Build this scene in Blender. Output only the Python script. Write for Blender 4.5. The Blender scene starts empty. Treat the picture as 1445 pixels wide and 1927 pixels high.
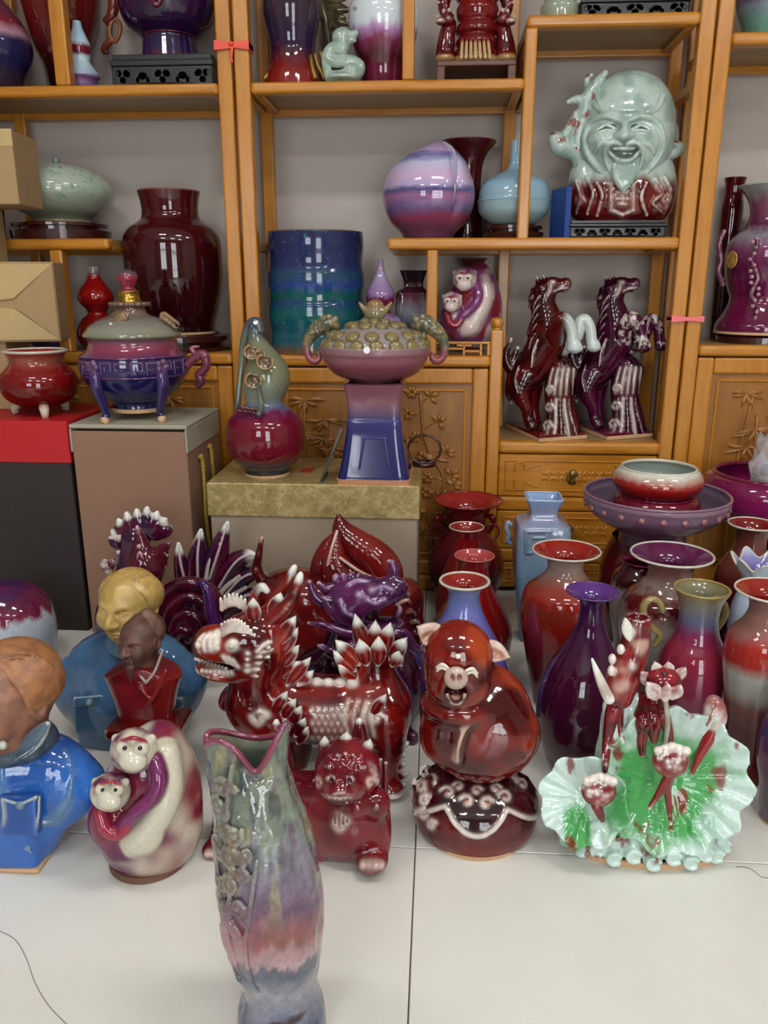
import bpy, bmesh, math, random
import numpy as np
from math import radians, sin, cos, pi

# ------------------------------------------------------------------ camera
scene = bpy.context.scene
COL = scene.collection
CAM_H, FPX, PITCH, YAW = 1.05, 1500.0, radians(16), radians(3.8)
cam_d = bpy.data.cameras.new('camera')
cam_d.sensor_fit = 'HORIZONTAL'; cam_d.sensor_width = 36.0
cam_d.lens = FPX / 1445.0 * 36.0
cam_d.clip_start = 0.02
cam = bpy.data.objects.new('camera', cam_d)
cam.location = (0, 0, CAM_H); cam.rotation_euler = (pi/2 - PITCH, 0, YAW)
COL.objects.link(cam); scene.camera = cam
# ------------------------------------------------------------------ world, view
world = bpy.data.worlds.new('world'); scene.world = world
world.use_nodes = True
world.node_tree.nodes['Background'].inputs[0].default_value = (0.9, 0.95, 1.0, 1)
world.node_tree.nodes['Background'].inputs[1].default_value = 0.3
scene.view_settings.view_transform = 'Standard'
scene.view_settings.look = 'None'
scene.view_settings.gamma = 1.0
scene.view_settings.exposure = -0.15
scene.view_settings.use_curve_mapping = False
LAMP_STRENGTH = 40.0
# (x, y) centres of the ceiling light panels, 3 m above the floor
LAMPS = [(x, y) for y in (0.75, -1.3) for x in (-1.3, -0.95, 0.35, 0.7, 1.9, 2.25)]
CEIL = 2.95
WINDOW_STRENGTH = 9.0
WINDOWS = [(-1.9, -0.7, 0.9, 2.3, 2, 2), (0.6, 1.8, 0.1, 2.3, 2, 3)]     # x0, x1, z0, z1, panes across, panes up

# ------------------------------------------------------------------ measuring from the photograph
_r = np.array([cos(YAW), sin(YAW), 0]); _fh = np.array([-sin(YAW), cos(YAW), 0]); _z = np.array([0, 0, 1.0])
_f = _fh*cos(PITCH) - _z*sin(PITCH); _u = _fh*sin(PITCH) + _z*cos(PITCH)
_o = np.array([0, 0, CAM_H])
def ray(x, y): return _f + _r*(x-722.5)/FPX - _u*(y-963.5)/FPX
def atY(x, y, Y):
    d = ray(x, y); return _o + d*(Y/d[1])
def atZ(x, y, z):
    d = ray(x, y); return _o + d*((z-CAM_H)/d[2])
def depth(p): return float((np.asarray(p)-_o) @ _f)

# ------------------------------------------------------------------ colours, materials
def lin(c):
    if isinstance(c, str):
        c = c.lstrip('#'); c = [int(c[i:i+2], 16)/255 for i in (0, 2, 4)]
    return tuple(((v/12.92) if v <= .04045 else ((v+.055)/1.055)**2.4) for v in c[:3])
def lin4(c): return lin(c) + (1.0,)
MATS = {}
def nmat(name):
    m = bpy.data.materials.new(name); m.use_nodes = True
    nt = m.node_tree; b = nt.nodes['Principled BSDF']
    MATS[name] = m
    return m, nt, b
def N(nt, t, **kw):
    n = nt.nodes.new(t)
    for k, v in kw.items():
        if k in n.inputs: n.inputs[k].default_value = v
        else: setattr(n, k, v)
    return n
def ramp(nt, stops, interp='LINEAR'):
    n = nt.nodes.new('ShaderNodeValToRGB'); cr = n.color_ramp; cr.interpolation = interp
    while len(cr.elements) < len(stops): cr.elements.new(0.5)
    for e, (p, c) in zip(cr.elements, sorted(stops, key=lambda s: s[0])):
        e.position = p; e.color = lin4(c)
    return n
def mathn(nt, op, a, b=None):
    n = nt.nodes.new('ShaderNodeMath'); n.operation = op
    for i, v in enumerate((a, b)):
        if v is None: continue
        if isinstance(v, (int, float)): n.inputs[i].default_value = v
        else: nt.links.new(v, n.inputs[i])
    return n.outputs[0]
def mixc(nt, fac, a, b, mode='MIX'):
    n = nt.nodes.new('ShaderNodeMix'); n.data_type = 'RGBA'; n.blend_type = mode
    for i, v in ((0, fac), (6, a), (7, b)):
        if isinstance(v, (int, float)): n.inputs[i].default_value = v
        elif isinstance(v, (str, tuple)): n.inputs[i].default_value = lin4(v) if isinstance(v, str) else v
        else: nt.links.new(v, n.inputs[i])
    return n.outputs[2]
def noise(nt, co, scale, detail=3, rough=.55, stretch=None):
    if stretch:
        mp = nt.nodes.new('ShaderNodeMapping'); mp.inputs['Scale'].default_value = stretch
        nt.links.new(co, mp.inputs['Vector']); co = mp.outputs[0]
    n = N(nt, 'ShaderNodeTexNoise', Scale=scale, Detail=detail, Roughness=rough)
    nt.links.new(co, n.inputs['Vector'])
    return n.outputs['Fac']
def plain(name, c, rough=.5, var=.12, vscale=30, metal=0, coat=0, bump=0):
    if name in MATS: return MATS[name]
    m, nt, b = nmat(name)
    tc = nt.nodes.new('ShaderNodeTexCoord')
    f = noise(nt, tc.outputs['Object'], vscale)
    rgb = lin(c)
    d = tuple(v*(1-var) for v in rgb)+(1,); l = tuple(min(1, v*(1+var)) for v in rgb)+(1,)
    nt.links.new(mixc(nt, f, d, l), b.inputs['Base Color'])
    b.inputs['Roughness'].default_value = rough; b.inputs['Metallic'].default_value = metal
    b.inputs['Coat Weight'].default_value = coat; b.inputs['Coat Roughness'].default_value = .05
    if bump:
        bp = N(nt, 'ShaderNodeBump', Strength=bump, Distance=.002); nt.links.new(f, bp.inputs['Height'])
        nt.links.new(bp.outputs[0], b.inputs['Normal'])
    return m
def glaze(name, stops, warp=.10, wscale=14, stretch=(1, 1, .25), speck=None, fine=.10, rough=.07, interp='LINEAR', coat=.3):
    """fired glaze: colours run up the pot (0 foot .. 1 lip), edges broken up by runny noise"""
    if name in MATS: return MATS[name]
    m, nt, b = nmat(name)
    tc = nt.nodes.new('ShaderNodeTexCoord')
    sp = nt.nodes.new('ShaderNodeSeparateXYZ'); nt.links.new(tc.outputs['Generated'], sp.inputs[0])
    f = noise(nt, tc.outputs['Object'], wscale, 4, .6, stretch)
    h = mathn(nt, 'ADD', sp.outputs[2], mathn(nt, 'MULTIPLY', mathn(nt, 'SUBTRACT', f, .5), warp*2))
    r = ramp(nt, stops, interp); nt.links.new(h, r.inputs[0])
    col = r.outputs[0]
    if speck:
        for c, amt, sc in speck:
            g = noise(nt, tc.outputs['Object'], sc, 3, .7)
            rr = ramp(nt, [(max(0, .62-amt), '#000000'), (max(.02, .70-amt), '#ffffff')]); nt.links.new(g, rr.inputs[0])
            col = mixc(nt, mathn(nt, 'MULTIPLY', rr.outputs[0], .8), col, c)
    g2 = noise(nt, tc.outputs['Object'], 160, 3, .7)
    v = mathn(nt, 'ADD', mathn(nt, 'MULTIPLY', g2, fine*4), 1-fine*2)
    hs = nt.nodes.new('ShaderNodeHueSaturation'); nt.links.new(v, hs.inputs['Value']); nt.links.new(col, hs.inputs['Color'])
    nt.links.new(hs.outputs[0], b.inputs['Base Color'])
    b.inputs['Roughness'].default_value = rough
    b.inputs['Coat Weight'].default_value = coat; b.inputs['Coat Roughness'].default_value = .03
    return m
def painted(name='painted_glaze', rough=.09, fine=.10, coat=.3, scale=140, bump=.12):
    """glaze whose fired colours lie in the mesh's colour attribute"""
    if name in MATS: return MATS[name]
    m, nt, b = nmat(name)
    at = nt.nodes.new('ShaderNodeVertexColor'); at.layer_name = 'Col'
    tc = nt.nodes.new('ShaderNodeTexCoord')
    g2 = noise(nt, tc.outputs['Object'], scale, 3, .7)
    v = mathn(nt, 'ADD', mathn(nt, 'MULTIPLY', g2, fine*4), 1-fine*2)
    hs = nt.nodes.new('ShaderNodeHueSaturation'); nt.links.new(v, hs.inputs['Value']); nt.links.new(at.outputs[0], hs.inputs['Color'])
    nt.links.new(hs.outputs[0], b.inputs['Base Color'])
    b.inputs['Roughness'].default_value = rough
    b.inputs['Coat Weight'].default_value = coat; b.inputs['Coat Roughness'].default_value = .03
    bp = N(nt, 'ShaderNodeBump', Strength=bump, Distance=.004); nt.links.new(noise(nt, tc.outputs['Object'], 55, 2, .5), bp.inputs['Height'])
    nt.links.new(bp.outputs[0], b.inputs['Normal']); nt.links.new(bp.outputs[0], b.inputs['Coat Normal'])
    return m
def wood(name, c1, c2, axis='z', rough=.32, scale=9):
    if name in MATS: return MATS[name]
    m, nt, b = nmat(name)
    tc = nt.nodes.new('ShaderNodeTexCoord')
    st = {'x': (.12, 1, 1), 'y': (1, .12, 1), 'z': (1, 1, .12)}[axis]
    f = noise(nt, tc.outputs['Object'], scale*4, 5, .6, st)
    f2 = noise(nt, tc.outputs['Object'], scale*14, 3, .6, tuple(v*(1 if v == 1 else .4) for v in st))
    r = ramp(nt, [(.25, c1), (.55, c2), (.78, c1)]); nt.links.new(f, r.inputs[0])
    col = mixc(nt, mathn(nt, 'MULTIPLY', f2, .45), r.outputs[0], c1)
    nt.links.new(col, b.inputs['Base Color'])
    b.inputs['Roughness'].default_value = rough
    b.inputs['Coat Weight'].default_value = .25; b.inputs['Coat Roughness'].default_value = .15
    bp = N(nt, 'ShaderNodeBump', Strength=.15, Distance=.001); nt.links.new(f2, bp.inputs['Height'])
    nt.links.new(bp.outputs[0], b.inputs['Normal'])
    return m

# ------------------------------------------------------------------ objects
def tag(o, label, cat, group=None, kind=None):
    if label: o['label'] = label
    if cat: o['category'] = cat
    if group: o['group'] = group
    if kind: o['kind'] = kind
    return o
def thing(name, label, cat, loc, group=None, kind=None):
    o = bpy.data.objects.new(name, None); o.empty_display_size = .03
    COL.objects.link(o); o.location = loc
    return tag(o, label, cat, group, kind)
def mesh_obj(name, verts, faces, mat, parent=None, smooth=False, cols=None, loc=None):
    me = bpy.data.meshes.new(name)
    if isinstance(faces, np.ndarray):
        n, k = faces.shape
        me.vertices.add(len(verts)); me.vertices.foreach_set('co', np.ascontiguousarray(verts, dtype=np.float32).ravel())
        me.loops.add(n*k); me.loops.foreach_set('vertex_index', np.ascontiguousarray(faces, dtype=np.int32).ravel())
        me.polygons.add(n); me.polygons.foreach_set('loop_start', np.arange(0, n*k, k, dtype=np.int32))
        me.update(calc_edges=True)
    else:
        me.from_pydata([tuple(v) for v in verts], [], faces)
    if smooth: me.polygons.foreach_set('use_smooth', np.ones(len(me.polygons), dtype=bool))
    if cols is not None:
        ca = me.color_attributes.new('Col', 'FLOAT_COLOR', 'POINT')
        c4 = np.ones((len(verts), 4), dtype=np.float32); c4[:, :3] = cols
        ca.data.foreach_set('color', c4.ravel())
    me.materials.append(mat)
    o = bpy.data.objects.new(name, me); COL.objects.link(o)
    if parent: o.parent = parent
    if loc is not None: o.location = loc
    return o
def bm_obj(name, bm, mat, parent=None, smooth=False, loc=None):
    me = bpy.data.meshes.new(name)
    bmesh.ops.recalc_face_normals(bm, faces=bm.faces)
    bm.to_mesh(me); bm.free()
    if smooth: me.polygons.foreach_set('use_smooth', np.ones(len(me.polygons), dtype=bool))
    me.materials.append(mat)
    o = bpy.data.objects.new(name, me); COL.objects.link(o)
    if parent: o.parent = parent
    if loc is not None: o.location = loc
    return o
def add_box(bm, lo, hi, bev=0, seg=1, rot=0, about=None):
    r = bmesh.ops.create_cube(bm, size=1.0); vs = r['verts']
    lo = np.array(lo, float); hi = np.array(hi, float); c = (lo+hi)/2; d = hi-lo
    for v in vs: v.co = (c[0]+v.co.x*d[0], c[1]+v.co.y*d[1], c[2]+v.co.z*d[2])
    if bev:
        es = list({e for v in vs for e in v.link_edges})
        r = bmesh.ops.bevel(bm, geom=es, offset=min(bev, min(d)*.45), segments=seg, affect='EDGES', profile=.5)
        vs = list({v for f in r['faces'] for v in f.verts} | {v for v in vs if v.is_valid})
    if rot:
        ab = about if about is not None else c
        ca, sa = cos(rot), sin(rot)
        for v in vs:
            x, y = v.co.x-ab[0], v.co.y-ab[1]
            v.co.x = ab[0]+x*ca-y*sa; v.co.y = ab[1]+x*sa+y*ca
    return vs
def box(name, lo, hi, mat, parent=None, bev=0, seg=1, rel=(0, 0, 0), smooth=False, rot=0):
    bm = bmesh.new(); rel = np.array(rel)
    add_box(bm, np.array(lo)-rel, np.array(hi)-rel, bev, seg, rot)
    return bm_obj(name, bm, mat, parent, smooth)
def spline(pts, n):
    """Catmull-Rom through rows of pts; repeat a row for a sharp corner"""
    P = np.array(pts, float); out = []
    for i in range(len(P)-1):
        a, b = P[i], P[i+1]
        if np.allclose(a, b): continue
        p0 = P[i-1] if i > 0 and not np.allclose(P[i-1], a) else a-(b-a)*.5
        p3 = P[i+2] if i+2 < len(P) and not np.allclose(P[i+2], b) else b+(b-a)*.5
        if i > 0 and np.allclose(P[i-1], a): p0 = a-(b-a)*.3
        for t in np.linspace(0, 1, n, endpoint=False):
            out.append(.5*((2*a)+(-p0+b)*t+(2*p0-5*a+4*b-p3)*t*t+(-p0+3*a-3*b+p3)*t**3))
    out.append(P[-1]); return np.array(out)
def lathe(prof, seg=56, mod=None, cap0=False, cap1=False):
    """prof: rows of (z, r). mod(ang, z) -> radius factor"""
    prof = np.asarray(prof, float); n = len(prof)
    ang = np.linspace(0, 2*pi, seg, endpoint=False)
    A, Zz = np.meshgrid(ang, prof[:, 0]); R = np.repeat(prof[:, 1][:, None], seg, 1)
    R = np.maximum(R, 1e-5)
    if mod is not None: R = R*mod(A, Zz)
    V = np.stack([R*np.cos(A), R*np.sin(A), Zz], -1).reshape(-1, 3)
    i, j = np.meshgrid(np.arange(n-1), np.arange(seg), indexing='ij'); j2 = (j+1) % seg
    Fq = np.stack([i*seg+j, i*seg+j2, (i+1)*seg+j2, (i+1)*seg+j], -1).reshape(-1, 4)
    if cap0 or cap1:
        V = list(map(tuple, V)); Fq = Fq.tolist()
        if cap0: Fq.append(list(range(seg))[::-1])
        if cap1: Fq.append([(n-1)*seg+k for k in range(seg)])
    return V, Fq
def tube(pts, rad, seg=10, n=6, flat=1.0, cap=True):
    """round tube along a smooth path; rad: number or one per point"""
    pts = np.array(pts, float)
    if np.isscalar(rad): rad = np.full(len(pts), rad)
    S = spline(np.column_stack([pts, rad]), n) if n > 1 else np.column_stack([pts, rad])
    P, R = S[:, :3], np.maximum(S[:, 3], 1e-5)
    T = np.gradient(P, axis=0); T /= np.linalg.norm(T, axis=1)[:, None]+1e-12
    ref = np.array([0, 0, 1.0]) if abs(T[0][2]) < .9 else np.array([0, 1.0, 0])
    u = np.cross(T[0], ref); u /= np.linalg.norm(u)
    V = []; ang = np.linspace(0, 2*pi, seg, endpoint=False)
    for k in range(len(P)):
        u = u - T[k]*(u @ T[k]); u /= np.linalg.norm(u)+1e-12; w = np.cross(T[k], u)
        for a in ang: V.append(P[k]+R[k]*(cos(a)*u+flat*sin(a)*w))
    Fq = []
    for k in range(len(P)-1):
        for j in range(seg):
            j2 = (j+1) % seg; Fq.append([k*seg+j, k*seg+j2, (k+1)*seg+j2, (k+1)*seg+j])
    if cap:
        Fq.append(list(range(seg))[::-1]); Fq.append([(len(P)-1)*seg+j for j in range(seg)])
    return [tuple(v) for v in V], Fq
def merge(*vf):
    V = []; Fq = []
    for v, f in vf:
        o = len(V); V += [tuple(x) for x in v]; Fq += [[i+o for i in q] for q in (f.tolist() if isinstance(f, np.ndarray) else f)]
    return V, Fq
def torus(r0, r1, z, seg=56, s2=10):
    pr = [(z+r1*sin(t), r0+r1*cos(t)) for t in np.linspace(-pi, pi, s2+1)]
    return lathe(pr, seg)

# ------------------------------------------------------------------ noise and solid modelling (signed distances -> surface nets)
def vnoise(P, seed=0):
    P = np.asarray(P); i = np.floor(P).astype(np.int64); f = P-i; f = f*f*(3-2*f)
    def h(x, y, z):
        n = (x*374761393+y*668265263+z*2147483647+seed*974634777) & 0xffffffff
        n = ((n ^ (n >> 13))*1274126177) & 0xffffffff
        n = ((n ^ (n >> 16))*2246822519) & 0xffffffff
        return (n & 0xffffff)/float(0xffffff)
    x, y, z = i[:, 0], i[:, 1], i[:, 2]; r = 0
    for a in (0, 1):
        for b in (0, 1):
            for c in (0, 1):
                w = (f[:, 0] if a else 1-f[:, 0])*(f[:, 1] if b else 1-f[:, 1])*(f[:, 2] if c else 1-f[:, 2])
                r = r+w*h(x+a, y+b, z+c)
    return r
def fbm(P, o=3, seed=0):
    r = 0; a = .5; s = 0
    for k in range(o): r = r+a*vnoise(np.asarray(P)*2**k, seed+k); s += a; a *= .5
    return r/s
def sstep(a, b, x):
    t = np.clip((x-a)/(b-a), 0, 1); return t*t*(3-2*t)
def mix3(a, b, t): return np.asarray(a)*(1-t[:, None])+np.asarray(b)*t[:, None]
def rotm(r):
    rx, ry, rz = [radians(v) for v in r]
    X = np.array([[1, 0, 0], [0, cos(rx), -sin(rx)], [0, sin(rx), cos(rx)]])
    Y = np.array([[cos(ry), 0, sin(ry)], [0, 1, 0], [-sin(ry), 0, cos(ry)]])
    Z = np.array([[cos(rz), -sin(rz), 0], [sin(rz), cos(rz), 0], [0, 0, 1]])
    return Z @ Y @ X
class Solid:
    def __init__(s): s.pr = []
    def _add(s, f, lo, hi, k, op, c): s.pr.append((f, np.array(lo, float), np.array(hi, float), k, op, None if c is None else np.array(lin(c)))); return s
    def ell(s, c, r, rot=None, k=.01, op='u', col=None):
        c = np.array(c, float); r = np.array(r if not np.isscalar(r) else (r, r, r), float)
        M = rotm(rot) if rot is not None else np.eye(3)
        def f(P):
            q = (P-c) @ M; k0 = np.sqrt(((q/r)**2).sum(-1)); k1 = np.sqrt(((q/r**2)**2).sum(-1))
            return k0*(k0-1)/np.maximum(k1, 1e-9)
        e = np.sqrt(((M*r)**2).sum(1))
        return s._add(f, c-e, c+e, k, op, col)
    def cone(s, a, b, ra, rb, k=.01, op='u', col=None):
        a = np.array(a, float); b = np.array(b, float); ba = b-a; l2 = max(ba @ ba, 1e-12)
        def f(P):
            t = np.clip(((P-a) @ ba)/l2, 0, 1)
            q = P-a-t[..., None]*ba
            return np.sqrt((q*q).sum(-1))-(ra+(rb-ra)*t)
        return s._add(f, np.minimum(a-ra, b-rb), np.maximum(a+ra, b+rb), k, op, col)
    def tube(s, pts, k=.01, op='u', col=None, n=4, kin=.004):
        """pts: rows (x, y, z, r); one smooth limb"""
        S = spline(pts, n) if n > 1 else np.array(pts, float)
        A = S[:-1]; B = S[1:]
        kk = k; BA = B[:, :3]-A[:, :3]; L2 = np.maximum((BA*BA).sum(1), 1e-12)
        def f(P):
            if P.ndim == 4:
                d = np.full(P.shape[:3], 1e2); ax = (P[:, 0, 0, 0], P[0, :, 0, 1], P[0, 0, :, 2]); st = max(float(ax[0][1]-ax[0][0]) if len(ax[0]) > 1 else .003, .001); m = kk+3*st
                for a, b in zip(A, B):
                    lo_ = np.minimum(a[:3]-a[3], b[:3]-b[3])-m; hi_ = np.maximum(a[:3]+a[3], b[:3]+b[3])+m
                    sl = tuple(slice(np.searchsorted(ax[i], lo_[i]), np.searchsorted(ax[i], hi_[i])) for i in range(3))
                    if any(q.stop <= q.start for q in sl): continue
                    Q = P[sl]; ba = b[:3]-a[:3]; l2 = max(ba @ ba, 1e-12)
                    t = np.clip(((Q-a[:3]) @ ba)/l2, 0, 1); q = Q-a[:3]-t[..., None]*ba
                    d[sl] = np.minimum(d[sl], np.sqrt((q*q).sum(-1))-(a[3]+(b[3]-a[3])*t))
                return d
            if len(P) < 400:
                ba = BA; w = P[:, None, :]-A[None, :, :3]; t = np.clip((w*ba[None]).sum(-1)/L2[None], 0, 1)
                q = w-t[..., None]*ba[None]
                return (np.sqrt((q*q).sum(-1))-(A[None, :, 3]+(B[:, 3]-A[:, 3])[None]*t)).min(1)
            d = None
            for a, b in zip(A, B):
                ba = b[:3]-a[:3]; l2 = max(ba @ ba, 1e-12)
                t = np.clip(((P-a[:3]) @ ba)/l2, 0, 1); q = P-a[:3]-t[..., None]*ba
                v = np.sqrt((q*q).sum(-1))-(a[3]+(b[3]-a[3])*t)
                d = v if d is None else np.minimum(d, v)
            return d
        lo = (S[:, :3]-S[:, 3:4]).min(0); hi = (S[:, :3]+S[:, 3:4]).max(0)
        return s._add(f, lo, hi, k, op, col)
    def box(s, c, h, rad=0, rot=None, k=.005, op='u', col=None):
        c = np.array(c, float); h = np.array(h, float); M = rotm(rot) if rot is not None else np.eye(3)
        def f(P):
            q = np.abs((P-c) @ M)-(h-rad)
            return np.sqrt((np.maximum(q, 0)**2).sum(-1))+np.minimum(q.max(-1), 0)-rad
        e = (np.abs(M)*h).sum(1)
        return s._add(f, c-e, c+e, k, op, col)
    def fn(s, f, lo, hi, k=.005, op='u', col=None): return s._add(f, lo, hi, k, op, col)
    def leaf(s, a, b, w, t, nrm=(0, -1, 0), k=.004, op='u', col=None, tip=.15):
        """flat pointed petal from a to b, half width w at its middle, half thickness t, facing nrm"""
        a = np.array(a, float); b = np.array(b, float); L = np.linalg.norm(b-a); ax = (b-a)/L
        nr = np.array(nrm, float); nr -= ax*(nr @ ax); nr /= np.linalg.norm(nr)+1e-12; sd = np.cross(ax, nr)
        def f(P):
            q = P-a; u = (q @ ax)/L; v = np.abs(q @ sd); m = np.abs(q @ nr)
            uc = np.clip(u, 0, 1); ww = w*np.sin(pi*np.clip(uc*.9+tip*.55, 0, 1))**.8+1e-5
            du = np.maximum(np.abs(u-.5)-.5, 0)*L
            e = np.sqrt((v/ww)**2+(m/t)**2)
            return np.maximum((e-1)*t*.7, 0)+du + np.minimum((e-1)*t*.7, 0)
        r = max(w, t); return s._add(f, np.minimum(a, b)-r, np.maximum(a, b)+r, k, op, col)
    def eval(s, P):
        d0 = np.full(len(P), 1e2)
        for f, a, b, k, op, c in s.pr:
            d = f(P)
            if op == 'u': hh = np.maximum(k-np.abs(d0-d), 0)/k; d0 = np.minimum(d0, d)-hh*hh*k*.25
            elif op == 's': d = -d; hh = np.maximum(k-np.abs(d0-d), 0)/k; d0 = np.maximum(d0, d)+hh*hh*k*.25
            else: d0 = np.maximum(d0, -d)
        return d0
    def build(s, h, zmin=None):
        h = h*1.08
        lo = np.min([p[1] for p in s.pr if p[4] == 'u'], 0)-3*h; hi = np.max([p[2] for p in s.pr if p[4] == 'u'], 0)+3*h
        if zmin is not None: lo[2] = max(lo[2], zmin-3*h)
        n = np.ceil((hi-lo)/h).astype(int)+1
        ax = [lo[i]+h*np.arange(n[i]) for i in range(3)]
        D = np.full(n, 1e2, dtype=np.float32); ax = [v.astype(np.float32) for v in ax]
        for f, a, b, k, op, c in s.pr:
            m = k+2.5*h
            i0 = np.clip(np.floor((a-m-lo)/h).astype(int), 0, n-1); i1 = np.clip(np.ceil((b+m-lo)/h).astype(int)+1, 1, n)
            if np.any(i1 <= i0): continue
            sl = tuple(slice(i0[i], i1[i]) for i in range(3))
            G = np.stack(np.meshgrid(*[ax[i][sl[i]] for i in range(3)], indexing='ij'), -1)
            d = f(G); o = D[sl]
            if op == 'u':
                hh = np.maximum(k-np.abs(o-d), 0)/k; D[sl] = np.minimum(o, d)-hh*hh*k*.25
            elif op == 's':
                d = -d; hh = np.maximum(k-np.abs(o-d), 0)/k; D[sl] = np.maximum(o, d)+hh*hh*k*.25
            elif op == 'groove':                     # thin engraved line
                D[sl] = np.maximum(o, -d)
        if zmin is not None:
            D = np.maximum(D, (zmin-ax[2])[None, None, :])
        ins = D < 0
        nc = n-1; cnt = np.zeros(nc); S = np.zeros(tuple(nc)+(3,))
        for axis in range(3):
            sa = [slice(None)]*3; sb = [slice(None)]*3; sa[axis] = slice(0, -1); sb[axis] = slice(1, None)
            A, B = D[tuple(sa)], D[tuple(sb)]; cr = ins[tuple(sa)] != ins[tuple(sb)]
            t = np.zeros_like(A); t[cr] = A[cr]/(A[cr]-B[cr])
            o1, o2 = [q for q in range(3) if q != axis]
            for da in (0, 1):
                for db in (0, 1):
                    w = [slice(None)]*3
                    w[o1] = slice(da, da+nc[o1]); w[o2] = slice(db, db+nc[o2])
                    c = cr[tuple(w)]; cnt += c
                    S[..., axis] += np.where(c, t[tuple(w)], 0); S[..., o1] += c*da; S[..., o2] += c*db
        act = cnt > 0; idx = -np.ones(nc, dtype=np.int64); idx[act] = np.arange(act.sum())
        ijk = np.argwhere(act)
        V = lo+h*(ijk+S[act]/cnt[act][:, None])
        Q = []
        for axis in range(3):
            o1, o2 = [(1, 2), (2, 0), (0, 1)][axis]
            sa = [slice(1, -1)]*3; sb = [slice(1, -1)]*3; sa[axis] = slice(0, -1); sb[axis] = slice(1, None)
            cr = ins[tuple(sa)] != ins[tuple(sb)]; fl = ins[tuple(sa)]
            p = np.argwhere(cr); off = np.ones(3, int); off[axis] = 0; fp = fl[cr]
            p = p+off
            def g(d1, d2):
                q = p.copy(); q[:, o1] += d1; q[:, o2] += d2; return idx[q[:, 0], q[:, 1], q[:, 2]]
            q = np.stack([g(-1, -1), g(0, -1), g(0, 0), g(-1, 0)], 1)
            q[~fp] = q[~fp][:, ::-1]; Q.append(q)
        Q = np.concatenate(Q); s.V, s.Q, s.h = V, Q, h
        e = np.concatenate([Q[:, [0, 1]], Q[:, [1, 2]], Q[:, [2, 3]], Q[:, [3, 0]]])
        nb = np.zeros((len(V), 3)); ct = np.bincount(e[:, 0], minlength=len(V))
        for i in range(3): nb[:, i] = np.bincount(e[:, 0], weights=V[e[:, 1], i], minlength=len(V))
        nb /= np.maximum(ct, 1)[:, None]
        fn = np.cross(V[Q[:, 2]]-V[Q[:, 0]], V[Q[:, 3]]-V[Q[:, 1]])
        nn = np.zeros((len(V), 3))
        for c in range(4):
            for i in range(3): nn[:, i] += np.bincount(Q[:, c], weights=fn[:, i], minlength=len(V))
        nn /= np.linalg.norm(nn, axis=1)[:, None]+1e-12; s.Nn = nn
        cv = -((nb-V)*nn).sum(1)/h                          # >0 on ridges
        for _ in range(2):
            m = np.bincount(e[:, 0], weights=cv[e[:, 1]], minlength=len(V))/np.maximum(ct, 1); cv = .5*cv+.5*m
        s.curv = cv
        return s
    def colors(s, base, kc=.004):
        """nearest coloured piece decides; base colour elsewhere"""
        W = np.full(len(s.V), 1e-4); C = np.tile(np.array(lin(base)), (len(s.V), 1))*1e-4
        for f, a, b, k, op, c in s.pr:
            if op == 'groove' and c is None: continue
            if op == 's' and c is None: continue
            sel = np.all((s.V > a-3*kc) & (s.V < b+3*kc), 1)
            if not sel.any(): continue
            w = np.exp(-np.maximum(f(s.V[sel]), 0)/kc*2.0)*(6 if op != 'u' else 1)
            W[sel] += w; C[sel] += w[:, None]*(np.array(lin(base)) if c is None else c)
        return C/W[:, None]
class Fig:
    """a figure set out on the floor or a shelf; points are read as (photo column, photo row, metres towards the back)"""
    def __init__(s, name, label, cat, px, row, z=0.0, Y=None, group=None):
        s.o = atZ(px, row, z) if Y is None else atY(px, row, Y)
        s.o[2] = z; s.z = z
        s.s = depth(s.o+np.array([0, 0, .1]))/FPX
        s.root = thing(name, label, cat, tuple(s.o), group)
    def p(s, px, py, dy=0.0):
        return atY(px, py, s.o[1]+dy)-s.o
    def P(s, L):
        """rows (px, py, dy, radius_px)"""
        return [tuple(s.p(a, b, c))+(r*s.s,) for a, b, c, r in L]
    def hit(s, sol, L, dy=-.02):
        """points of the solid's surface seen at photo points L; where nothing is met, a point dy in front of the axis"""
        D = np.array([ray(a, b) for a, b in L]); D /= np.linalg.norm(D, axis=1)[:, None]
        o = _o-s.o; t = (s.o[1]-.45)/D[:, 1]; end = (s.o[1]+.35)/D[:, 1]
        for _ in range(40):
            d = sol.eval(o+D*t[:, None]); t = np.minimum(t+np.clip(d*.8, -.01, .06), end)
        P = o+D*t[:, None]; bad = np.abs(sol.eval(P)) > .006
        for i in np.nonzero(bad)[0]: P[i] = s.p(L[i][0], L[i][1], dy)
        return P, D
    def finish(s, name, sol, h, mat, colf=None, base='#801018', zmin=0.0, parent=None, label=None):
        sol.build(h, zmin)
        C = colf(sol) if colf else sol.colors(base)
        o = mesh_obj(name, sol.V, sol.Q, mat, parent or s.root, True, C)
        if label: o['label'] = label
        return o
# ================================================================== the room
PAINT = plain('wall_paint', '#bdb2aa', .7, .03, 6)
CEILP = plain('ceiling_paint', '#d8d8d6', .8, .03, 6)
def structure(o): o['kind'] = 'structure'; return o
X0, X1, Y0, Y1 = -3.2, 3.2, -3.0, 3.02
structure(box('wall_back', (X0, Y1, 0), (X1, Y1+.1, CEIL), PAINT))
SIDE = plain('side_wall_paint', '#8f857c', .7, .03, 6)
structure(box('wall_left', (X0-.1, Y0-.1, 0), (X0, Y1+.1, CEIL), SIDE))
structure(box('wall_right', (X1, Y0-.1, 0), (X1+.1, Y1+.1, CEIL), SIDE))
structure(box('wall_front', (X0, Y0-.1, 0), (X1, Y0, CEIL), SIDE))
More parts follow.
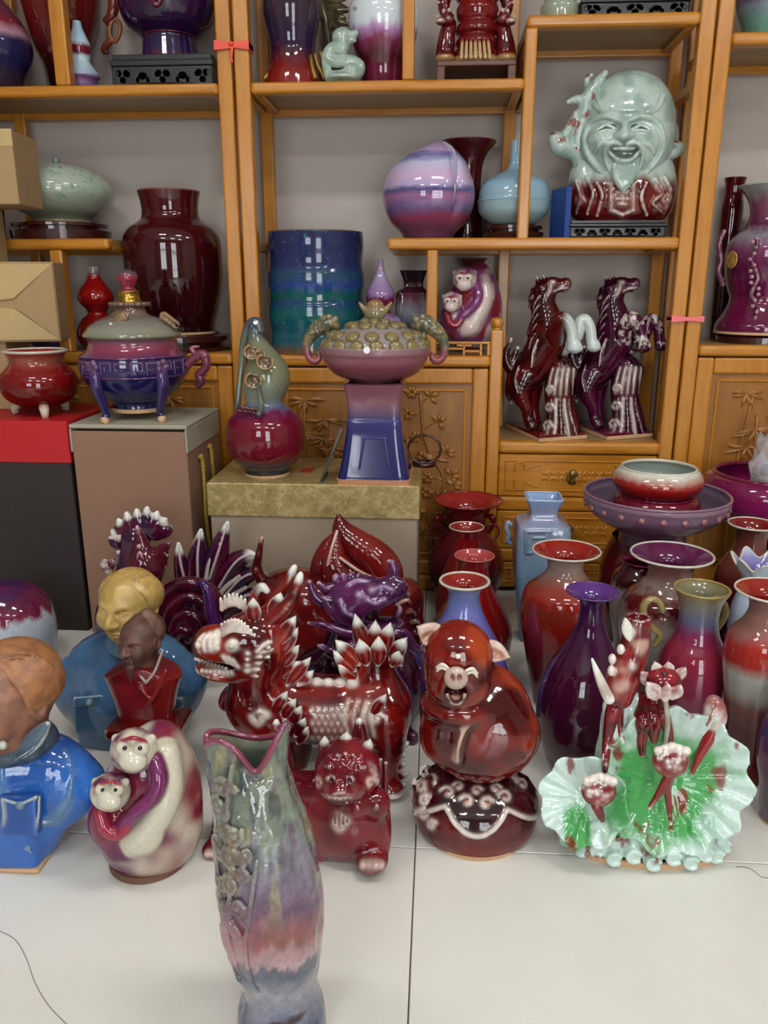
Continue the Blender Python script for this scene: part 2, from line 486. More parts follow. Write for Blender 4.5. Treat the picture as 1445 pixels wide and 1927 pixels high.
# shop windows behind the viewer, daylight in frosted panes
DAY, nt, b = nmat('daylit_pane'); b.inputs['Base Color'].default_value = (.8, .85, .9, 1)
b.inputs['Emission Color'].default_value = (.90, .96, 1.0, 1); b.inputs['Emission Strength'].default_value = WINDOW_STRENGTH
WFR = plain('window_frame', '#d8d8d4', .4)
for i, (xa, xb, za, zb, nx, nz) in enumerate(WINDOWS):
    w = structure(thing('window_%d' % (i+1), None, None, ((xa+xb)/2, Y0, za))); hw = (xb-xa)/2; hh = zb-za
    bm = bmesh.new()
    for k in range(nx+1): x = -hw+(xb-xa)*k/nx; add_box(bm, (x-.03, .0, -.03), (x+.03, .05, hh+.03))
    for k in range(nz+1): z = hh*k/nz; add_box(bm, (-hw, .004, z-.03), (hw, .046, z+.03))
    bm_obj('window_frame', bm, WFR, w)
    for a in range(nx):
        for c in range(nz):
            box('pane', (-hw+(xb-xa)*a/nx+.03, .012, hh*c/nz+.03), (-hw+(xb-xa)*(a+1)/nx-.03, .02, hh*(c+1)/nz-.03), DAY, w)
structure(box('ceiling', (X0-.1, Y0-.1, CEIL), (X1+.1, Y1+.1, CEIL+.1), CEILP))
# glazed floor tiles 0.8 m, grout lines as in the photograph
def tile_mat():
    m, nt, b = nmat('polished_floor_tile')
    tc = nt.nodes.new('ShaderNodeTexCoord')
    f = noise(nt, tc.outputs['Object'], 5, 5, .6); g = noise(nt, tc.outputs['Object'], 45, 4, .7)
    c = mixc(nt, f, '#cfcdc5', '#dedcd4')
    r = ramp(nt, [(.70, '#000000'), (.80, '#ffffff')]); nt.links.new(g, r.inputs[0])
    nt.links.new(mixc(nt, mathn(nt, 'MULTIPLY', r.outputs[0], .22), c, '#b3aa98'), b.inputs['Base Color'])
    nt.links.new(mathn(nt, 'ADD', mathn(nt, 'MULTIPLY', g, .18), .14), b.inputs['Roughness'])
    b.inputs['Specular IOR Level'].default_value = .35
    return m
TILE = tile_mat()
floor = structure(box('floor', (X0-.1, Y0-.1, -.06), (X1+.1, Y1+.1, -.004), plain('grout', '#5e5850', .9)))
tm = None
for i in range(-5, 5):
    for j in range(-6, 3):
        x = -.026+.8*i; y = 1.305+.8*j
        lo = (max(x+.0012, X0), max(y+.0012, Y0)); hi = (min(x+.7988, X1), min(y+.7988, Y1))
        if hi[0]-lo[0] < .02 or hi[1]-lo[1] < .02: continue
        full = abs(hi[0]-lo[0]-.7976) < 1e-4 and abs(hi[1]-lo[1]-.7976) < 1e-4
        c = ((lo[0]+hi[0])/2, (lo[1]+hi[1])/2)
        if full and tm:
            o = bpy.data.objects.new('tile', tm); COL.objects.link(o)
        else:
            bm = bmesh.new(); add_box(bm, (lo[0]-c[0], lo[1]-c[1], -.012), (hi[0]-c[0], hi[1]-c[1], 0), .0012)
            o = bm_obj('tile', bm, TILE)
            if full: tm = o.data
        o.parent = floor; o.location = (c[0], c[1], 0)
# a hairline crack and a stray hair lie on the tiles
HAIR = plain('dark_hair', '#4a4640', .6)
pts = [tuple(atZ(x, y, .0008)) for x, y in ((-10, 1748), (28, 1768), (50, 1805), (66, 1850), (92, 1893), (128, 1930))]
v, f = tube(pts, .0004, 5, 5); o = mesh_obj('stray_hair', v, f, HAIR, None, True)
tag(o, 'long thin stray hair lying curved on the pale tiles at lower left', 'hair')
pts = [tuple(atZ(x, y, .0008)) for x, y in ((1385, 1631), (1404, 1632), (1420, 1640), (1432, 1650), (1444, 1652), (1455, 1655))]
v, f = tube(pts, .0005, 5, 5); o = mesh_obj('stray_thread', v, f, HAIR, None, True)
tag(o, 'short dark thread lying on the tiles at the right edge', 'thread')
# ceiling light panels
LM, nt, b = nmat('light_diffuser')
b.inputs['Base Color'].default_value = (.9, .9, .9, 1)
b.inputs['Emission Color'].default_value = (1.0, .985, .96, 1); b.inputs['Emission Strength'].default_value = LAMP_STRENGTH
FRM = plain('lamp_frame', '#e0e0e0', .4)
for i, (x, y) in enumerate(LAMPS):
    L = thing('ceiling_light', 'square white panel light in the ceiling above the pottery', 'ceiling light', (x, y, CEIL), 'ceiling panel lights')
    box('diffuser', (-.14, -.14, -.028), (.14, .14, -.02), LM, L)
    bm = bmesh.new()
    for lo, hi in (((-.16, -.16), (.16, -.141)), ((-.16, .141), (.16, .16)), ((-.16, -.141), (-.141, .141)), ((.141, -.141), (.16, .141))):
        add_box(bm, (lo[0], lo[1], -.035), (hi[0], hi[1], 0))
    bm_obj('frame', bm, FRM, L)

# ================================================================== display shelves
WX = wood('honey_wood_across', '#a5620f', '#c8872a', 'x')
WZ = wood('honey_wood_upright', '#a5620f', '#c8872a', 'z')
WY = wood('honey_wood_deep', '#a5620f', '#c8872a', 'y')
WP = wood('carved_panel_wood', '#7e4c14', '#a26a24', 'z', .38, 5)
WB = wood('raw_board', '#8a6c40', '#a08052', 'x', .6, 4)
YF, YB, BR = 2.65, 2.985, .045
def rail(par, rel, x0, x1, z0, z1, name='front_rail', y0=YF, y1=YF+BR, bev=.012):
    return box(name, (x0, y0, z0), (x1, y1, z1), WX, par, bev, 3, rel)
def post(par, rel, x0, x1, z0, z1, y0=YF, y1=YF+BR, name='post', bev=.006):
    return box(name, (x0, y0, z0), (x1, y1, z1), WZ, par, bev, 2, rel)
def board(par, rel, x0, x1, z0, z1):
    """shelf: bull-nosed front rail, board, back rail, side bearers"""
    rail(par, rel, x0, x1, z0, z1, y0=YF-.006)
    box('shelf_board', (x0+.004, YF+BR-.002, z1-.02), (x1-.004, YB-.02, z1-.001), WB, par, 0, 1, rel)
    rail(par, rel, x0, x1, z0-.006, z1-.003, 'back_rail', YB-.03, YB, .004)
    for xx in (x0+.002, x1-.03): box('side_bearer', (xx, YF+BR-.002, z0), (xx+.028, YB-.03, z1-.02), WY, par, .003, 1, rel)
def back_posts(par, rel, xs, z0, z1):
    for x in xs: post(par, rel, x, x+.042, z0, z1, YB-.035, YB, 'back_post')
def leafmesh(a, b, w, y, th=.006, bend=0):
    """small raised leaf in the x-z plane, ridge towards the viewer"""
    a = np.array(a); b = np.array(b); d = b-a; L = np.linalg.norm(d); d /= L; n = np.array([-d[1], d[0]])
    V = []; Fq = []
    T = [0, .25, .55, .8, 1]; W = [.12, .85, 1, .6, 0.03]
    for t, k in zip(T, W):
        c = a+d*L*t+n*bend*sin(pi*t)
        V += [(c[0]+n[0]*w*k, y, c[1]+n[1]*w*k), (c[0], y-th*(.5+.5*k), c[1]), (c[0]-n[0]*w*k, y, c[1]-n[1]*w*k)]
    for i in range(4):
        o = i*3
        Fq += [[o, o+1, o+4, o+3], [o+1, o+2, o+5, o+4]]
    return V, Fq
def stem(pts, r, y): return tube([(p[0], y, p[1]) for p in pts], r, 6, 4)
def carve_bamboo(x0, x1, z0, z1, y, seed):
    R = random.Random(seed); out = []; w = x1-x0; h = z1-z0
    for k in range(3):
        bx = x0+w*(.3+.2*k); top = z0+h*(.95-.12*k); p = [(bx-w*.05, z0), (bx+R.uniform(-.03, .03), z0+h*.4), (bx+w*R.uniform(-.1, .12), top)]
        out.append(stem(p, .006, y-.002))
        for q in range(4):
            t = .35+.65*q/3; cx = bx+w*R.uniform(-.2, .25)*t; cz = z0+(top-z0)*t
            for a in (-150, -115, -70, -30, -175, -5):
                a = radians(a+R.uniform(-14, 14)); Ln = R.uniform(.045, .08)
                out.append(leafmesh((cx, cz), (cx+Ln*cos(a), cz+Ln*sin(a)*.75), .009, y, .013, R.uniform(-.006, .006)))
    return merge(*out)
def carve_flowers(x0, x1, z0, z1, y, seed, bird=True):
    R = random.Random(seed); out = []; w = x1-x0; h = z1-z0
    spine = [(x0+w*.75, z0), (x0+w*.45, z0+h*.25), (x0+w*.75, z0+h*.45), (x0+w*.4, z0+h*.7), (x0+w*.3, z1)]
    out.append(stem(spine, .006, y-.002)); S = spline(spine, 8)
    for k in range(0, len(S), 2):
        cx, cz = S[k]
        side = 1 if (k//2) % 2 else -1
        ex, ez = cx+side*w*R.uniform(.15, .32), cz+R.uniform(-.01, .03)
        out.append(stem([(cx, cz), ((cx+ex)/2, (cz+ez)/2+.006), (ex, ez)], .0035, y-.001))
        if k % 4 == 0:
            for a in range(0, 360, 60):
                a = radians(a); out.append(leafmesh((ex, ez), (ex+.024*cos(a), ez+.024*sin(a)), .009, y-.002, .012))
        else:
            for a in (20, 80, 150, -40): 
                a = radians(a*side+R.uniform(-20, 20)); out.append(leafmesh((ex, ez), (ex+.034*cos(a), ez+.034*sin(a)), .010, y, .011))
    if bird:
        bx, bz = x0+w*.45, z0+h*.60
        out.append(leafmesh((bx-.02, bz+.012), (bx+.03, bz-.012), .016, y-.003, .02))
        out.append(leafmesh((bx+.02, bz-.004), (bx+.075, bz-.012), .006, y-.002, .006))
        out.append(leafmesh((bx-.034, bz+.018), (bx-.012, bz+.012), .008, y-.003, .01))
    return merge(*out)
def carve_scroll(x0, x1, z0, z1, y):
    out = []; w = x1-x0; zc = (z0+z1)/2; h = z1-z0; xc = (x0+x1)/2
    for s in (-1, 1):
        ex = xc+s*w*.47
        for q in (-1, 1):
            out.append(stem([(ex-s*.0, zc+q*h*.12), (ex-s*.004, zc+q*h*.4), (ex-s*.03, zc+q*h*.42), (ex-s*.035, zc+q*h*.2), (ex-s*.055, zc+q*h*.3), (ex-s*.085, zc+q*h*.36)], .0028, y-.001))
        for k in range(4):
            cx = xc+s*(.02+.028*k)
            for a in (60, -60, 120, -120):
                a = radians(a); out.append(leafmesh((cx, zc), (cx+.022*cos(a), zc+.022*sin(a)), .006, y, .005))
    for a in range(0, 360, 45):
        a = radians(a); out.append(leafmesh((xc, zc), (xc+.026*cos(a), zc+.026*sin(a)), .008, y-.001, .007))
    return merge(*out)
def door(par, rel, x0, x1, z0, z1, carve, seed):
    rel = np.array(rel); fr = .052; y = YF+.006
    bm = bmesh.new()
    for lo, hi in (((x0, z0), (x0+fr, z1)), ((x1-fr, z0), (x1, z1)), ((x0+fr, z1-fr), (x1-fr, z1)), ((x0+fr, z0), (x1-fr, z0+fr))):
        add_box(bm, np.array((lo[0], y, lo[1]))-rel, np.array((hi[0], y+.03, hi[1]))-rel, .007, 2)
    d = bm_obj('door', bm, WZ, par)
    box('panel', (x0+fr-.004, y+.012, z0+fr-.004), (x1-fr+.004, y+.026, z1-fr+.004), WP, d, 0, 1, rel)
    bm = bmesh.new(); b = .008; i = fr+.018
    for lo, hi in (((x0+i, z0+i), (x0+i+b, z1-i)), ((x1-i-b, z0+i), (x1-i, z1-i)), ((x0+i+b, z1-i-b), (x1-i-b, z1-i)), ((x0+i+b, z0+i), (x1-i-b, z0+i+b))):
        add_box(bm, np.array((lo[0], y+.006, lo[1]))-rel, np.array((hi[0], y+.014, hi[1]))-rel, .003)
    bm_obj('bead_moulding', bm, WZ, d)
    v, f = carve(x0+i+.02, x1-i-.02, z0+i+.02, z1-i-.015, y+.013, seed)
    o = mesh_obj('carving', [np.array(q)-rel for q in v], f, WP, d, True)
    return d
BRASS = plain('aged_brass', '#8a7440', .35, .3, 60, .8)
def drawer(par, rel, x0, x1, z0, z1, knob=True):
    rel = np.array(rel); y = YF+.004
    d = box('drawer', (x0, y, z0), (x1, y+.03, z1), WX, par, .004, 1, rel)
    i = .02; bm = bmesh.new(); b = .005
    for lo, hi in (((x0+i, z0+i), (x0+i+b, z1-i)), ((x1-i-b, z0+i), (x1-i, z1-i)), ((x0+i+b, z1-i-b), (x1-i-b, z1-i)), ((x0+i+b, z0+i), (x1-i-b, z0+i+b))):
        add_box(bm, np.array((lo[0], y-.004, lo[1]))-rel, np.array((hi[0], y+.002, hi[1]))-rel, .002)
    bm_obj('bead_moulding', bm, WX, d)
    v, f = carve_scroll(x0+i+.02, x1-i-.02, z0+i, z1-i, y-.0005)
    mesh_obj('carving', [np.array(q)-rel for q in v], f, WX, d, True)
    if knob:
        pr = [(0, .006), (.008, .006), (.012, .013), (.02, .015), (.028, .012), (.031, 0)]
        v, f = lathe(spline(pr, 4), 20)
        v = [np.array(((x0+x1)/2-.015+a, y-c, (z0+z1)/2+.012+b2))-rel for a, b2, c in v]
        mesh_obj('knob', v, f, BRASS, d, True)
        v, f = lathe([(0, .0), (0, .018), (.003, .018), (.004, .012), (.004, 0)], 20)
        v = [np.array(((x0+x1)/2-.015+a, y-c, (z0+z1)/2-.005+b2*1.4))-rel for a, b2, c in v]
        mesh_obj('knob_plate', v, f, BRASS, d, True)
TOP = 2.25
# ---- middle unit
rel = (0, YF, 0); rl = (0.074, YF, 0)
M = thing('display_shelf', 'tall honey wood display shelf in the middle with stepped shelves, carved doors and drawers', 'shelf', rl)
post(M, rl, -.630, -.583, 0, TOP); post(M, rl, .737, .781, 0, TOP)
back_posts(M, rl, (-.62, .205, .735), 0, TOP)
rail(M, rl, -.585, .74, TOP-.05, TOP, 'top_rail'); box('top_board', (-.63, YF+BR, TOP-.02), (.78, YB, TOP), WX, M, 0, 1, rl)
board(M, rl, -.583, .243, 1.604, 1.637)
post(M, rl, -.122, -.086, 1.637, TOP-.05)
post(M, rl, .240, .275, 1.151, TOP-.05 if False else 1.77)
board(M, rl, .242, .738, 1.768, 1.802)
post(M, rl, .246, .272, 1.60, 1.77, YB-.035, YB, 'back_post')
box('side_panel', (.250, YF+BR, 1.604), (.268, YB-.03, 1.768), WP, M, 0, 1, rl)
board(M, rl, -.165, .738, 1.152, 1.188)
v, f = lathe(spline([(0, .0), (0, .018), (.012, .021), (.03, .018), (.036, .006), (.036, 0)], 4), 24)
post(M, rl, -.040, -.005, .823, 1.152)
board(M, rl, -.583, .172, .786, .823)
# fret railing on the right of the bottom shelf
bm = bmesh.new(); z0, z1 = .823, .868; xa, xb = -.003, .170; rn = np.array(rl)
def fb(x0, x1, a, b): add_box(bm, np.array((x0, YF+.008, a))-rn, np.array((x1, YF+.024, b))-rn, .0015)
fb(xa, xb, z1-.008, z1); fb(xb-.01, xb, z0, z1-.008)
for x in (.03, .085, .14): fb(x-.004, x+.004, z0, z1-.008)
fb(.034, .081, z0+.018, z0+.026); fb(.089, .136, z0+.010, z0+.018); fb(.06, .11, z0+.029, z0+.0355)
bm_obj('fret_railing', bm, WX, M)
post(M, rl, .170, .211, 0, .905)
v, f = lathe(spline([(0, .0), (0, .016), (.006, .014), (.012, .019), (.024, .021), (.036, .016), (.041, 0)], 5), 24)
mesh_obj('ball_finial', [np.array((.190+a, YF+.022+b, .905+c))-rn for a, b, c in v], f, WZ, M, True)
door(M, rl, -.580, -.207, .06, .782, carve_bamboo, 4); door(M, rl, -.203, .168, .06, .782, carve_flowers, 8)
rail(M, rl, -.583, .172, 0.0, .058, 'plinth_rail')
board(M, rl, .209, .740, .502, .543)
drawer(M, rl, .213, .735, .352, .498); rail(M, rl, .211, .738, .301, .350)
drawer(M, rl, .213, .735, .165, .299); rail(M, rl, .211, .738, .115, .163); drawer(M, rl, .213, .735, .02, .113, False)
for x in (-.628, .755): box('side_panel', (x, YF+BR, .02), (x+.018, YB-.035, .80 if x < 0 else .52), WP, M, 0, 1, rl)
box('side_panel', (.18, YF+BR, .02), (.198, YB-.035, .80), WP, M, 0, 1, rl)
for x in (-.625, .745):
    for z in (1.604, 1.152): box('side_rail', (x, YF+BR, z), (x+.028, YB-.035, z+.03), WY, M, .003, 1, rl)
# ---- left unit
ll = (-1.3, YF, 0)
U = thing('display_shelf', 'honey wood display shelf at left behind the boxes, holding the lidded celadon jar', 'shelf', ll)
post(U, ll, -.683, -.638, 0, TOP); post(U, ll, -2.05, -2.0, 0, TOP)
back_posts(U, ll, (-.69, -1.49, -2.05), 0, TOP)
rail(U, ll, -2.0, -.683, TOP-.05, TOP, 'top_rail'); box('top_board', (-2.05, YF+BR, TOP-.02), (-.64, YB, TOP), WX, U, 0, 1, ll)
board(U, ll, -2.0, -.682, 1.604, 1.637)
post(U, ll, -1.190, -1.143, 1.637, TOP-.05)
board(U, ll, -2.0, -1.066, 1.155, 1.190)
post(U, ll, -1.270, -1.228, .828, 1.155)
board(U, ll, -2.0, -.682, .790, .828)
door(U, ll, -1.06, -.686, .06, .786, carve_bamboo, 12); door(U, ll, -1.44, -1.064, .06, .786, carve_flowers, 13)
rail(U, ll, -2.0, -.683, 0, .058, 'plinth_rail')
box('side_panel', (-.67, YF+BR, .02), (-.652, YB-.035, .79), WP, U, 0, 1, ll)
# ---- right unit
lr = (1.4, YF, 0)
U = thing('display_shelf', 'honey wood display shelf at the right edge with a bamboo carved door', 'shelf', lr)
post(U, lr, .787, .832, 0, TOP); post(U, lr, 2.0, 2.05, 0, TOP)
back_posts(U, lr, (.795, 2.01), 0, TOP)
rail(U, lr, .832, 2.0, TOP-.05, TOP, 'top_rail'); box('top_board', (.787, YF+BR, TOP-.02), (2.05, YB, TOP), WX, U, 0, 1, lr)
board(U, lr, .831, 2.0, 1.712, 1.747)
board(U, lr, .831, 2.0, .826, .862)
door(U, lr, .835, 1.30, .06, .822, carve_bamboo, 21); door(U, lr, 1.304, 1.77, .06, .822, carve_flowers, 22)
rail(U, lr, .831, 2.0, 0, .058, 'plinth_rail')
for z in (1.712, .826): box('side_rail', (.795, YF+BR, z), (.82, YB-.035, z+.03), WY, U, .003, 1, lr)
# red tape tied round neighbouring posts
TAPE = plain('red_plastic_tape', '#e8503c', .45, .15, 80)
PTAPE = plain('pink_plastic_tape', '#f2707a', .45, .15, 80)
def tape(name, label, x0, x1, z, w, mat, tail):
    t = thing(name, label, 'tape', ((x0+x1)/2, YF, z)); xm = (x0+x1)/2; hw = (x1-x0)/2+.003
    for k, dz in enumerate((.0, .006, -.005)):
        y0 = -.008-.0012*k; y1 = BR+.004; th = .0008
        ring = [(-hw, y0), (hw, y0), (hw, y1), (-hw, y1)]; V = []; Fq = []
        for (x, y) in ring:
            tw = dz if x < 0 else -dz*.8
            V += [(x, y, tw-w/2), (x, y, tw+w/2)]
        for i in range(4): j = (i+1) % 4; Fq.append([2*i, 2*j, 2*j+1, 2*i+1])
        o = mesh_obj('band', V, Fq, mat, t)
        sm = o.modifiers.new('t', 'SOLIDIFY'); sm.thickness = .0009
    if tail:
        v, f = tube([(.0, -.012, 0), (.002, -.014, -.015), (-.002, -.013, -.035), (.001, -.012, -.048)], [.005, .004, .004, .003], 6, 3, .3)
        mesh_obj('tail', v, f, mat, t)
        v, f = tube([(-.006, -.013, .0), (0, -.016, .002), (.006, -.013, 0)], [.003, .007, .003], 8, 3)
        mesh_obj('knot', v, f, mat, t, True)
tape('red_tape', 'red tape knotted around the two touching posts at upper left', -.683, -.583, atY(437, 86, YF)[2], .016, TAPE, True)
tape('pink_tape', 'pink tape wound around the two touching posts right of the rearing horses', .737, .832, atY(1294, 600, YF)[2], .010, PTAPE, False)
# ================================================================== thrown pots
TAN = plain('unglazed_clay', '#c9a27a', .75, .12, 60)
def sq(n=8, rot=0.0):
    return lambda A, Z: 1/((np.abs(np.cos(A+rot))**n+np.abs(np.sin(A+rot))**n)**(1/n))
class Pot:
    """pot turned about a standing axis. prof rows run from the foot up: (photo row of the axis point, half width in photo pixels)"""
    def __init__(s, name, label, cat, px, Y, z0, prof, group=None):
        c = atY(px, 800, Y); 
        s.X = None; s.Y = Y; s.z0 = z0
        row0 = s._row(px, z0)
        q = atY(px, row0, Y); s.o = np.array([q[0], Y, z0])
        s.root = thing(name, label, cat, tuple(s.o), group)
        s.px = px
        s.pr = [(0.0 if r is None else s.zz(r), s.rr(row0 if r is None else r, w)) for r, w in prof]
        if prof[0][0] is None: s.pr = [(max(z, .004*i), r) for i, (z, r) in enumerate(s.pr)]
    def _row(s, px, z):
        lo, hi = -600, 2600
        for _ in range(50):
            m = (lo+hi)/2
            if atY(px, m, s.Y)[2] > z: lo = m
            else: hi = m
        return (lo+hi)/2
    def zz(s, row): return atY(s.px, row, s.Y)[2]-s.z0
    def rr(s, row, w): return w*depth(atY(s.px, row, s.Y))/FPX
    def w(s, px, row, dy=0): return atY(px, row, s.Y+dy)-s.o       # local point from a photo point
    def body(s, mat, name='body', i0=0, i1=None, mod=None, seg=56, n=6, cap0=True, sx=None, parent=None):
        pr = s.pr[i0:i1]
        S = spline(pr, n); v, f = lathe(S, seg, mod, cap0=cap0)
        if sx is not None: v = sx(np.array(v))
        s.S = S
        o = mesh_obj(name, v, f, mat, parent or s.root, True); s.bodyobj = o
        return o
    def open(s, rim, inner, t=.004, deep=.6, mod=None, lip=None, seg=56):
        """lip ring and the inside wall below it"""
        z, r = s.pr[-1]; lip = lip or t*.62
        if rim:
            v, f = torus(r-t*.5, lip, z, seg)
            if mod is not None:
                v = np.array(v); A = np.arctan2(v[:, 1], v[:, 0]); k = mod(A, v[:, 2]); v[:, 0] *= k; v[:, 1] *= k
            mesh_obj('rim', v, f, rim, s.root, True)
        S = s.S[::-1]; zmax = S[0, 0]; keep = S[S[:, 0] > zmax*(1-deep)]
        I = np.column_stack([keep[:, 0], np.maximum(keep[:, 1]-t, .001)])
        v, f = lathe(I, seg, mod)
        v, f = merge((v, f)); n0 = (len(I)-1)*seg; f.append([n0+k for k in range(seg)])
        mesh_obj('interior', v, f, inner, s.root, True)
    def foot(s, mat=TAN, h=.006, r=None, mod=None, name='foot_ring'):
        r = r or s.pr[0][1]*1.012
        v, f = lathe([(0.0, r*.9), (0.0, r), (h, r), (h, r*.9)], 56, mod, cap0=True)
        mesh_obj(name, v, f, mat, s.root, False)
    def ring(s, row, w, th, mat, name):
        v, f = torus(s.rr(row, w), th, s.zz(row)); mesh_obj(name, v, f, mat, s.root, True)
    def tube(s, name, pts, mat, dy=0, seg=10, n=6, flat=1.0, parent=None):
        """pts rows: (px, row, dy, radius px)"""
        P = [s.w(a, b, c) for a, b, c, r in pts]; R = [s.rr(b, r) for a, b, c, r in pts]
        v, f = tube(P, R, seg, n, flat); return mesh_obj(name, v, f, mat, parent or s.root, True)
def disc_stand(name, label, px, Y, z0, rows, mat, cat='stand'):
    p = Pot(name, label, cat, px, Y, z0, rows); v, f = lathe(p.pr, 48, None, True, True)
    mesh_obj('turned_base', v, f, mat, p.root, False)
    S = p.pr[-1]; v, f = torus(S[1]*.93, .004, S[0], 48, 8); mesh_obj('top_ring', v, f, mat, p.root, True)
    p.top = z0+S[0]+.002; return p
ROSE = plain('dark_rosewood', '#3a130d', .22, .25, 40, 0, .4)
BLKW = plain('black_lacquered_wood', '#1b1d20', .35, .2, 50, 0, .2)
ZA, ZB, ZC, ZD, ZE = 1.6375, 1.1885, .8235, .5435, 1.8025
def carved_stand(name, label, pxl, pxr, Y0s, dep, z0, ht, nmot=5):
    """low black stand with a pierced apron, stepped top"""
    a = atY(pxl, 300, Y0s); xl = atY(pxl, Pot._row(type('q', (), {'Y': Y0s})(), pxl, z0), Y0s)[0]
    xr = atY(pxr, Pot._row(type('q', (), {'Y': Y0s})(), pxr, z0), Y0s)[0]
    c = np.array([(xl+xr)/2, Y0s+dep/2, z0]); w = (xr-xl)/2; d = dep/2
    t = thing(name, label, 'stand', tuple(c))
    bm = bmesh.new(); add_box(bm, (-w, -d, ht*.62), (w, d, ht*.80), .003, 2); add_box(bm, (-w*.965, -d*.94, ht*.80), (w*.965, d*.94, ht), .003, 2)
    bm_obj('top', bm, BLKW, t)
    sol = Solid(); hh = ht*.62
    sol.box((0, -d+.012, hh/2), (w*.97, .007, hh/2), .002)
    for k in range(nmot):
        cx = -w*.78+w*1.56*k/(nmot-1); q = w*.78/(nmot-1)
        if k % 2 == 0:
            for sx in (-1, 1): sol.ell((cx+sx*q*.42, -d+.012, hh*.62), (q*.36, .03, hh*.16), (0, sx*28, 0), .001, 's')
            sol.ell((cx, -d+.012, hh*.30), (q*.30, .03, hh*.16), None, .001, 's')
        else:
            sol.ell((cx, -d+.012, hh*.5), (q*.42, .03, hh*.17), None, .001, 's')
            for sx in (-1, 1): sol.ell((cx+sx*q*.5, -d+.012, hh*.3), (q*.16, .03, hh*.14), None, .001, 's')
    sol.ell((0, -d+.012, -hh*.02), (w*.72, .03, hh*.14), None, .002, 's')
    sol.build(.0022, 0)
    mesh_obj('pierced_apron', sol.V, sol.Q, BLKW, t, True)
    bm = bmesh.new()
    for sx in (-1, 1): add_box(bm, (sx*(w-.012)-.010, -d+.008, 0), (sx*(w-.012)+.010, d-.004, hh), .002)
    add_box(bm, (-w*.95, d-.02, 0), (w*.95, d-.006, hh), .002); bm_obj('side_aprons', bm, BLKW, t)
    t['top'] = z0+ht
    return z0+ht, c
# glazes
OX = glaze('oxblood', [(0, '#3c0a10'), (.3, '#5e0d14'), (.8, '#6d1016'), (1, '#7c1c1c')], .12)
OXI = glaze('oxblood_inside', [(0, '#6e1013'), (1, '#9a1c1c')], .1)
DOX = glaze('deep_oxblood', [(0, '#250509'), (.5, '#35070d'), (1, '#4a0b10')], .1)
MAR = glaze('maroon', [(0, '#4b0a22'), (1, '#6d1236')], .1)
CRM = glaze('cream_lip', [(0, '#b7b3a3'), (1, '#c9c6b8')], .1)
PALE = glaze('pale_celadon', [(0, '#b9d0cc'), (1, '#d2e3e0')], .1)
REDI = glaze('red_inside', [(0, '#6e0d0d'), (.7, '#861614'), (1, '#8e241c')], .12)
PURI = glaze('purple_inside', [(0, '#4a1236'), (1, '#5c1d48')], .1)
# ---- far upper left
p = Pot('globe_vase', 'round vase banded navy, pink and plum at the far upper left', 'vase', -6, 2.755, ZA, [(None, 40), (142, 56), (98, 73), (55, 67), (20, 48), (-15, 25), (-40, 22), (-55, 26)])
p.body(glaze('banded_plum', [(0, '#3a2830'), (.14, '#2c2238'), (.24, '#1d1c4c'), (.42, '#2a2350'), (.48, '#b58a98'), (.56, '#7d2634'), (.7, '#6a3a50'), (1, '#3a2a44')], .05)); p.open(MAR, MAR); p.foot()
p = Pot('ring_handled_vase', 'big dark red vase with dangling ring handle behind the small white gourd', 'vase', 130, 2.875, ZA, [(None, 33), (130, 38), (95, 50), (50, 64), (0, 76), (-40, 76), (-70, 50), (-85, 40), (-110, 48)])
p.body(glaze('run_red', [(0, '#16070a'), (.2, '#280a0d'), (.4, '#5a1210'), (.75, '#6e1a16'), (1, '#70231c')], .14, speck=[('#7c4a36', .02, 30)])); p.open(MAR, MAR); p.foot()
BRN = glaze('brown_red_handle', [(0, '#5d1b14'), (1, '#83402c')], .2)
p.tube('handle', [(198, -30, -.02, 9), (208, -15, -.03, 10), (214, 8, -.03, 10), (210, 30, -.03, 9), (200, 42, -.02, 8)], BRN)
h = p.tube('ring', [(216, 34, -.03, 4), (226, 46, -.035, 4), (224, 66, -.035, 4), (216, 78, -.03, 4), (207, 66, -.03, 4), (208, 46, -.03, 4), (216, 34, -.03, 4)], plain('rust_ring', '#8d5030', .3, .2, 60))
p.tube('pendant', [(210, 76, -.03, 5), (202, 84, -.02, 7), (196, 96, -.01, 6), (203, 98, -.015, 4)], BRN)
p = Pot('small_gourd_vase', 'small pale blue and plum gourd vase beside the thin shelf post', 'vase', 157, 2.765, ZA, [(None, 24), (153, 30), (143, 34), (126, 23), (115, 17), (100, 20), (86, 21), (68, 15), (52, 9), (40, 7.5)])
p.body(glaze('gourd_pale', [(0, '#5a2040'), (.12, '#8a6a98'), (.2, '#6b3a68'), (.27, '#a7b7d0'), (.38, '#b9d2dc'), (.50, '#bcd3dc'), (.55, '#611524'), (.64, '#7a2030'), (.70, '#b4cfe2'), (1, '#a9cbe6')], .05)); p.open(None, PALE, .002, .2)
st, c = carved_stand('carved_stand', 'black carved wooden stand under the purple footed bowl at upper left', 209, 402, 2.672, .25, ZA, atY(300, 101, 2.68)[2]-ZA)
p = Pot('footed_bowl', 'dark purple footed bowl on a black stand at upper left', 'bowl', 322, 2.80, st, [(None, 54), (85, 50), (74, 50), (66, 62), (50, 78), (25, 88), (0, 92), (-30, 90), (-50, 94)])
p.body(glaze('deep_violet', [(0, '#5a1230'), (.10, '#241a46'), (.3, '#260f34'), (.6, '#32123a'), (1, '#3a1036')], .08)); p.open(MAR, MAR); p.ring(72, 51, .003, MAR, 'foot_bead')
S = Solid(); S.tube([tuple(p.w(285, -6, -.15))+(.006,), tuple(p.w(288, 6, -.155))+(.008,), tuple(p.w(297, 8, -.155))+(.008,), tuple(p.w(304, -6, -.15))+(.006,)], k=.003)
S.build(.002); mesh_obj('lug', S.V, S.Q, MAR, p.root, True)
